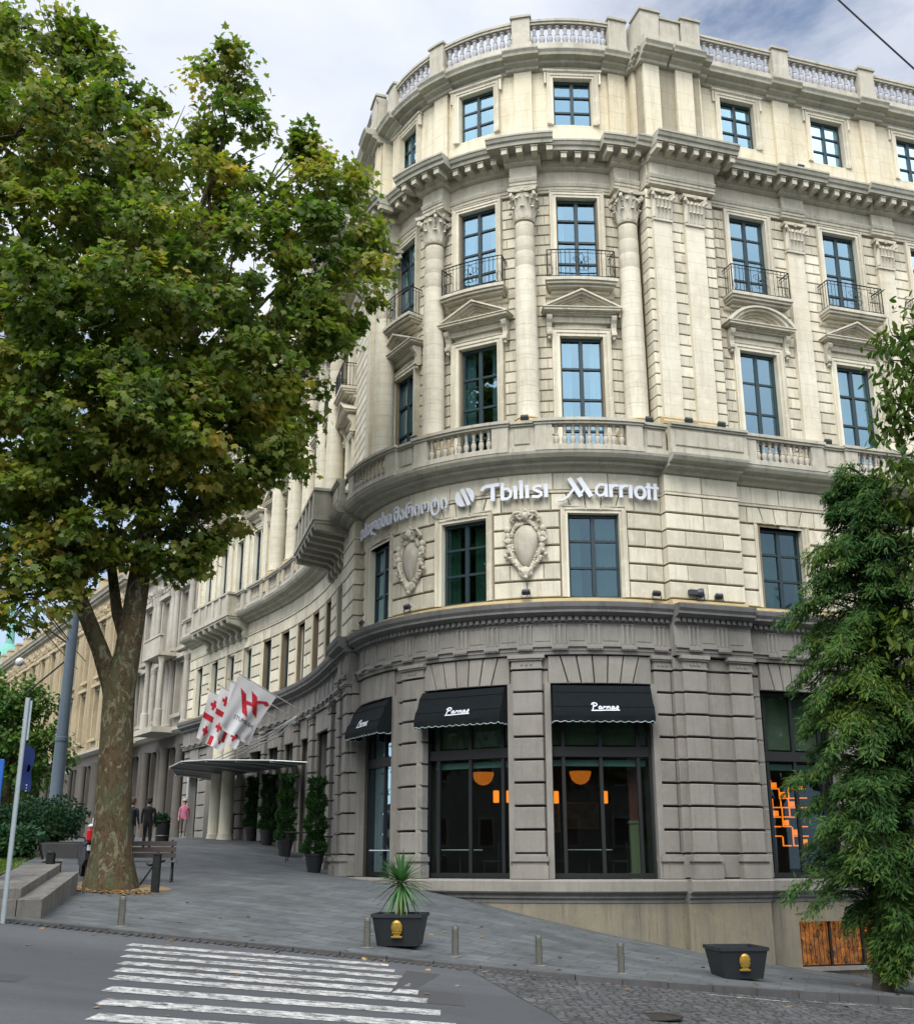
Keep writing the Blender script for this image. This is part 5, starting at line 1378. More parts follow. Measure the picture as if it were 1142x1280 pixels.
def barkmat():
    m, nt, bs = newmat('plane_bark'); v = mapping(nt, (1, 1, .55))
    b = mix(nt, (.060, .044, .025), (.120, .088, .048), ramp(nt, noise(nt, 9, 6, .75, v, .8), [(.38, (0, 0, 0)), (.6, (1, 1, 1))]))
    b = mix(nt, b, (.20, .20, .13), ramp(nt, noise(nt, 4.2, 6, .7, v, 1.6), [(.54, (0, 0, 0)), (.57, (.9,) * 3)]))
    b = mix(nt, b, (.085, .10, .055), ramp(nt, noise(nt, 1.6, 6, .75, mapping(nt, (1.2, .8, .7)), .6), [(.50, (0, 0, 0)), (.62, (.75,) * 3)]))
    b = mix(nt, b, (.03, .024, .016), ramp(nt, noise(nt, 16, 5, .8, v, 1.5), [(.56, (0, 0, 0)), (.68, (.85,) * 3)]))
    nt.links.new(b, bs.inputs['Base Color']); bs.inputs['Roughness'].default_value = .95; bs.inputs['Specular IOR Level'].default_value = .15
    bump(nt, bs, noise(nt, 12, 7, .8, v, 1.2), 1.0, .06); return m
M['bark'] = barkmat()
root = empty('yucca_plant', (-1.05, 22.15, hs(-1.05, 22.15) + .49)); tag(root, 'spiky green yucca growing in the black planter by the crossing', 'plant')
mb = MB(); tube(mb, [(0, 0, 0), (.01, 0, .3), (0, 0, .62)], [.055, .05, .055], 9, jit=.1)
for k in range(40): a = k * 2.4; z = .2 + .4 * k / 40; tube(mb, [(.045 * math.cos(a), .045 * math.sin(a), z), (.075 * math.cos(a), .075 * math.sin(a), z + .03)], [.012, .006], 4)
mb.build('stem', stone('yucca_stem', (.20, .13, .06), (.12, .08, .04)), root)
mb = MB(); rr_ = random.Random(2)
for k in range(150):
    a = rr_.uniform(0, 6.283); el = R_(rr_.choice([rr_.uniform(35, 88), rr_.uniform(-5, 45), rr_.uniform(-55, -5)])); ln = rr_.uniform(.45, .68); w0 = .024
    d = Vector((math.cos(a) * math.cos(el), math.sin(a) * math.cos(el), math.sin(el))); side = Vector((-math.sin(a), math.cos(a), 0)); o = Vector((0, 0, .60 + .05 * math.sin(el)))
    vs = []; N = 5
    for i in range(N + 1):
        t = i / N; p = o + d * (ln * t) + Vector((0, 0, -.16 * t * t * (1.2 - math.sin(el)))); w = w0 * (1 - t) ** .6 * (.7 + .6 * min(1, t * 4)); vs += [p - side * w, p + Vector((0, 0, -.006)), p + side * w]
    mb.add(vs, [f_ for i in range(N) for f_ in ((3 * i, 3 * i + 1, 3 * i + 4, 3 * i + 3), (3 * i + 1, 3 * i + 2, 3 * i + 5, 3 * i + 4))])
mb.build('leaves', M['yucca'], root, 'all')
# ================================================================== leaves
PLANE = np.array([(0, 0), (.18, .12), (.48, .10), (.36, .32), (.55, .60), (.27, .56), (0, 1.0), (-.27, .56), (-.55, .60), (-.36, .32), (-.48, .10), (-.18, .12)])
OVAL = np.array([(0, 0), (.16, .2), (.22, .5), (.14, .8), (0, 1.0), (-.14, .8), (-.22, .5), (-.16, .2)])
FROND = np.array([(0, 0), (.10, .10), (.30, .22), (.12, .26), (.34, .44), (.11, .46), (.28, .66), (.08, .66), (.16, .86), (0, 1.0), (-.16, .86), (-.08, .66), (-.28, .66), (-.11, .46), (-.34, .44), (-.12, .26), (-.30, .22), (-.10, .10)])
TINY = np.array([(0, 0), (.3, .35), (.22, .8), (0, 1.0), (-.22, .8), (-.3, .35)])
def leaf_mesh(name, C, D, N, S, tmpl, mat, fold=.25, droop=.2, tone=None):
    n = len(C); k = len(tmpl)
    D = D / np.linalg.norm(D, axis=1)[:, None]; N = N - D * (N * D).sum(1)[:, None]; N /= np.maximum(1e-6, np.linalg.norm(N, axis=1))[:, None]; B = np.cross(D, N)
    x = tmpl[:, 0][None, :, None]; y = tmpl[:, 1][None, :, None]; z = (-fold * np.abs(x) - droop * y * y)
    V = C[:, None, :] + S[:, None, None] * (x * B[:, None, :] + y * D[:, None, :] + z * N[:, None, :])
    me = bpy.data.meshes.new(name); me.vertices.add(n * k); me.vertices.foreach_set('co', V.reshape(-1).astype(np.float32))
    me.loops.add(n * k); me.loops.foreach_set('vertex_index', np.arange(n * k, dtype=np.int32))
    me.polygons.add(n); me.polygons.foreach_set('loop_start', np.arange(0, n * k, k, dtype=np.int32)); me.polygons.foreach_set('loop_total', np.full(n, k, dtype=np.int32))
    me.materials.append(mat); me.update(calc_edges=True)
    at = me.attributes.new('tone', 'FLOAT', 'FACE'); at.data.foreach_set('value', (tone if tone is not None else rng.random(n)).astype(np.float32)); me.validate(); return me
def rnd_dirs(n): v = rng.normal(size=(n, 3)); return v / np.linalg.norm(v, axis=1)[:, None]
def clump_leaves(lobes, dens, per, cr, size, squash=.8, out=.6, down=.5, hollow=.5):
    Cs = []; Ds = []; Ns = []; cl = []; tn = []
    for (x, y, z, r) in lobes:
        n = max(3, int(dens * r * r)); d = rnd_dirs(n); rad = r * (hollow + (1 - hollow) * rng.random(n) ** .6)
        d[:, 2] *= squash; cc = np.array([x, y, z]) + d * rad[:, None]; cl.append(cc)
        t0 = rng.random()
        for q, dd in zip(cc, d):
            m = int(per * (.6 + .8 * rng.random())); o = rng.normal(size=(m, 3)) * cr * (.45 + .35 * rng.random()) * np.array([1, 1, .62])
            tn.append(np.full(m, .35 * t0 + .65 * rng.random())); Cs.append(q + o); dirs = dd * out + rnd_dirs(m) * .8 + np.array([0, 0, -down]); Ds.append(dirs)
            Ns.append(rnd_dirs(m) * .55 + np.array([0, 0, 1.0]) + dd * .4)
    C = np.concatenate(Cs); return C, np.concatenate(Ds), np.concatenate(Ns), size * (.65 + .6 * rng.random(len(C))), np.concatenate(tn)
def limb(mb, a, b, r0, r1, n=8, bend=.12, seg=6, jit=.05):
    a = Vector(a); b = Vector(b); L_ = (b - a).length; pts = []
    p1 = a.lerp(b, .33) + Vector((random.uniform(-1, 1), random.uniform(-1, 1), random.uniform(.2, 1))) * bend * L_; p2 = a.lerp(b, .66) + Vector((random.uniform(-1, 1), random.uniform(-1, 1), random.uniform(0, 1))) * bend * L_
    for k in range(seg + 1):
        t = k / seg; pts.append(a * (1 - t) ** 3 + p1 * 3 * t * (1 - t) ** 2 + p2 * 3 * t * t * (1 - t) + b * t ** 3)
    tube(mb, pts, [r0 + (r1 - r0) * k / seg for k in range(seg + 1)], n, jit=jit); return pts
M['planeleaf'] = leafmat('plane_leaves', [(.1, (.056, .105, .024)), (.35, (.105, .158, .030)), (.55, (.165, .205, .040)), (.72, (.235, .238, .052)), (.88, (.30, .235, .06)), (1, (.24, .13, .04))], .5)
M['conif'] = leafmat('conifer_fronds', [(0, (.020, .065, .020)), (.5, (.042, .105, .024)), (.85, (.085, .150, .030)), (1, (.14, .18, .04))], .3, .8)
M['oliveleaf'] = leafmat('olive_leaves', [(0, (.03, .07, .014)), (.5, (.06, .11, .018)), (1, (.13, .16, .026))], .35)
M['greenleaf'] = leafmat('green_leaves', [(0, (.025, .07, .014)), (.5, (.05, .12, .02)), (1, (.12, .20, .035))], .35)
M['hedge'] = leafmat('hedge_leaves', [(0, (.010, .04, .018)), (.6, (.022, .07, .028)), (1, (.05, .11, .04))], .2)
M['twig'] = plain('twig_bark', (.06, .05, .035), .9, 0, .3, 20)
# ---- the big plane tree
tx, ty = -8.25, 28.0; tz = hs(tx, ty)
tree = empty('plane_tree', (tx, ty, tz)); tag(tree, 'huge leafy plane tree with mottled forked trunk filling the left of the view', 'tree')
mb = MB(); pts = [(-8.22, 28, tz - .2), (-8.23, 28, tz + .15), (-8.26, 28, tz + .8), (-8.32, 28, 1.4), (-8.40, 28, 3.3), (-8.50, 28, 4.3)]
pts = pts[:-1] + [(-8.42, 28, 4.1), (-8.30, 28, 5.0), (-8.18, 28, 6.6), (-8.15, 28.1, 8.0), (-7.8, 28.2, 10.5), (-7.4, 28.2, 13.5), (-7.2, 28.2, 17)]
for i in range(1): tube(mb, [Vector(p) for p in pts], [.74, .62, .49, .41, .385, .38, .32, .28, .24, .20, .15, .09], 28, jit=.04)
tube(mb, [(-8.45, 28.05, 3.4), (-8.62, 28.0, 4.2), (-9.0, 28, 5.1), (-9.5, 27.8, 6.2), (-10.0, 27.6, 7.6), (-10.5, 27.3, 9.6), (-10.8, 27, 12)], [.26, .25, .215, .19, .165, .13, .09], 14, jit=.05)
if 0: tube(mb, [(-8.42, 27.9, 3.9), (-8.30, 28, 4.9), (-8.18, 28, 6.6), (-8.15, 28.1, 8.0), (-7.8, 28.2, 10.5), (-7.4, 28.2, 13.5), (-7.2, 28.2, 17)], [.46, .40, .36, .31, .25, .18, .10], 14, jit=.05)
tube(mb, [(-8.3, 28.1, 5.0), (-8.75, 28.3, 6.1), (-9.1, 28.6, 7.4), (-9.3, 28.8, 9.5), (-9.2, 28.5, 13), (-9.5, 28, 17)], [.16, .15, .13, .12, .10, .07], 10, jit=.05)
LOB = [(-12.2, 27.0, 22.1, 1.9), (-10.7, 28.0, 21.6, 1.8), (-12.0, 26.0, 18.8, 2.3), (-10.3, 27.0, 18.5, 2.4), (-9.0, 29.0, 20.4, 1.9), (-7.0, 28.0, 21.7, 1.05), (-6.75, 28.2, 22.6, .65), (-6.8, 28.0, 20.0, 1.35), (-7.6, 28.0, 17.8, 2.3), (-5.9, 29.0, 18.4, 1.5), (-4.15, 28.0, 19.2, .65), (-4.4, 28, 20.0, .35), (-3.7, 28.0, 18.2, 1.15), (-3.1, 28.0, 16.8, 1.2), (-4.1, 28.0, 16.3, 1.8), (-3.5, 27.5, 14.9, 1.45), (-4.2, 28.0, 13.8, 1.35), (-5.7, 27.0, 15.2, 2.3), (-9.3, 26.0, 15.4, 2.4), (-11.4, 26.0, 15.6, 2.6), (-7.6, 26.0, 13.3, 2.5), (-5.9, 27.0, 12.6, 2.2), (-5.0, 28.0, 12.1, 1.5), (-5.2, 28.0, 10.5, 1.3), (-10.0, 26.0, 12.8, 2.6), (-12.1, 27.0, 13.1, 2.8), (-8.4, 26.0, 10.8, 2.5), (-6.8, 27.0, 10.6, 2.3), (-10.5, 27.0, 10.1, 2.6), (-12.6, 28.0, 10.5, 2.5), (-6.3, 28.0, 9.2, 1.35), (-8.4, 28.6, 9.4, 1.7), (-9.7, 27.0, 8.4, 1.9), (-11.1, 27.0, 8.3, 1.7), (-10.3, 27.0, 6.9, 1.0), (-11.3, 27, 6.9, .8), (-6.9, 28.0, 8.0, .9), (-7.3, 28.0, 7.3, .5), (-14.5, 27, 16, 2.6), (-14.5, 27, 20, 2.2), (-15, 27, 12, 2.6), (-8, 31, 15, 2.6), (-11, 31, 13, 2.8), (-10, 31, 18, 2.4), (-6, 30.5, 12.5, 2.0), (-12.5, 26.8, 23.4, 1.0), (-10.2, 26.8, 6.9, 1.0), (-9.3, 26.6, 7.5, 1.0), (-11.3, 27, 6.1, .7), (-7.5, 27, 7.9, .8), (-8.5, 26.6, 7.9, .8), (-6.1, 27.5, 8.7, .95), (-5.5, 28, 9.7, .9), (-6.6, 27.6, 7.5, .5), (-9.8, 26.6, 6.0, .5), (-11.6, 26.8, 5.4, .7), (-12.2, 27, 6.4, 1.0), (-10.8, 26.8, 5.6, .65), (-7.0, 27.4, 7.2, .65), (-7.9, 27, 7.2, .65)]
for q in range(70):
    x_, y_, z_, r_ = LOB[random.randrange(34)]; u_ = rnd_dirs(1)[0]; LOB.append((x_ + u_[0] * r_ * 1.02, y_ + u_[1] * r_, z_ + u_[2] * r_ * .95, random.uniform(.25, .5)))
LOB = [l for l in LOB if l[0] < -2.2]
ends = {'l': [(-10.0, 27.6, 7.6), (-10.5, 27.3, 9.6), (-10.8, 27, 12)], 'r': [(-8.15, 28.1, 8.0), (-7.8, 28.2, 10.5), (-7.4, 28.2, 13.5), (-7.2, 28.2, 17)], 'm': [(-9.3, 28.8, 9.5), (-9.2, 28.5, 13), (-9.5, 28, 17)]}
al = [Vector(p) for v in ends.values() for p in v]
for (x, y, z, r) in LOB:
    if r < .62 and (x, y, z) != (-4.4, 28, 20.0):
        q_ = min([l for l in LOB if l[3] > .62], key=lambda l: (l[0] - x) ** 2 + (l[1] - y) ** 2 + (l[2] - z) ** 2); limb(mb, q_[:3], (x, y, z), .03, .008, 5, .15, 5); continue
    t = Vector((x, y, z)); cand = [p for p in al if p.z < z + .5] or al; s_ = min(cand, key=lambda p: (p - t).length) + Vector((random.gauss(0, .12), random.gauss(0, .12), random.uniform(-1.2, .2)))
    ps = limb(mb, s_, t, .04 + .025 * r, .02, 7, .14)
    for k in range(4):
        e = t + Vector(rnd_dirs(1)[0]) * r * .9; limb(mb, ps[random.choice((3, 4, 5))], e, .03, .008, 5, .12, 5)
kid(mb, 'trunk', M['bark'], tree, True)
C, D, N_, S_, TN = clump_leaves(LOB, 7.4, 62, .36, .20, hollow=.42)
o = bpy.data.objects.new('crown', leaf_mesh('crown', C, D, N_, S_, PLANE, M['planeleaf'], .3, .3, TN)); col.objects.link(o); o.parent = tree; o.matrix_parent_inverse = wmat(tree).inverted()
# ---- the conifer at the right
cx_, cy_ = 8.35, 23.6; cz_ = hs(cx_, cy_)
tree = empty('conifer_tree', (cx_, cy_, cz_)); tag(tree, 'dark green feathery conifer growing from the pavement at the right edge', 'tree')
mb = MB(); tube(mb, [(8.30, cy_, cz_ - .1), (8.33, cy_, cz_ + .5), (8.5, cy_, 0), (8.9, cy_, 3), (8.95, cy_, 6), (8.95, cy_, 8.2)], [.22, .17, .15, .12, .07, .02], 10, jit=.05)
CL = [(8.95, 23.5, 8.0, .55), (8.62, 23.5, 7.5, .45), (9.0, 23.5, 7.1, .95), (9.4, 23.5, 6.4, 1.2), (8.55, 23.5, 6.0, .9), (9.4, 23.5, 5.1, 1.6), (8.1, 23.5, 4.7, .95), (8.9, 23.5, 3.7, 1.6), (8.1, 23.3, 3.1, 1.1), (8.9, 23.5, 2.0, 1.7), (7.85, 23.3, 1.6, 1.1), (8.9, 23.5, .6, 1.7), (7.8, 23.3, .3, 1.15), (8.75, 23.3, -.7, 1.05), (9.0, 23.4, -1.35, .9), (10.3, 23.5, 5, 1.5), (10.6, 23.5, 2.5, 1.8), (10.6, 23.5, 0, 1.8), (9.6, 23.3, -1.2, 1.1), (8.95, 23.3, -1.75, .75)]
axis = lambda z: Vector((float(np.interp(z, [-2, 0, 3, 8.2], [8.33, 8.5, 8.9, 8.95])), 23.55, z))
Cs = []; Ds = []; Ns = []; Ss = []
def bough(a, b, wid, n):
    "drooping branch set with fronds on both sides"
    a = Vector(a); b = Vector(b); L_ = (b - a).length; ps = []
    for k in range(9): t = k / 8; ps.append(a.lerp(b, t) + Vector((0, 0, .22 * L_ * math.sin(t * math.pi) * (1 if random.random() > .2 else .5))))
    tube(mb, ps, [.03 * (1 - t / 9) + .005 for t in range(9)], 5)
    for q in range(n):
        t = random.random() ** .75; i = min(7, int(t * 8)); p = ps[i].lerp(ps[i + 1], t * 8 - i); d = (ps[i + 1] - ps[i]).normalized(); w = wid * (1 - .65 * t) + .06
        side = d.cross(Vector((0, 0, 1))).normalized(); u = random.uniform(-1, 1)
        off = side * (u * w * .7) + Vector((0, 0, random.gauss(-.02, .07) - .12 * abs(u) * w)) + Vector((random.gauss(0, .05), random.gauss(0, .05), 0))
        dr = d * .8 + side * (u * 1.1) + Vector((random.gauss(0, .4), random.gauss(0, .4), random.gauss(.0, .4)))
        Cs.append(p + off); Ds.append(dr); Ns.append(Vector((random.gauss(0, .35), random.gauss(0, .35), 1)) + Vector((0, -.5, 0))); Ss.append(random.uniform(.065, .14))
random.seed(21)
for (x, y, z, r) in CL:
    nb_ = int(7 + 9 * r)
    for k in range(nb_):
        a = random.uniform(0, 6.283); e = Vector((x + r * math.cos(a) * random.uniform(.75, 1.15), y + r * math.sin(a) * random.uniform(.75, 1.1), z + r * random.uniform(-.75, .6)))
        s_ = axis(min(8, e.z + random.uniform(-.1, .5))); bough(s_, e, .30 + .10 * r, int(360 + 110 * r))
for e, n in (((6.70, 23.3, 4.75), 300), ((6.95, 23.3, 4.1), 300), ((7.2, 23.3, 3.7), 260), ((7.05, 23.3, 2.7), 260), ((6.62, 23.3, 1.45), 240), ((6.9, 23.3, .9), 240), ((6.42, 23.3, -.72), 260), ((6.8, 23.2, -1.0), 220), ((7.35, 23.3, 5.5), 200), ((7.5, 23.3, .0), 200), ((8.35, 23.4, 8.15), 160), ((7.6, 23.3, 6.1), 160)):
    e = Vector(e); bough(axis(e.z + .1), e, .30, int(n * 1.8))
kid(mb, 'trunk', M['twig'], tree, True)
V3 = lambda A: np.array([tuple(v) for v in A])
o = bpy.data.objects.new('crown', leaf_mesh('crown', V3(Cs), V3(Ds), V3(Ns), np.array(Ss), FROND * np.array([.62, 1.15]), M['conif'], .15, .22)); col.objects.link(o); o.parent = tree; o.matrix_parent_inverse = wmat(tree).inverted()
# ---- broadleaved street tree reaching in from the right
tree = empty('street_tree', (12.2, 23.4, hs(12.2, 23.8))); tag(tree, 'loose broadleaved branches reaching in from the right above the conifer', 'tree')
mb = MB(); tube(mb, [(12.2, 23.8, hs(12.2, 23.8) - .1), (12.1, 23.6, 1), (11.9, 23.2, 4.5), (11.8, 23, 8), (11.9, 23, 12)], [.26, .2, .17, .12, .05], 10, jit=.05)
RL = [(9.45, 22.3, 10.4, .35), (9.25, 22.3, 9.4, .35), (9.5, 22.3, 8.2, .6), (10.0, 22.3, 9.9, .7), (10.0, 22.3, 6.9, .9), (10.0, 22.3, 5.4, .9), (9.55, 22.3, 11.0, .5), (9.7, 22.3, 9.9, .55), (9.35, 22.3, 8.8, .45), (10.2, 22.3, 10.7, .8), (10.1, 22.4, 8.9, 1.0), (9.75, 22.4, 7.4, .8), (9.7, 22.4, 6.0, .95), (9.6, 22.5, 4.4, .9), (11.3, 22.6, 11.5, 1.6), (11.4, 22.6, 9, 1.7), (11.3, 22.6, 6.5, 1.6), (12.5, 24, 10, 2), (13, 24.5, 7.5, 2)]
for (x, y, z, r) in RL:
    s_ = Vector((11.9, 23.2, min(11, z - .2))); ps = limb(mb, s_, (x, y, z), .04, .015, 6, .08)
    for k in range(7): limb(mb, ps[random.choice((3, 4, 5, 6))], Vector((x, y, z)) + Vector(rnd_dirs(1)[0]) * r, .012, .004, 4, .1, 4)
kid(mb, 'trunk', M['twig'], tree, True)
C, D, N_, S_, TN = clump_leaves(RL, 24, 17, .34, .20, hollow=.1, down=.7)
o = bpy.data.objects.new('crown', leaf_mesh('crown', C, D, N_, S_, OVAL, M['oliveleaf'], .3, .35, TN)); col.objects.link(o); o.parent = tree; o.matrix_parent_inverse = wmat(tree).inverted()
# ---- other trees along the avenue, and on the far side of the street behind the viewer
def simple_tree(x, y, lobes, label, grp, mat, size=.26, per=34, dens=7, th=None, tmpl=TINY, tr=.22, name='street_tree'):
    z = hs(x, y) if y > 21 else road(x); root = empty(name, (x, y, z)); tag(root, label, 'tree', grp)
    mb = MB(); cz0 = np.mean([l[2] for l in lobes]); tube(mb, [(0, 0, -.1), (0, 0, .3), (.05, .05, (cz0 - z) * .5), (0, 0, cz0 - z)], [tr * 1.4, tr * 1.1, tr * .8, tr * .4], 10, jit=.06)
    lb = [(a - x, b - y, c - z, r) for a, b, c, r in lobes]
    for a, b, c, r in lb: limb(mb, (0, 0, (cz0 - z) * .55), (a, b, c), tr * .35, .03, 6, .1)
    mb.build('trunk', M['bark'], root, True)
    C, D, N_, S_, TN = clump_leaves(lb, dens, per, .5 * size / .24, size, hollow=.3)
    o = bpy.data.objects.new('crown', leaf_mesh('crown', C, D, N_, S_, tmpl, mat, .3, .2, TN)); col.objects.link(o); o.parent = root; return root
av = 'trees along the avenue'
simple_tree(-19.6, 50, [(-19.8, 50, 6.9, 1.3), (-19, 50, 5.9, 1.5), (-20.6, 50, 5.5, 1.7), (-17.9, 50, 4.8, 1.1), (-19.2, 50, 4.4, 1.5), (-21.4, 50.5, 4, 1.8), (-20.5, 50, 7.6, .9), (-19.4, 49.5, 6.5, 1.2), (-18.6, 49.8, 3.6, 1.0), (-20.2, 49.5, 3.2, 1.4)], 'bright green young tree in front of the yellow building at the left edge', av, M['greenleaf'], .22, 50, 10)
simple_tree(-33, 86, [(-33, 86, 8, 2.5), (-31, 86, 7, 2), (-35, 86, 7, 2.4), (-33, 86, 5.5, 2.4)], 'dark tree far down the avenue in front of the yellow building', av, M['oliveleaf'], .4, 24)
simple_tree(-29, 66, [(-29, 66, 8, 2.6), (-27.6, 66, 5.6, 2.0), (-31, 66, 6, 2.6), (-28.6, 66, 4.2, 1.6)], 'shady tree behind the small bright green one at the left edge', av, M['oliveleaf'], .36, 26)
bk = 'trees on the opposite pavement'
def bigtree(x, y, h, r, label, mat=M['oliveleaf']):
    lb = [(x, y, h, r * .8)] + [(x + r * .8 * math.cos(a), y + r * .8 * math.sin(a), h - r * (.4 + .5 * (i % 2)), r * .75) for i, a in enumerate(np.linspace(0, 6.28, 8)[:-1])]
    return simple_tree(x, y, lb, label, bk, mat, .55, 22, 2.6, tr=.3)
bigtree(-22, 6, 13, 5, 'tall tree on the opposite side of the avenue, left of the viewer'); bigtree(-17, -14, 12, 5, 'tall tree behind the viewer to the left'); bigtree(-3, -17, 12, 5.2, 'tall tree straight behind the viewer'); bigtree(11, -15, 11.5, 5, 'tall tree behind the viewer to the right'); bigtree(25, -6, 11, 5, 'tall tree across the side street at the far right'); bigtree(30, 14, 10, 4.5, 'street tree further down the side street at the right')
bigtree(-30, 22, 13, 5, 'tall tree beyond the left edge beside the avenue')
# ---- buildings
M['bstone'] = stone('pale_town_stone', (.34, .31, .25), (.27, .25, .20), (.13, .12, .10), .5, .1); M['bwhite'] = stone('white_stucco', (.42, .40, .34), (.32, .30, .26), (.2, .19, .17), .5, .1)
M['bgrey'] = stone('dark_arcade_stone', (.12, .11, .095), (.085, .08, .07), (.06, .055, .05), .5, .1); M['byel'] = stone('yellow_sandstone', (.44, .37, .24), (.34, .28, .18), (.2, .15, .09), .55, .1)
M['dkwin'] = plain('dark_glazing', (.02, .025, .028), .15)
def opp(x0, x1, y, d, h, label, face, n, fl, matk='bstone', name='town_building', at=None):
    "plain street building; face = +1 looks towards +y"
    root = empty(name, ((x0 + x1) / 2, y, -2.5)); tag(root, label, 'building'); cxx = (x0 + x1) / 2; w2 = (x1 - x0) / 2; Hh = h + 2.5
    mb = MB(); box(mb, -w2, w2, -d * face if face > 0 else 0, 0 if face > 0 else d, 0, Hh); mb.build('wall', M[matk], root)
    mb = MB(); box(mb, -w2 - .3, w2 + .3, -d - .3 if face > 0 else -.3, .5 if face > 0 else d + .3, Hh, Hh + .5); mb.build('cornice', M['trim'], root)
    for f in range(fl):
        for k in range(n):
            wx = -w2 + (k + .5) * 2 * w2 / n; wz = 3.6 + f * (Hh - 4) / fl; mb = MB(); y0 = 0 if face > 0 else -.06
            box(mb, wx - .6, wx + .6, y0, y0 + .06, wz, wz + 2.0); o = mb.build('window', M['dkwin'], root)
            mb = MB(); yy0 = 0 if face > 0 else -.16
            for a, b, c_, e in ((-.78, -.601, 0, 2.0), (.601, .78, 0, 2.0), (-.78, .78, 2.001, 2.2), (-.85, .85, -.15, -.001)): box(mb, wx + a, wx + b, yy0, yy0 + .16, wz + c_, wz + e)
            q = mb.build('window_surround', M['trim'], root); q.parent = o
    if at: root.location = (at[0], at[1], -2.5); root.rotation_euler = (0, 0, at[2])
    return root
opp(-26, 30, -26, 12, 15, 'long pale building on the opposite side of the street behind the viewer', 1, 14, 3)
opp(-34, 34, 0, 12, 16, 'long pale building across the avenue beyond the left edge', 1, 16, 3, at=(-50, 4, -math.pi / 2))
bigtree(-34, -4, 13, 5.5, 'tall tree in front of the building across the avenue'); bigtree(-38, 12, 14, 5.5, 'second tall tree in front of the building across the avenue'); bigtree(-30, -18, 12, 5, 'tall tree at the far corner of the avenue behind the viewer')
def street_building(s0, s1, mat, z0, H, bayw, label, ground, loggia=False):
    root = empty('town_building', W((s0 + s1) / 2, 0, z0)); tag(root, label, 'building')
    n = int(round((s1 - s0) / bayw)); bw = (s1 - s0) / n
    mb = MB(); zG = z0 + 4.6
    op = [(s0 + (k + .5) * bw, bw * .6) for k in range(n)]
    hl = [(c - w / 2, c + w / 2) for c, w in op]
    for a, b in gaps(s0, s1, hl): wbox(mb, a, b, -.8, 0, z0 - 3, zG)
    wbox(mb, s0, s1, -.8, 0, zG, zG + .6); kid(mb, 'arcade', M[ground], root)
    mb = MB(); wbox(mb, s0, s1, -1.4, -1.2, z0 - 3, zG); kid(mb, 'shopfront', M['dkwin'], root)
    mb = MB(); mould(mb, s0, s1, [(.0, zG + .6), (.15, zG + .65), (.35, zG + .8), (.35, zG + .95), (.05, zG + 1.0)], []); kid(mb, 'string_cornice', M['cornice'], root)
    z1 = zG + 1.0; z2 = H - 1.7; ow = bw * .34; zs_ = [(z1 + .7, z1 + (z2 - z1) * .44), (z1 + (z2 - z1) * .55, z2 - .5)]
    mb = MB(); hl = [(s0 + (k + .5) * bw - ow / 2, s0 + (k + .5) * bw + ow / 2) for k in range(n)]
    for a, b in gaps(s0, s1, hl): wbox(mb, a, b, -.5, 0, z1, z2)
    lv = [z1] + [v for p in zs_ for v in p] + [z2]
    for a, b in hl:
        for k in (0, 2, 4): wbox(mb, a, b, -.5, -.002, lv[k], lv[k + 1])
    wbox(mb, s0, s1, -.5, .02, z2, H - .45); kid(mb, 'wall', M[mat], root)
    for k in range(n):
        c = s0 + (k + .5) * bw
        for j, (a, b) in enumerate(zs_):
            mb = MB(); f = L(c); box(mb, -ow / 2, ow / 2, -.3, -.25, a, b, f); o = kid(mb, 'window', M['dkwin'], root)
            mb = MB(); t = .06
            for xx in (-ow / 2, -t / 2, ow / 2 - t): box(mb, xx, xx + t, -.24, -.18, a, b, f)
            for q in (.3, .65): box(mb, -ow / 2 + t, -t / 2, -.23, -.19, a + (b - a) * q, a + (b - a) * q + .06, f); box(mb, t / 2, ow / 2 - t, -.23, -.19, a + (b - a) * q, a + (b - a) * q + .06, f)
            kid(mb, 'window_frame', M['teal'] if not loggia else M['trim'], o)
            mb = MB(); box(mb, -ow / 2 - .22, -ow / 2 - .01, -.02, .12, a, b + .2, f); box(mb, ow / 2 + .01, ow / 2 + .22, -.02, .12, a, b + .2, f); box(mb, -ow / 2 - .35, ow / 2 + .35, -.02, .3, b + .2, b + .42, f); box(mb, -ow / 2 - .3, ow / 2 + .3, -.02, .25, a - .2, a - .01, f)
            kid(mb, 'window_surround', M[mat], o)
    for k in range(n + 1):   # engaged shafts between the bays
        c = min(max(s0 + k * bw, s0 + .4), s1 - .4)
        for dx in ((-.32, .32) if 0 < k < n else (0,)):
            mb = MB(); o_ = W(c + dx, .12, 0)
            if loggia: lathe(mb, [(.24, z1), (.24, z1 + .2), (.19, z1 + .25), (.16, z1 + 3.3), (.25, z1 + 3.6), (.25, z1 + 3.7)], 10, o_); lathe(mb, [(.22, z1 + 4.2), (.17, z1 + 4.4), (.15, z2 - .5), (.25, z2)], 10, o_)
            else:
                wbox(mb, c + dx - .24, c + dx + .24, -.02, .22, z1, z2 - .001)
                for q in (-.12, 0, .12): wbox(mb, c + dx + q - .03, c + dx + q + .03, .22, .26, z1 + .5, z2 - .8)
                for q in range(5): blob(mb, W(c + dx - .2 + .1 * q, .26, z2 - .35 + .1 * (q % 2)), .11, 6, 4)
            kid(mb, 'engaged_shaft', M['bwhite'] if loggia else M[mat], root)
            mb = MB(); lathe(mb, [(.30, z0 - 3), (.30, z0 + .3), (.24, z0 + .4), (.22, zG - .3), (.3, zG)], 12, W(c + dx, .2, 0)); kid(mb, 'arcade_column', M[ground], root, True)
    mb = MB(); r = random.Random(4)
    for s in np.arange(s0 + .2, s1 - .2, .5):
        blob(mb, W(s, .06, z2 + .6 + .15 * math.sin(s * 3)), (.2, .14, .25), 6, 4, jit=.3); blob(mb, W(s + .25, .05, z2 + .25), (.12, .12, .12), 6, 4, jit=.3)
    kid(mb, 'carved_frieze', M[mat], root)
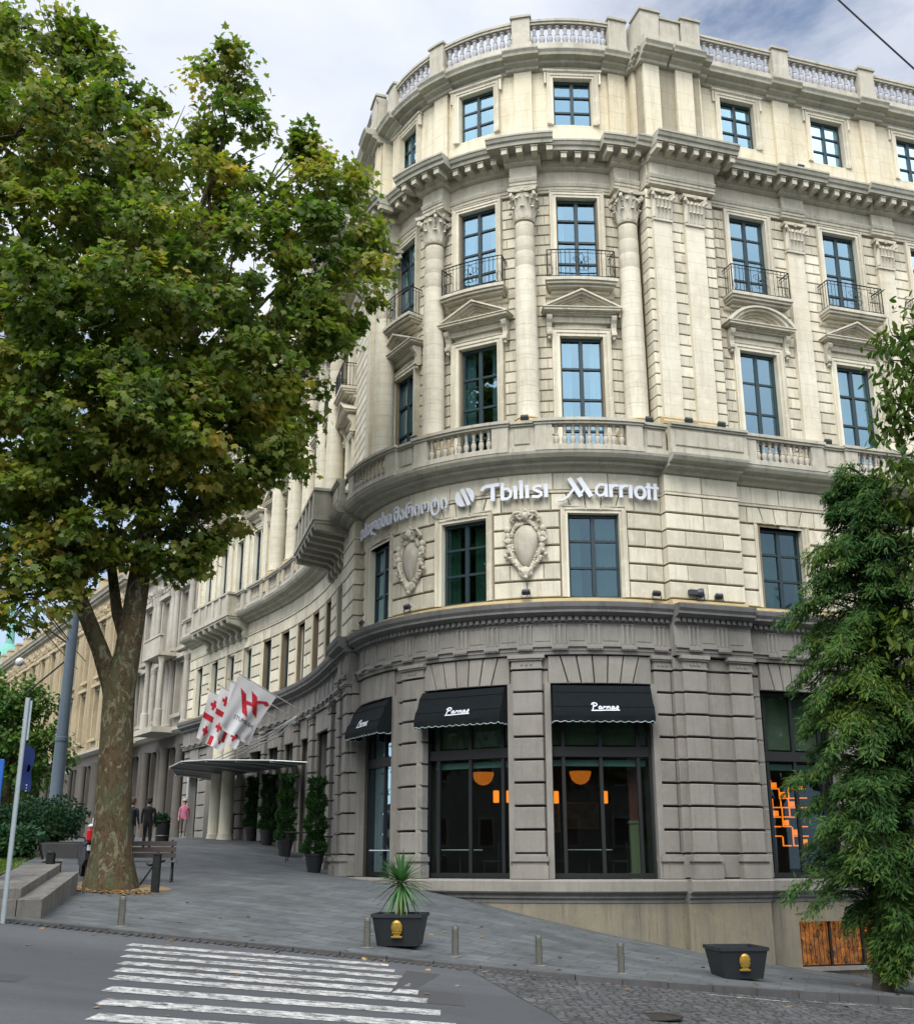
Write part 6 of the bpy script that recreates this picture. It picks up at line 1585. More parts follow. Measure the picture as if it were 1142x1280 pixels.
    mb = MB()
    for s in np.arange(s0 + .05, s1 - .2, .34): wbox(mb, s, s + .17, 0, .32, H - .45, H - .28)
    mould(mb, s0, s1, [(.1, H - .47), (.12, H - .27), (.45, H - .25), (.5, H - .1), (.6, H), (.0, H + .05)], []); kid(mb, 'roof_cornice', M['cornice'], root)
    mb = MB()
    for k in range(n + 1):
        c = min(max(s0 + k * bw, s0 + .5), s1 - .5); wbox(mb, c - .45, c + .45, -.4, .15, H + .05, H + 1.15); wbox(mb, c - .55, c + .55, -.45, .2, H + 1.152, H + 1.3)
    wbox(mb, s0, s1, -.25, -.02, H + .04, H + .8); kid(mb, 'parapet', M[mat], root)
    if loggia:
        for k in (1, 3):
            c = s0 + k * bw; mb = MB(); wbox(mb, c - 1.5, c + 1.5, 0, 1.3, z1 + 3.75, z1 + 3.95); wbox(mb, c - 1.4, c + 1.4, 1.1, 1.25, z1 + 3.951, z1 + 4.8); wbox(mb, c - 1.5, c + 1.5, 1.05, 1.3, z1 + 4.801, z1 + 4.9)
            kid(mb, 'balcony', M['pargrey'], root); mb = MB(); wbox(mb, c - 1.6, c + 1.6, 0, 1.4, z1 - .3, z1 - .001); kid(mb, 'loggia_floor', M['pargrey'], root)
            for dx in (-1.2, 1.2): mb = MB(); lathe(mb, [(.22, z1), (.22, z1 + .9), (.16, z1 + .95), (.14, z1 + 3.3), (.22, z1 + 3.74)], 12, W(c + dx, 1.0, 0)); kid(mb, 'loggia_column', M['bwhite'], root, True)
    mb = MB(); p = [W(s0, -.4, 0), W(s1, -.4, 0), W(s1, -14, 0), W(s0, -14, 0)]
    mb.add([(a, b, H) for a, b, _ in p] + [(a, b, z0 - 3) for a, b, _ in p], [(0, 1, 2, 3), (1, 2, 6, 5), (2, 3, 7, 6), (3, 0, 4, 7)]); kid(mb, 'roof', M['roof'], root)
street_building(-47.5, -34.4, 'bwhite', 1.1, 16.2, 3.2, 'ornate white building with column loggias standing between the hotel and the yellow building', 'bgrey', True)
street_building(-91, -47.8, 'byel', 1.3, 17.4, 3.6, 'long yellow sandstone building with fluted shafts and dark ground arcade down the avenue', 'bgrey')
root = empty('cupola_tower', (-60.5, 150, 0)); tag(root, 'distant green copper cupola with spire beyond the yellow building', 'tower')
mb = MB(); lathe(mb, [(2.6, 0), (2.6, 23), (3.0, 23.3), (3.0, 24)], 8); mb.build('drum', M['bstone'], root)
mb = MB(); lathe(mb, [(2.7, 24), (2.6, 25.5), (1.6, 27.2), (.6, 28), (.5, 30), (.12, 33.5), (.0, 34)], 12, cap=False); mb.build('cupola', plain('verdigris', (.12, .32, .26), .7, 0, .3, 2), root, True)
root = empty('cupola_tower', (-65, 150, 0)); tag(root, 'distant low building with a green copper roof at the far end of the avenue', 'building')
mb = MB(); box(mb, -4, 4, -4, 4, 0, 22); mb.build('wall', M['bstone'], root)
mb = MB(); mb.add([(-4.3, -4.3, 22), (4.3, -4.3, 22), (4.3, 4.3, 22), (-4.3, 4.3, 22), (-2, -2, 25.5), (2, -2, 25.5), (2, 2, 25.5), (-2, 2, 25.5)], BOXF); mb.build('roof', plain('verdigris_roof', (.09, .36, .28), .7), root)

M['oldgran'] = stone('old_granite', (.20, .19, .17), (.125, .12, .11), (.04, .045, .035), .9, .15, speck=.3, bstr=.5)
# ================================================================== left side: raised bed, benches, poles
M['grass'] = leafmat('grass_blades', [(0, (.05, .10, .015)), (.6, (.09, .16, .025)), (1, (.16, .20, .05))], .3); M['lawnsoil'] = plain('lawn_ground', (.05, .075, .02), .95, 0, .4, 5)
root = empty('raised_bed', (-10.5, 24, -1)); tag(root, 'raised granite bed with stepped coping and lawn at the left edge', 'planting bed')
def polybox(mb, pts, z0, z1):
    n = len(pts); z0f = z0 if callable(z0) else (lambda x, y: z0); z1f = z1 if callable(z1) else (lambda x, y: z1)
    mb.add([(x, y, z0f(x, y)) for x, y in pts] + [(x, y, z1f(x, y)) for x, y in pts], [tuple(range(n - 1, -1, -1)), tuple(range(n, 2 * n))] + [(k, (k + 1) % n, (k + 1) % n + n, k + n) for k in range(n)])
zt = lambda x, y: -.66 + .075 * (y - 21)
mb = MB()
A_, B_ = (-7.35, 21.0), (-8.55, 26.6)
for k in range(5):
    t0, t1 = k / 5 + .003, (k + 1) / 5 - .003
    p = lambda t, o_: (A_[0] + (B_[0] - A_[0]) * t - o_ * .97, A_[1] + (B_[1] - A_[1]) * t - o_ * .2)
    polybox(mb, [p(t0, 0), p(t1, 0), p(t1, .42), p(t0, .42)], -2.2, zt)
for k in range(6):
    x0, x1 = -7.78 - k * 1.3, -7.78 - (k + 1) * 1.3 + .012; polybox(mb, [(x0, 20.93), (x0, 21.35), (x1, 21.27), (x1, 20.85)][::-1], -2.2, lambda x, y: -.66)
kid(mb, 'lower_wall', M['oldgran'], root)
mb = MB(); zu = lambda x, y: -.50 + .075 * (y - 21)
for k in range(5):
    t0, t1 = k / 5 + .003, (k + 1) / 5 - .003
    polybox(mb, [p(t0 * .97 + .06, .43), p(t1 * .97 + .06, .43), p(t1 * .97 + .06, 1.25), p(t0 * .97 + .06, 1.25)], -2, zu)
for k in range(5):
    x0, x1 = -8.65 - k * 1.5, -8.65 - (k + 1) * 1.5 + .012; polybox(mb, [(x0, 21.38), (x0, 22.0), (x1, 21.9), (x1, 21.3)][::-1], -2, lambda x, y: -.50)
kid(mb, 'coping', M['oldgran'], root)
mb = MB(); polybox(mb, [(-9.0, 21.9), (-9.9, 26.8), (-11.6, 29.6), (-22, 30), (-24, 21.8)], -1.8, lambda x, y: -.52 + .075 * (y - 21)); kid(mb, 'lawn_ground', M['lawnsoil'], root)
n = 16000; gx = rng.uniform(-16, -9.1, n); gy = rng.uniform(22.0, 29.4, n); ok = (gx < -9.0 - (gy - 21.9) * .19); gx, gy = gx[ok], gy[ok]; gz = -.52 + .075 * (gy - 21)
C = np.c_[gx, gy, gz]; D = rng.normal(size=C.shape) * .35 + np.array([0, 0, 1]); me = leaf_mesh('grass', C, D, rnd_dirs(len(C)), .07 + .06 * rng.random(len(C)), TINY * np.array([.35, 1]), M['grass'], 0, .2)
o = bpy.data.objects.new('grass', me); col.objects.link(o); tag(o, 'short green lawn on the raised bed at the left edge', 'grass', kind='stuff')
def bush(x, y, z, rx, ry, rz_, label, cat='bush', mat=M['hedge'], n=2600, name='bush', sz=.10, grp=None):
    root = empty(name, (x, y, z)); tag(root, label, cat, grp)
    mb = MB(); 
    for k in range(14): limb(mb, (0, 0, 0), Vector(rnd_dirs(1)[0] * np.array([rx, ry, rz_]) * .6) + Vector((0, 0, rz_)), .03, .01, 5, .1, 4)
    mb.build('stems', M['twig'], root)
    d = rnd_dirs(n); rad = (.55 + .5 * rng.random(n)) * (1 + .13 * np.sin(d[:, 0] * 7 + d[:, 2] * 5)); C = d * rad[:, None] * np.array([rx, ry, rz_]) + np.array([0, 0, rz_]); D = d + rnd_dirs(n) * .8
    o = bpy.data.objects.new('foliage', leaf_mesh('foliage', C, D, rnd_dirs(n) * .6 + d, sz * (.7 + .7 * rng.random(n)), TINY, mat, .2, .2)); col.objects.link(o); o.parent = root; return root
bush(-10.75, 28.0, .05, .75, .6, .38, 'low dark rounded bush on the lawn beside the pale sign pole', n=2400)
bush(-13.9, 36.2, .55, 1.0, .8, .55, 'left clipped hedge mound in the dark planter', n=3200); bush(-12.7, 36.2, .55, .95, .8, .50, 'right clipped hedge mound in the dark planter beside the grey pole', n=3200); bush(-13.6, 38.2, .8, 1.3, .9, .6, 'taller hedge mound behind the clipped hedge', n=3200)
mb = MB(); root = empty('stone_planter', (-13.3, 36.3, .1)); tag(root, 'dark low stone planter under the clipped hedge', 'planter')
bevbox(mb, -1.9, 1.9, -1.0, 1.2, -.3, .42, .03); mb.build('box', M['darkgran'], root); mb = MB(); box(mb, -1.75, 1.75, -.85, 1.05, .421, .45); mb.build('soil', M['soil'], root)
# grey tram pole
root = empty('tram_pole', (-13.9, 40, hs(-13.9, 40))); tag(root, 'tall blue grey steel tram pole with wire brackets rising behind the plane tree', 'pole')
M['poleg'] = plain('blue_grey_paint', (.10, .14, .18), .5, 0, .2, 3)
mb = MB(); lathe(mb, [(.26, 0), (.26, .4), (.22, .5), (.21, 3.6), (.235, 3.62), (.235, 3.75), (.20, 3.77), (.17, 10.5), (.0, 10.6)], 16, cap=False); mb.build('shaft', M['poleg'], root, True)
mb = MB(); tube(mb, [(0, 0, 7.0), (-1.3, -.1, 7.9), (-1.7, -.1, 8.1)], .04, 6); tube(mb, [(0, 0, 6.6), (-1.5, -.1, 5.2)], .03, 6); mb.build('bracket', M['iron'], root)
mb = MB(); blob(mb, (-1.75, -.1, 6.4), .16, 10, 8); mb.build('globe', plain('white_globe', (.6, .6, .6), .3), root, True)
# pale sign pole with blue banner
root = empty('sign_pole', (-7.72, 20.0, -.9)); tag(root, 'slim pale grey pole with a narrow blue banner at the left edge', 'sign pole')
root.location = (-7.72, 20.25, -.95)
mb = MB(); tube(mb, [(0, 0, -.3), (0, 0, 3.75)], .042, 10); tube(mb, [(.07, 0, 3.0), (.07, 0, 3.7)], .02, 6); mb.build('shaft', plain('pale_pole', (.36, .42, .44), .4, .3), root, True)
M['blue'] = plain('blue_banner', (.008, .025, .13), .6, 0, .3, 3); M['yel2'] = plain('yellow_print', (.7, .5, .05), .6); M['redb'] = plain('red_print', (.30, .02, .03), .6)
mb = MB(); n = 8; mb.add([q for k in range(n + 1) for q in ((.045, .0, 2.95 - k * .1), (.045 + .085 + .012 * math.sin(k), .25 + .03 * math.sin(k * 1.3), 2.86 - k * .092))], [(2 * k, 2 * k + 1, 2 * k + 3, 2 * k + 2) for k in range(n)]); o = mb.build('banner', M['blue'], root, 'all')
mb = MB(); lathe(mb, [(.05, 0), (.065, 0)], 14, fn=lambda x, y, z: (.10 + x * .6, .12, 2.52 + y)); mb.build('red_ring', M['redb'], root).parent = o
mb = MB(); 
for k in range(3): box(mb, .075, .11, .125, .128, 2.12 + k * .05, 2.14 + k * .05)
mb.build('lettering', M['white'], root).parent = o
# big blue poster cut by the left edge
root = empty('poster_stand', (-9.0, 21.6, -.4)); tag(root, 'tall blue poster with a yellow sun disc cut off by the left edge', 'poster stand'); root.location = (-9.17, 22.4, -.3)
mb = MB(); bevbox(mb, -.75, .30, .0, .06, .45, 2.2, .01); mb.build('panel', plain('poster_blue', (.02, .10, .40), .4, 0, .6, 1.3), root)
mb = MB(); lathe(mb, [(.0, -.006), (.16, -.006)], 24, fn=lambda x, y, z: (.08 + x, -.004 + z, 1.95 + y), cap=False); mb.build('sun_disc', M['yel2'], root)
for xx in (-.6, .2): mb = MB(); tube(mb, [(xx, .03, -.4), (xx, .03, .46)], .025, 6); mb.build('leg', M['iron'], root)
root = empty('signal_post', (-8.52, 20.6, -.8)); tag(root, 'dark green post with a small white plate at the very left edge', 'post')
mb = MB(); tube(mb, [(0, 0, 0), (0, 0, 4.5)], .07, 8); mb.build('shaft', plain('dark_green_paint', (.015, .04, .045), .5), root)
mb = MB(); bevbox(mb, .0, .14, -.1, -.08, 3.55, 3.85, .005); mb.build('plate', M['white'], root)
# tram and power wires
mb = MB()
M['wire'] = plain('black_cable', (.012, .012, .014), .6)
def wire(a, b, r, label):
    mb = MB(); a, b = Vector(a), Vector(b); tube(mb, [a.lerp(b, t) - Vector((0, 0, (a - b).length * .008 * 4 * t * (1 - t))) for t in np.linspace(0, 1, 14)], r, 5)
    tag(mb.build('overhead_wire', M['wire']), label, 'wire', 'overhead wires')
wire((-14, 26, 11.6), (-14.0, 40, 8.0), .022, 'uppermost tram wire running to the grey pole'); wire((-13.6, 26, 10.6), (-14.0, 40, 7.6), .022, 'second tram wire from the top running to the grey pole')
wire((-13.2, 26, 9.7), (-16, 48, 8.2), .018, 'third tram wire from the top at the left edge'); wire((-12.6, 26, 8.6), (-17, 50, 8.2), .018, 'lowest tram wire at the left edge'); wire((-30, 42, 10.6), (-13.9, 40, 10.0), .016, 'wire crossing level from the left edge to the pole')
wire((7.8, 20, 18.6), (12.5, 21, 14.2), .022, 'single thick cable crossing the sky at the top right corner')
# tree bench and posts round the plane tree
M['wood'] = plain('weathered_wood', (.06, .045, .035), .8, 0, .3, 12); M['woodp'] = plain('pale_bench_slat', (.17, .17, .165), .6, 0, .3, 12)
def bench(x, y, rz, label, w=1.7):
    z = hs(x, y); root = empty('park_bench', (x, y, z), rz); tag(root, label, 'bench', 'benches round the plane tree')
    mb = MB()
    for k in range(4): bevbox(mb, -w / 2, w / 2, -.25 + k * .13, -.14 + k * .13, .47, .51, .006)
    mb.build('seat', M['woodp'], root)
    mb = MB()
    for k in range(3): bevbox(mb, -w / 2, w / 2, .30 + k * .03, .33 + k * .03, .58 + k * .14, .69 + k * .14, .006)
    mb.build('backrest', M['wood'], root)
    for xx in (-w / 2 + .1, w / 2 - .1):
        mb = MB(); tube(mb, [(xx, -.25, 0), (xx, -.2, .3), (xx, -.22, .46), (xx, .2, .46), (xx, .36, 1.0)], .025, 6); tube(mb, [(xx, .3, 0), (xx, .1, .3), (xx, .0, .46)], .025, 6); mb.build('leg', M['iron'], root)
bench(-8.05, 29.4, 3.3, 'dark bench behind the trunk with pale slats sticking out on the right', 2.0); bench(-9.8, 28.4, 1.9, 'dark iron bench standing left of the plane tree trunk', 1.5)
def post(x, y, h, label):
    root = empty('cast_iron_post', (x, y, hs(x, y))); tag(root, label, 'post', 'dark posts round the plane tree')
    mb = MB(); bevbox(mb, -.085, .085, -.085, .085, 0, h, .015); mb.build('shaft', M['iron'], root); mb = MB(); lathe(mb, [(.10, h), (.10, h + .03), (.05, h + .06), (.0, h + .09)], 12, cap=False); mb.build('cap', M['iron'], root)
post(-7.0, 27.4, .82, 'dark square post right of the plane tree trunk'); post(-9.35, 27.0, .75, 'dark square post left of the plane tree trunk at the end of the raised bed')
mb = MB(); tube(mb, [(-6.85, 27.5, hs(-7, 27.4) + .70), (-7.4, 28.3, hs(-7, 28) + .55), (-7.7, 29.2, hs(-7, 29) + .5)], .03, 6); tube(mb, [(-7.2, 27.9, hs(-7, 28) + .55), (-7.6, 28.3, hs(-7, 28) + .1)], .02, 5)
tag(mb.build('guard_rail', M['iron']), 'thin iron guard rail joining the right post to the tree bench', 'railing')
# scooter leaning left of the trunk
root = empty('motor_scooter', (-9.35, 29.6, hs(-9.35, 29.6)), 2.0); tag(root, 'black motor scooter with red and white tail half hidden left of the trunk', 'scooter')
for xx in (-.62, .62):
    mb = MB(); lathe(mb, [(.17, -.05), (.24, -.05), (.26, 0), (.24, .05), (.17, .05)], 20, fn=lambda x, y, z: (xx + x, z, .26 + y), cap=False); w_ = mb.build('wheel', M['iron'], root, True)
    mb = MB(); lathe(mb, [(.0, -.03), (.16, -.03), (.16, .03), (.0, .03)], 14, fn=lambda x, y, z: (xx + x, z, .26 + y), cap=False); mb.build('rim', M['inox'], root).parent = w_
mb = MB(); prism(mb, [(-.85, .45), (-.25, .30), (.25, .30), (.50, .35), (.62, .85), (.52, .9), (.35, .45), (.0, .42), (-.2, .72), (-.85, .78)], -.14, .14); mb.build('body', M['plbox'], root)
mb = MB(); bevbox(mb, -.80, -.08, -.13, .13, .78, .88, .03); mb.build('seat', M['iron'], root)
mb = MB(); tube(mb, [(.52, -.3, 1.05), (.55, 0, .98), (.52, .3, 1.05)], .02, 6); tube(mb, [(.60, 0, .3), (.55, 0, 1.0)], .025, 6); mb.build('handlebar', M['iron'], root)
mb = MB(); bevbox(mb, -1.12, -.78, -.17, .17, .86, 1.18, .05); mb.build('top_case', plain('red_plastic', (.45, .015, .02), .35), root)
mb = MB(); bevbox(mb, -1.1, -.8, -.15, .15, 1.181, 1.30, .05); bevbox(mb, -1.0, -.86, -.05, .05, 1.30, 1.45, .02); mb.build('white_trim', M['white'], root); mb = MB(); bevbox(mb, -.92, -.86, -.12, .12, .66, .80, .01); mb.build('number_plate', M['white'], root)
# bins, potted evergreens, cafe table outside
M['pot'] = plain('dark_terracotta', (.02, .022, .024), .6, 0, .3, 5)
def topiary(x, y, h, label):
    z = hs(x, y); root = empty('potted_evergreen', (x, y, z)); tag(root, label, 'potted plant', 'potted evergreens before the entrance')
    mb = MB(); lathe(mb, [(.20, 0), (.30, .5), (.33, .5), (.33, .56), (.28, .56), (.27, .5), (.0, .48)], 18, cap=False); mb.build('pot', M['pot'], root, True)
    mb = MB(); tube(mb, [(0, 0, .45), (0, 0, h)], [.03, .01], 6); mb.build('stem', M['twig'], root)
    n = int(2200 * h / 2.8); t = rng.random(n); zz_ = .55 + (h - .55) * t; sp = .30 + .09 * np.sin(t * 21); a = rng.random(n) * 6.283; rr2 = sp * (1 - .35 * t) * (.5 + .5 * rng.random(n) ** .5)
    C = np.c_[rr2 * np.cos(a), rr2 * np.sin(a), zz_]; D = np.c_[np.cos(a), np.sin(a), .7 + 0 * a] + rnd_dirs(n) * .5
    o = bpy.data.objects.new('foliage', leaf_mesh('foliage', C, D, rnd_dirs(n), .09 + .07 * rng.random(n), FROND, M['conif2'], .2, .2)); col.objects.link(o); o.parent = root
M['conif2'] = leafmat('evergreen_fronds', [(0, (.012, .045, .014)), (.6, (.03, .085, .02)), (1, (.09, .15, .03))], .2)
topiary(-4.45, 36.6, 2.85, 'tall potted evergreen nearest the corner, in front of the big dark window'); topiary(-6.3, 42.8, 2.9, 'tall potted evergreen second from the corner beside the little high table'); topiary(-7.6, 46.6, 2.7, 'tall potted evergreen third from the corner by the hotel door'); topiary(-8.7, 49.4, 2.6, 'tall potted evergreen furthest from the corner by the hotel door')
root = empty('high_table', (-5.55, 40.9, hs(-5.55, 40.9))); tag(root, 'small dark high table between two potted evergreens', 'table')
mb = MB(); bevbox(mb, -.45, .45, -.3, .3, 1.0, 1.04, .01); mb.build('table_top', M['chairm'], root)
for a in (-.38, .38):
    for b in (-.24, .24): mb = MB(); tube(mb, [(a, b, 0), (a, b, 1.0)], .02, 6); mb.build('leg', M['chairm'], root)
def bin_(x, y, h, label):
    root = empty('litter_bin', (x, y, hs(x, y))); tag(root, label, 'bin', 'dark bins on the pavement')
    mb = MB(); lathe(mb, [(.22, 0), (.26, .04), (.28, h * .85), (.25, h * .86), (.25, h * .9), (.29, h * .91), (.29, h), (.2, h)], 18); mb.build('body', M['iron'], root, True)
    mb = MB(); lathe(mb, [(.29, h * .3), (.295, h * .32), (.29, h * .34)], 18, cap=False); mb.build('band', M['inox'], root)
bin_(-9.9, 51.5, 1.1, 'slim dark bin by the entrance columns'); bin_(-11.5, 45.5, .85, 'dark bin with a shrub behind it right of the plane tree')
bush(-11.6, 45.5, hs(-11.5, 46.3) + .55, .28, .25, .25, 'small shrub growing behind the dark bin', n=900)
root = empty('parking_sign', (-13.2, 56.5, hs(-13.2, 56.5))); tag(root, 'blue square parking sign on a thin pole behind the plane tree', 'road sign')
mb = MB(); tube(mb, [(0, 0, 0), (0, 0, 3.5)], .05, 8); mb.build('pole', M['steel'], root); mb = MB(); bevbox(mb, -.3, .3, -.08, -.05, 2.9, 3.5, .01); mb.build('plate', plain('sign_blue', (.01, .05, .5), .4), root)
# leaf litter
n = 736; lx = np.concatenate([rng.normal(-8.3, .62, 620), rng.uniform(-12, 12, 60), rng.uniform(-9, 9, 56)]); ly = np.concatenate([rng.normal(27.1, .35, 620), rng.uniform(20.6, 27, 60), np.concatenate([rng.uniform(12, 20, 16), rng.uniform(19.6, 20.5, 40)])])
lz = np.array([(hs(x, y) if y > kerbY(x) + .25 else road(x)) + .02 for x, y in zip(lx, ly)])
me = leaf_mesh('fallen_leaves', np.c_[lx, ly, lz], np.c_[rng.normal(size=(n, 2)), np.zeros(n)], np.c_[rng.normal(size=(n, 2)) * .25, np.ones(n)],         .07 + .06 * rng.random(n), PLANE, leafmat('dry_leaves', [(0, (.12, .07, .03)), (.5, (.22, .14, .06)), (1, (.30, .21, .09))], .05), .1, .1)
o = bpy.data.objects.new('fallen_leaves', me); col.objects.link(o); tag(o, 'dry brown fallen leaves scattered round the trunk and over the pavement', 'leaves', kind='stuff')
mb = MB(); lathe(mb, [(.0, .0), (1.5, .0)], 30, cap=False, fn=lambda x, y, z: (tx + x, ty - .15 + y * .75, hs(tx + x, ty - .15 + y * .75) + .012)); tag(mb.build('tree_pit', stone('sandy_soil', (.30, .23, .13), (.19, .14, .08), (.07, .05, .03), .4, 0)), kind='structure')

# ================================================================== people
def person(x, y, rz, h, label, coat, trousers, hair, pose='walk', hat=None, bag=None, skin=(.42, .27, .19), longcoat=False, nm='', face=True):
    z = hs(x, y); root = empty('person', (x, y, z), rz); tag(root, label, 'person')
    k = h / 1.75; st_ = .24 if pose == 'walk' else .04; ar = .22 if pose == 'walk' else .05
    J = {'pel': (0, 0, .95), 'wai': (0, 0, 1.10), 'che': (0, .01, 1.32), 'neckb': (0, 0, 1.46), 'neck': (0, -.01, 1.53), 'hd0': (0, -.015, 1.60), 'hd1': (0, -.02, 1.70)}
    R3 = {'pel': .155, 'wai': .145, 'che': .165, 'neckb': .09, 'neck': .055, 'hd0': .085, 'hd1': .095}
    E = [('pel', 'wai'), ('wai', 'che'), ('che', 'neckb'), ('neckb', 'neck'), ('neck', 'hd0'), ('hd0', 'hd1')]
    for sg, n_ in ((-1, 'l'), (1, 'r')):
        f = sg * st_
        J['hip' + n_] = (sg * .09, 0, .90); J['kn' + n_] = (sg * .10, -.10 * (f > 0) - f * .35, .50); J['an' + n_] = (sg * .10, -f * .9 + (.08 if f < 0 else 0), .10 + (.05 if f < 0 else 0)); J['to' + n_] = (sg * .115, -f * .9 - .16 + (.06 if f < 0 else 0), .045)
        R3.update({'hip' + n_: .105, 'kn' + n_: .068, 'an' + n_: .048, 'to' + n_: .04}); E += [('pel', 'hip' + n_), ('hip' + n_, 'kn' + n_), ('kn' + n_, 'an' + n_), ('an' + n_, 'to' + n_)]
        g = -sg * ar
        J['sh' + n_] = (sg * .19, .01, 1.41); J['el' + n_] = (sg * .225, .03 - g * .45, 1.14); J['wr' + n_] = (sg * .215, -.05 - g * 1.0, .91); J['pa' + n_] = (sg * .21, -.08 - g * 1.15, .84)
        R3.update({'sh' + n_: .068, 'el' + n_: .048, 'wr' + n_: .034, 'pa' + n_: .034}); E += [('che', 'sh' + n_), ('sh' + n_, 'el' + n_), ('el' + n_, 'wr' + n_), ('wr' + n_, 'pa' + n_)]
        p = Vector(J['pa' + n_])
        for q in range(5):
            th = q == 4; off = Vector((-sg * .01 + 0, -.03 + .018 * q, -.03)) if not th else Vector((-sg * .03, -.03, .01))
            e1 = p + off + (Vector((0, -.005, -.03)) if not th else Vector((-sg * .01, -.02, -.025))); e2 = e1 + Vector((-sg * .012, -.004, -.03 + .004 * abs(q - 1.5)))
            J['f1%s%d' % (n_, q)] = tuple(e1); J['f2%s%d' % (n_, q)] = tuple(e2); R3['f1%s%d' % (n_, q)] = .010; R3['f2%s%d' % (n_, q)] = .008
            E += [('pa' + n_, 'f1%s%d' % (n_, q)), ('f1%s%d' % (n_, q), 'f2%s%d' % (n_, q))]
    ks = list(J); me = bpy.data.meshes.new('b'); me.from_pydata([tuple(c * k for c in J[q]) for q in ks], [(ks.index(a), ks.index(b)) for a, b in E], [])
    o = bpy.data.objects.new('b', me); col.objects.link(o); md = o.modifiers.new('s', 'SKIN'); md.use_smooth_shade = True
    for i, q in enumerate(ks): r = R3[q] * k; me.skin_vertices[0].data[i].radius = (r, r * (.72 if q in ('pel', 'wai', 'che') else 1)); me.skin_vertices[0].data[i].use_root = (q == 'pel')
    o.modifiers.new('d', 'SUBSURF').levels = 1
    dg = bpy.context.evaluated_depsgraph_get(); dg.update(); m2 = bpy.data.meshes.new_from_object(o.evaluated_get(dg)); bpy.data.objects.remove(o)
    m2.name = 'body'; m2.materials.clear()
    for mt in (plain('skin', skin, .6), plain('coat', coat, .85, 0, .2, 9), plain('trousers', trousers, .85, 0, .2, 9), plain('shoes', (.02, .018, .015), .5)): m2.materials.append(mt)
    for pl_ in m2.polygons:
        c = pl_.center / k; side = abs(c.x) > .155 and c.z < 1.25
        if c.z > 1.49: i = 0
        elif side and c.z < .90: i = 0
        elif side: i = 1
        elif c.z > (.62 if longcoat else .88): i = 1
        elif c.z > .115: i = 2
        else: i = 3
        pl_.material_index = i
    b = bpy.data.objects.new('body', m2); col.objects.link(b); b.parent = root
    mb = MB(); T = lambda a, b_, c: (a * k, b_ * k, c * k)
    for q in range(10): a = q / 10 * 6.283; 
    blob(mb, (0, .012, 1.735), (.104, .112, .085), 12, 8, T); blob(mb, (0, .05, 1.67), (.095, .075, .10), 10, 7, T); mb.build('hair', plain('hair', hair, .7), root, True)
    mb = MB(); blob(mb, (0, -.115, 1.665), (.013, .02, .022), 6, 4, T); blob(mb, (0, -.108, 1.625), (.026, .01, .006), 6, 4, T)
    for sg in (-1, 1): blob(mb, (sg * .033, -.10, 1.685), (.014, .01, .007), 6, 4, T); blob(mb, (sg * .098, -.01, 1.665), (.012, .02, .03), 6, 4, T)
    mb.build('face_features', plain('face', tuple(c * .6 for c in skin), .6), root, True)
    if hat:
        mb = MB(); lathe(mb, [(.155, 1.735), (.15, 1.745), (.115, 1.75), (.105, 1.82), (.06, 1.845), (.0, 1.85)], 16, cap=False, fn=T); mb.build('hat', plain('hat', hat, .8), root, True)
    if bag:
        mb = MB(); bevbox(mb, -.15, .15, .12, .26, 1.0, 1.42, .04, T); mb.build('backpack', plain('bag', bag, .7), root); mb = MB()
        tube(mb, [T(-.13, -.12, 1.05), T(-.12, -.15, 1.3), T(-.11, .0, 1.46), T(-.11, .13, 1.40)], .018, 5); tube(mb, [T(.13, -.12, 1.05), T(.12, -.15, 1.3), T(.11, .0, 1.46), T(.11, .13, 1.40)], .018, 5); mb.build('strap', M['poleg'], root)
    return root
person(-12.7, 54.0, .1, 1.66, 'person in a pink jacket, grey trousers and pale hat walking towards the viewer', (.42, .12, .20), (.12, .10, .09), (.1, .07, .05), 'walk', (.45, .36, .26))
person(-11.3, 40.4, 2.9, 1.75, 'person in black with a blue backpack strap standing just right of the trunk', (.015, .02, .024), (.03, .035, .045), (.10, .06, .03), 'stand', None, (.02, .03, .045))
person(-10.95, 41.2, 3.4, 1.78, 'person in dark clothes standing behind the one with the backpack', (.010, .010, .012), (.015, .016, .02), (.02, .015, .01), 'stand')
person(-22.2, 63, 2.8, 1.78, 'person in a bright blue jacket walking away beside the grey pole', (.02, .10, .34), (.03, .06, .13), (.10, .07, .05), 'walk')
person(-25.6, 69, .4, 1.72, 'person in dark clothes under the arcade just left of the grey pole', (.03, .03, .04), (.03, .03, .03), (.3, .25, .2), 'walk')
person(-34.5, 82, .2, 1.7, 'person in a red top far down the avenue behind the hedge', (.35, .03, .04), (.03, .03, .04), (.1, .05, .03), 'walk')
person(-36.5, 83.5, .2, 1.75, 'person in a white shirt far down the avenue beside the red one', (.5, .5, .5), (.05, .05, .07), (.04, .03, .02), 'walk')
person(-20.5, 67.5, 3.0, 1.76, 'person in black walking under the arcade right of the blue jacket', (.012, .012, .014), (.02, .02, .02), (.03, .02, .02), 'walk')
# street lamps glowing in the arcade
M['redglow'] = plain('red_lamp', (.5, .1, .02), .5, emit=(1, .12, .02), es=3)
for x, y, z, lb in ((-25.2, 62.5, 5.0, 'left orange glowing lamp under the small green tree'), (-24.4, 62.5, 5.05, 'right orange glowing lamp under the small green tree'), (-20.9, 67.3, 5.0, 'orange lamp hanging at the arcade beside the trunk'), (-23.9, 70.5, 5.2, 'white round lamp hanging at the arcade beside the pole')):
    root = empty('hanging_lamp', (x, y, z)); tag(root, lb, 'lamp', 'lamps along the arcade'); wh = 'white' in lb
    mb = MB(); blob(mb, (0, 0, 0), .17, 10, 8); mb.build('globe', M['white'] if wh else M['redglow'], root, True); mb = MB(); tube(mb, [(0, 0, .15), (0, 0, .6)], .015, 5); mb.build('stem', M['iron'], root)
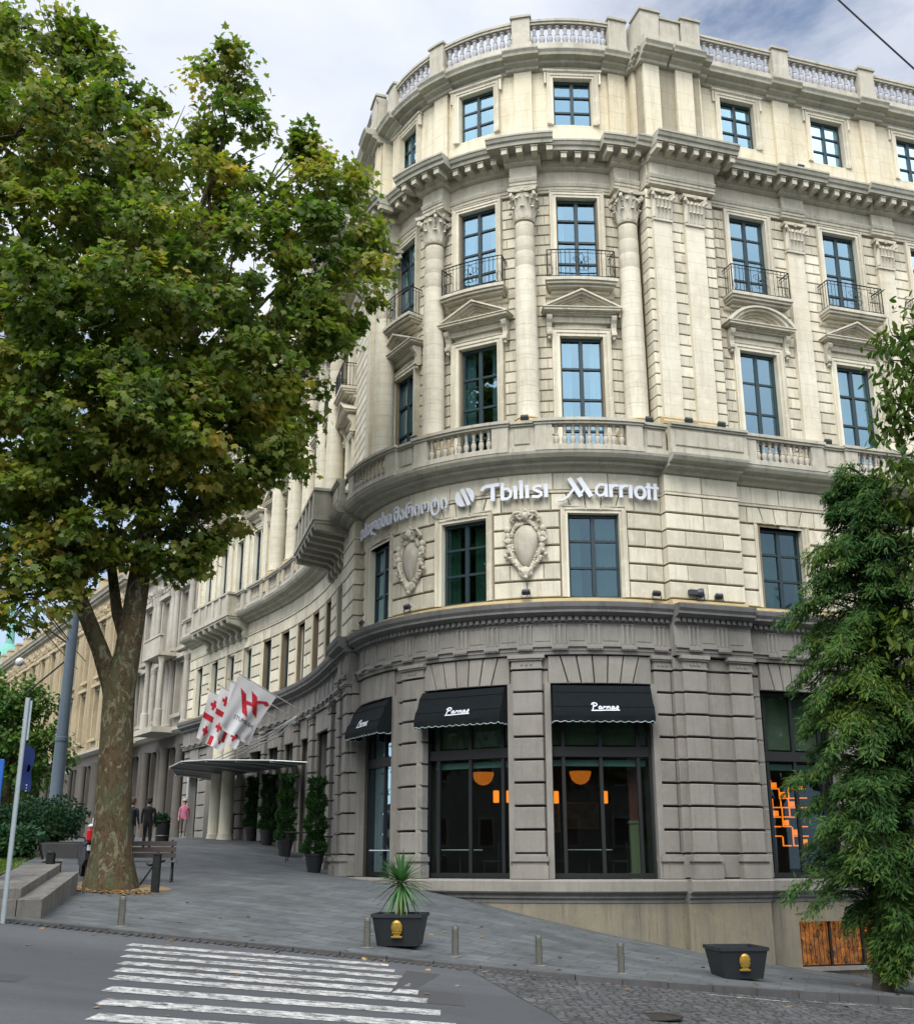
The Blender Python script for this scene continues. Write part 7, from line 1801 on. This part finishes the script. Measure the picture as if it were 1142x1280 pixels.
# ------------------------------------------------------------------ camera, light
SKX, SKY_, EXPO = 0.0, 0.0, .8
cam = bpy.data.cameras.new('camera'); co = bpy.data.objects.new('camera', cam); col.objects.link(co)
cam.sensor_fit = 'HORIZONTAL'; cam.sensor_width = 36; cam.lens = 36 * 1400 / 1142; cam.clip_end = 2000; cam.clip_start = .1
co.rotation_euler = (R_(90 + 17.3), 0, 0); scn.camera = co
SUN_EL, SUN_AZ = R_(48), R_(198)   # azimuth clockwise from +Y
w = bpy.data.worlds.new('World'); scn.world = w; w.use_nodes = True; nt = w.node_tree; bg = nt.nodes['Background']
sky = nd(nt, 'ShaderNodeTexSky', sky_type='NISHITA'); sky.sun_disc = False; sky.sun_elevation = SUN_EL; sky.sun_rotation = SUN_AZ
sky.altitude = 400; sky.air_density = 1; sky.dust_density = 1.5
tc = nd(nt, 'ShaderNodeTexCoord'); mp = nd(nt, 'ShaderNodeMapping'); mp.inputs['Scale'].default_value = (1, 1, 1.9); mp.inputs['Location'].default_value = (SKX, SKY_, 0)
nt.links.new(tc.outputs['Generated'], mp.inputs[0])
n1 = noise(nt, 1.9, 8, .58, mp.outputs[0], .3)
cover = ramp(nt, n1, [(.22, (0, 0, 0)), (.36, (1, 1, 1))])
for dr_, w_ in (((.338, .700, .630), 1.0), ((-.377, .898, .225), .95)):   # openings in the cloud
    dq = nd(nt, 'ShaderNodeVectorMath', operation='DOT_PRODUCT'); nt.links.new(tc.outputs['Generated'], dq.inputs[0]); dq.inputs[1].default_value = dr_
    mq = nd(nt, 'ShaderNodeMapRange', interpolation_type='SMOOTHSTEP'); mq.inputs['From Min'].default_value = .955; mq.inputs['From Max'].default_value = .998; mq.inputs['To Min'].default_value = 0; mq.inputs['To Max'].default_value = w_; nt.links.new(dq.outputs['Value'], mq.inputs[0])
    nq = nd(nt, 'ShaderNodeMath', operation='MULTIPLY'); nt.links.new(mq.outputs[0], nq.inputs[0]); nt.links.new(ramp(nt, noise(nt, 5, 6, .6, mp.outputs[0], .4), [(.32, (.35,) * 3), (.55, (1,) * 3)]), nq.inputs[1])
    cover = mix(nt, cover, (0, 0, 0), nq.outputs[0])
n2 = noise(nt, 3.1, 7, .6, mp.outputs[0], .5)
cl = ramp(nt, n2, [(.28, (4.5, 4.9, 5.75)), (.48, (5.3, 5.55, 6.15)), (.68, (6.2, 6.25, 6.45))])
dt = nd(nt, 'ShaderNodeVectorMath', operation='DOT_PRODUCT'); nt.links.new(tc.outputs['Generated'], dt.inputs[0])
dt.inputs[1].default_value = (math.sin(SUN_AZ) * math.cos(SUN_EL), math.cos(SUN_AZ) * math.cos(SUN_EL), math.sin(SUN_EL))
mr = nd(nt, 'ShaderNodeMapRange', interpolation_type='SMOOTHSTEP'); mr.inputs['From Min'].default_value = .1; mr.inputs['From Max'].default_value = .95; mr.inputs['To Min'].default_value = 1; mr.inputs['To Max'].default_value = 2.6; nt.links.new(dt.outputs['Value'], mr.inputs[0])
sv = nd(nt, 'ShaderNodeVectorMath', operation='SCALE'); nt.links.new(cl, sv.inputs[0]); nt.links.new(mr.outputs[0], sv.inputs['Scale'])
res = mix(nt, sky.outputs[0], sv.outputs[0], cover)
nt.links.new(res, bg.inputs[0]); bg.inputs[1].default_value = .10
sl = bpy.data.lights.new('sun', 'SUN'); sl.energy = 1.5; sl.angle = R_(30); sl.color = (1, .95, .86)
so = bpy.data.objects.new('sun', sl); col.objects.link(so)
dv = Vector((math.sin(SUN_AZ) * math.cos(SUN_EL), math.cos(SUN_AZ) * math.cos(SUN_EL), math.sin(SUN_EL)))
so.rotation_euler = dv.to_track_quat('Z', 'Y').to_euler()
scn.view_settings.view_transform = 'Standard'; scn.view_settings.look = 'None'; scn.view_settings.exposure = EXPO; scn.view_settings.gamma = 1
scn.cycles.max_bounces = 8; scn.cycles.transparent_max_bounces = 24; scn.cycles.diffuse_bounces = 3
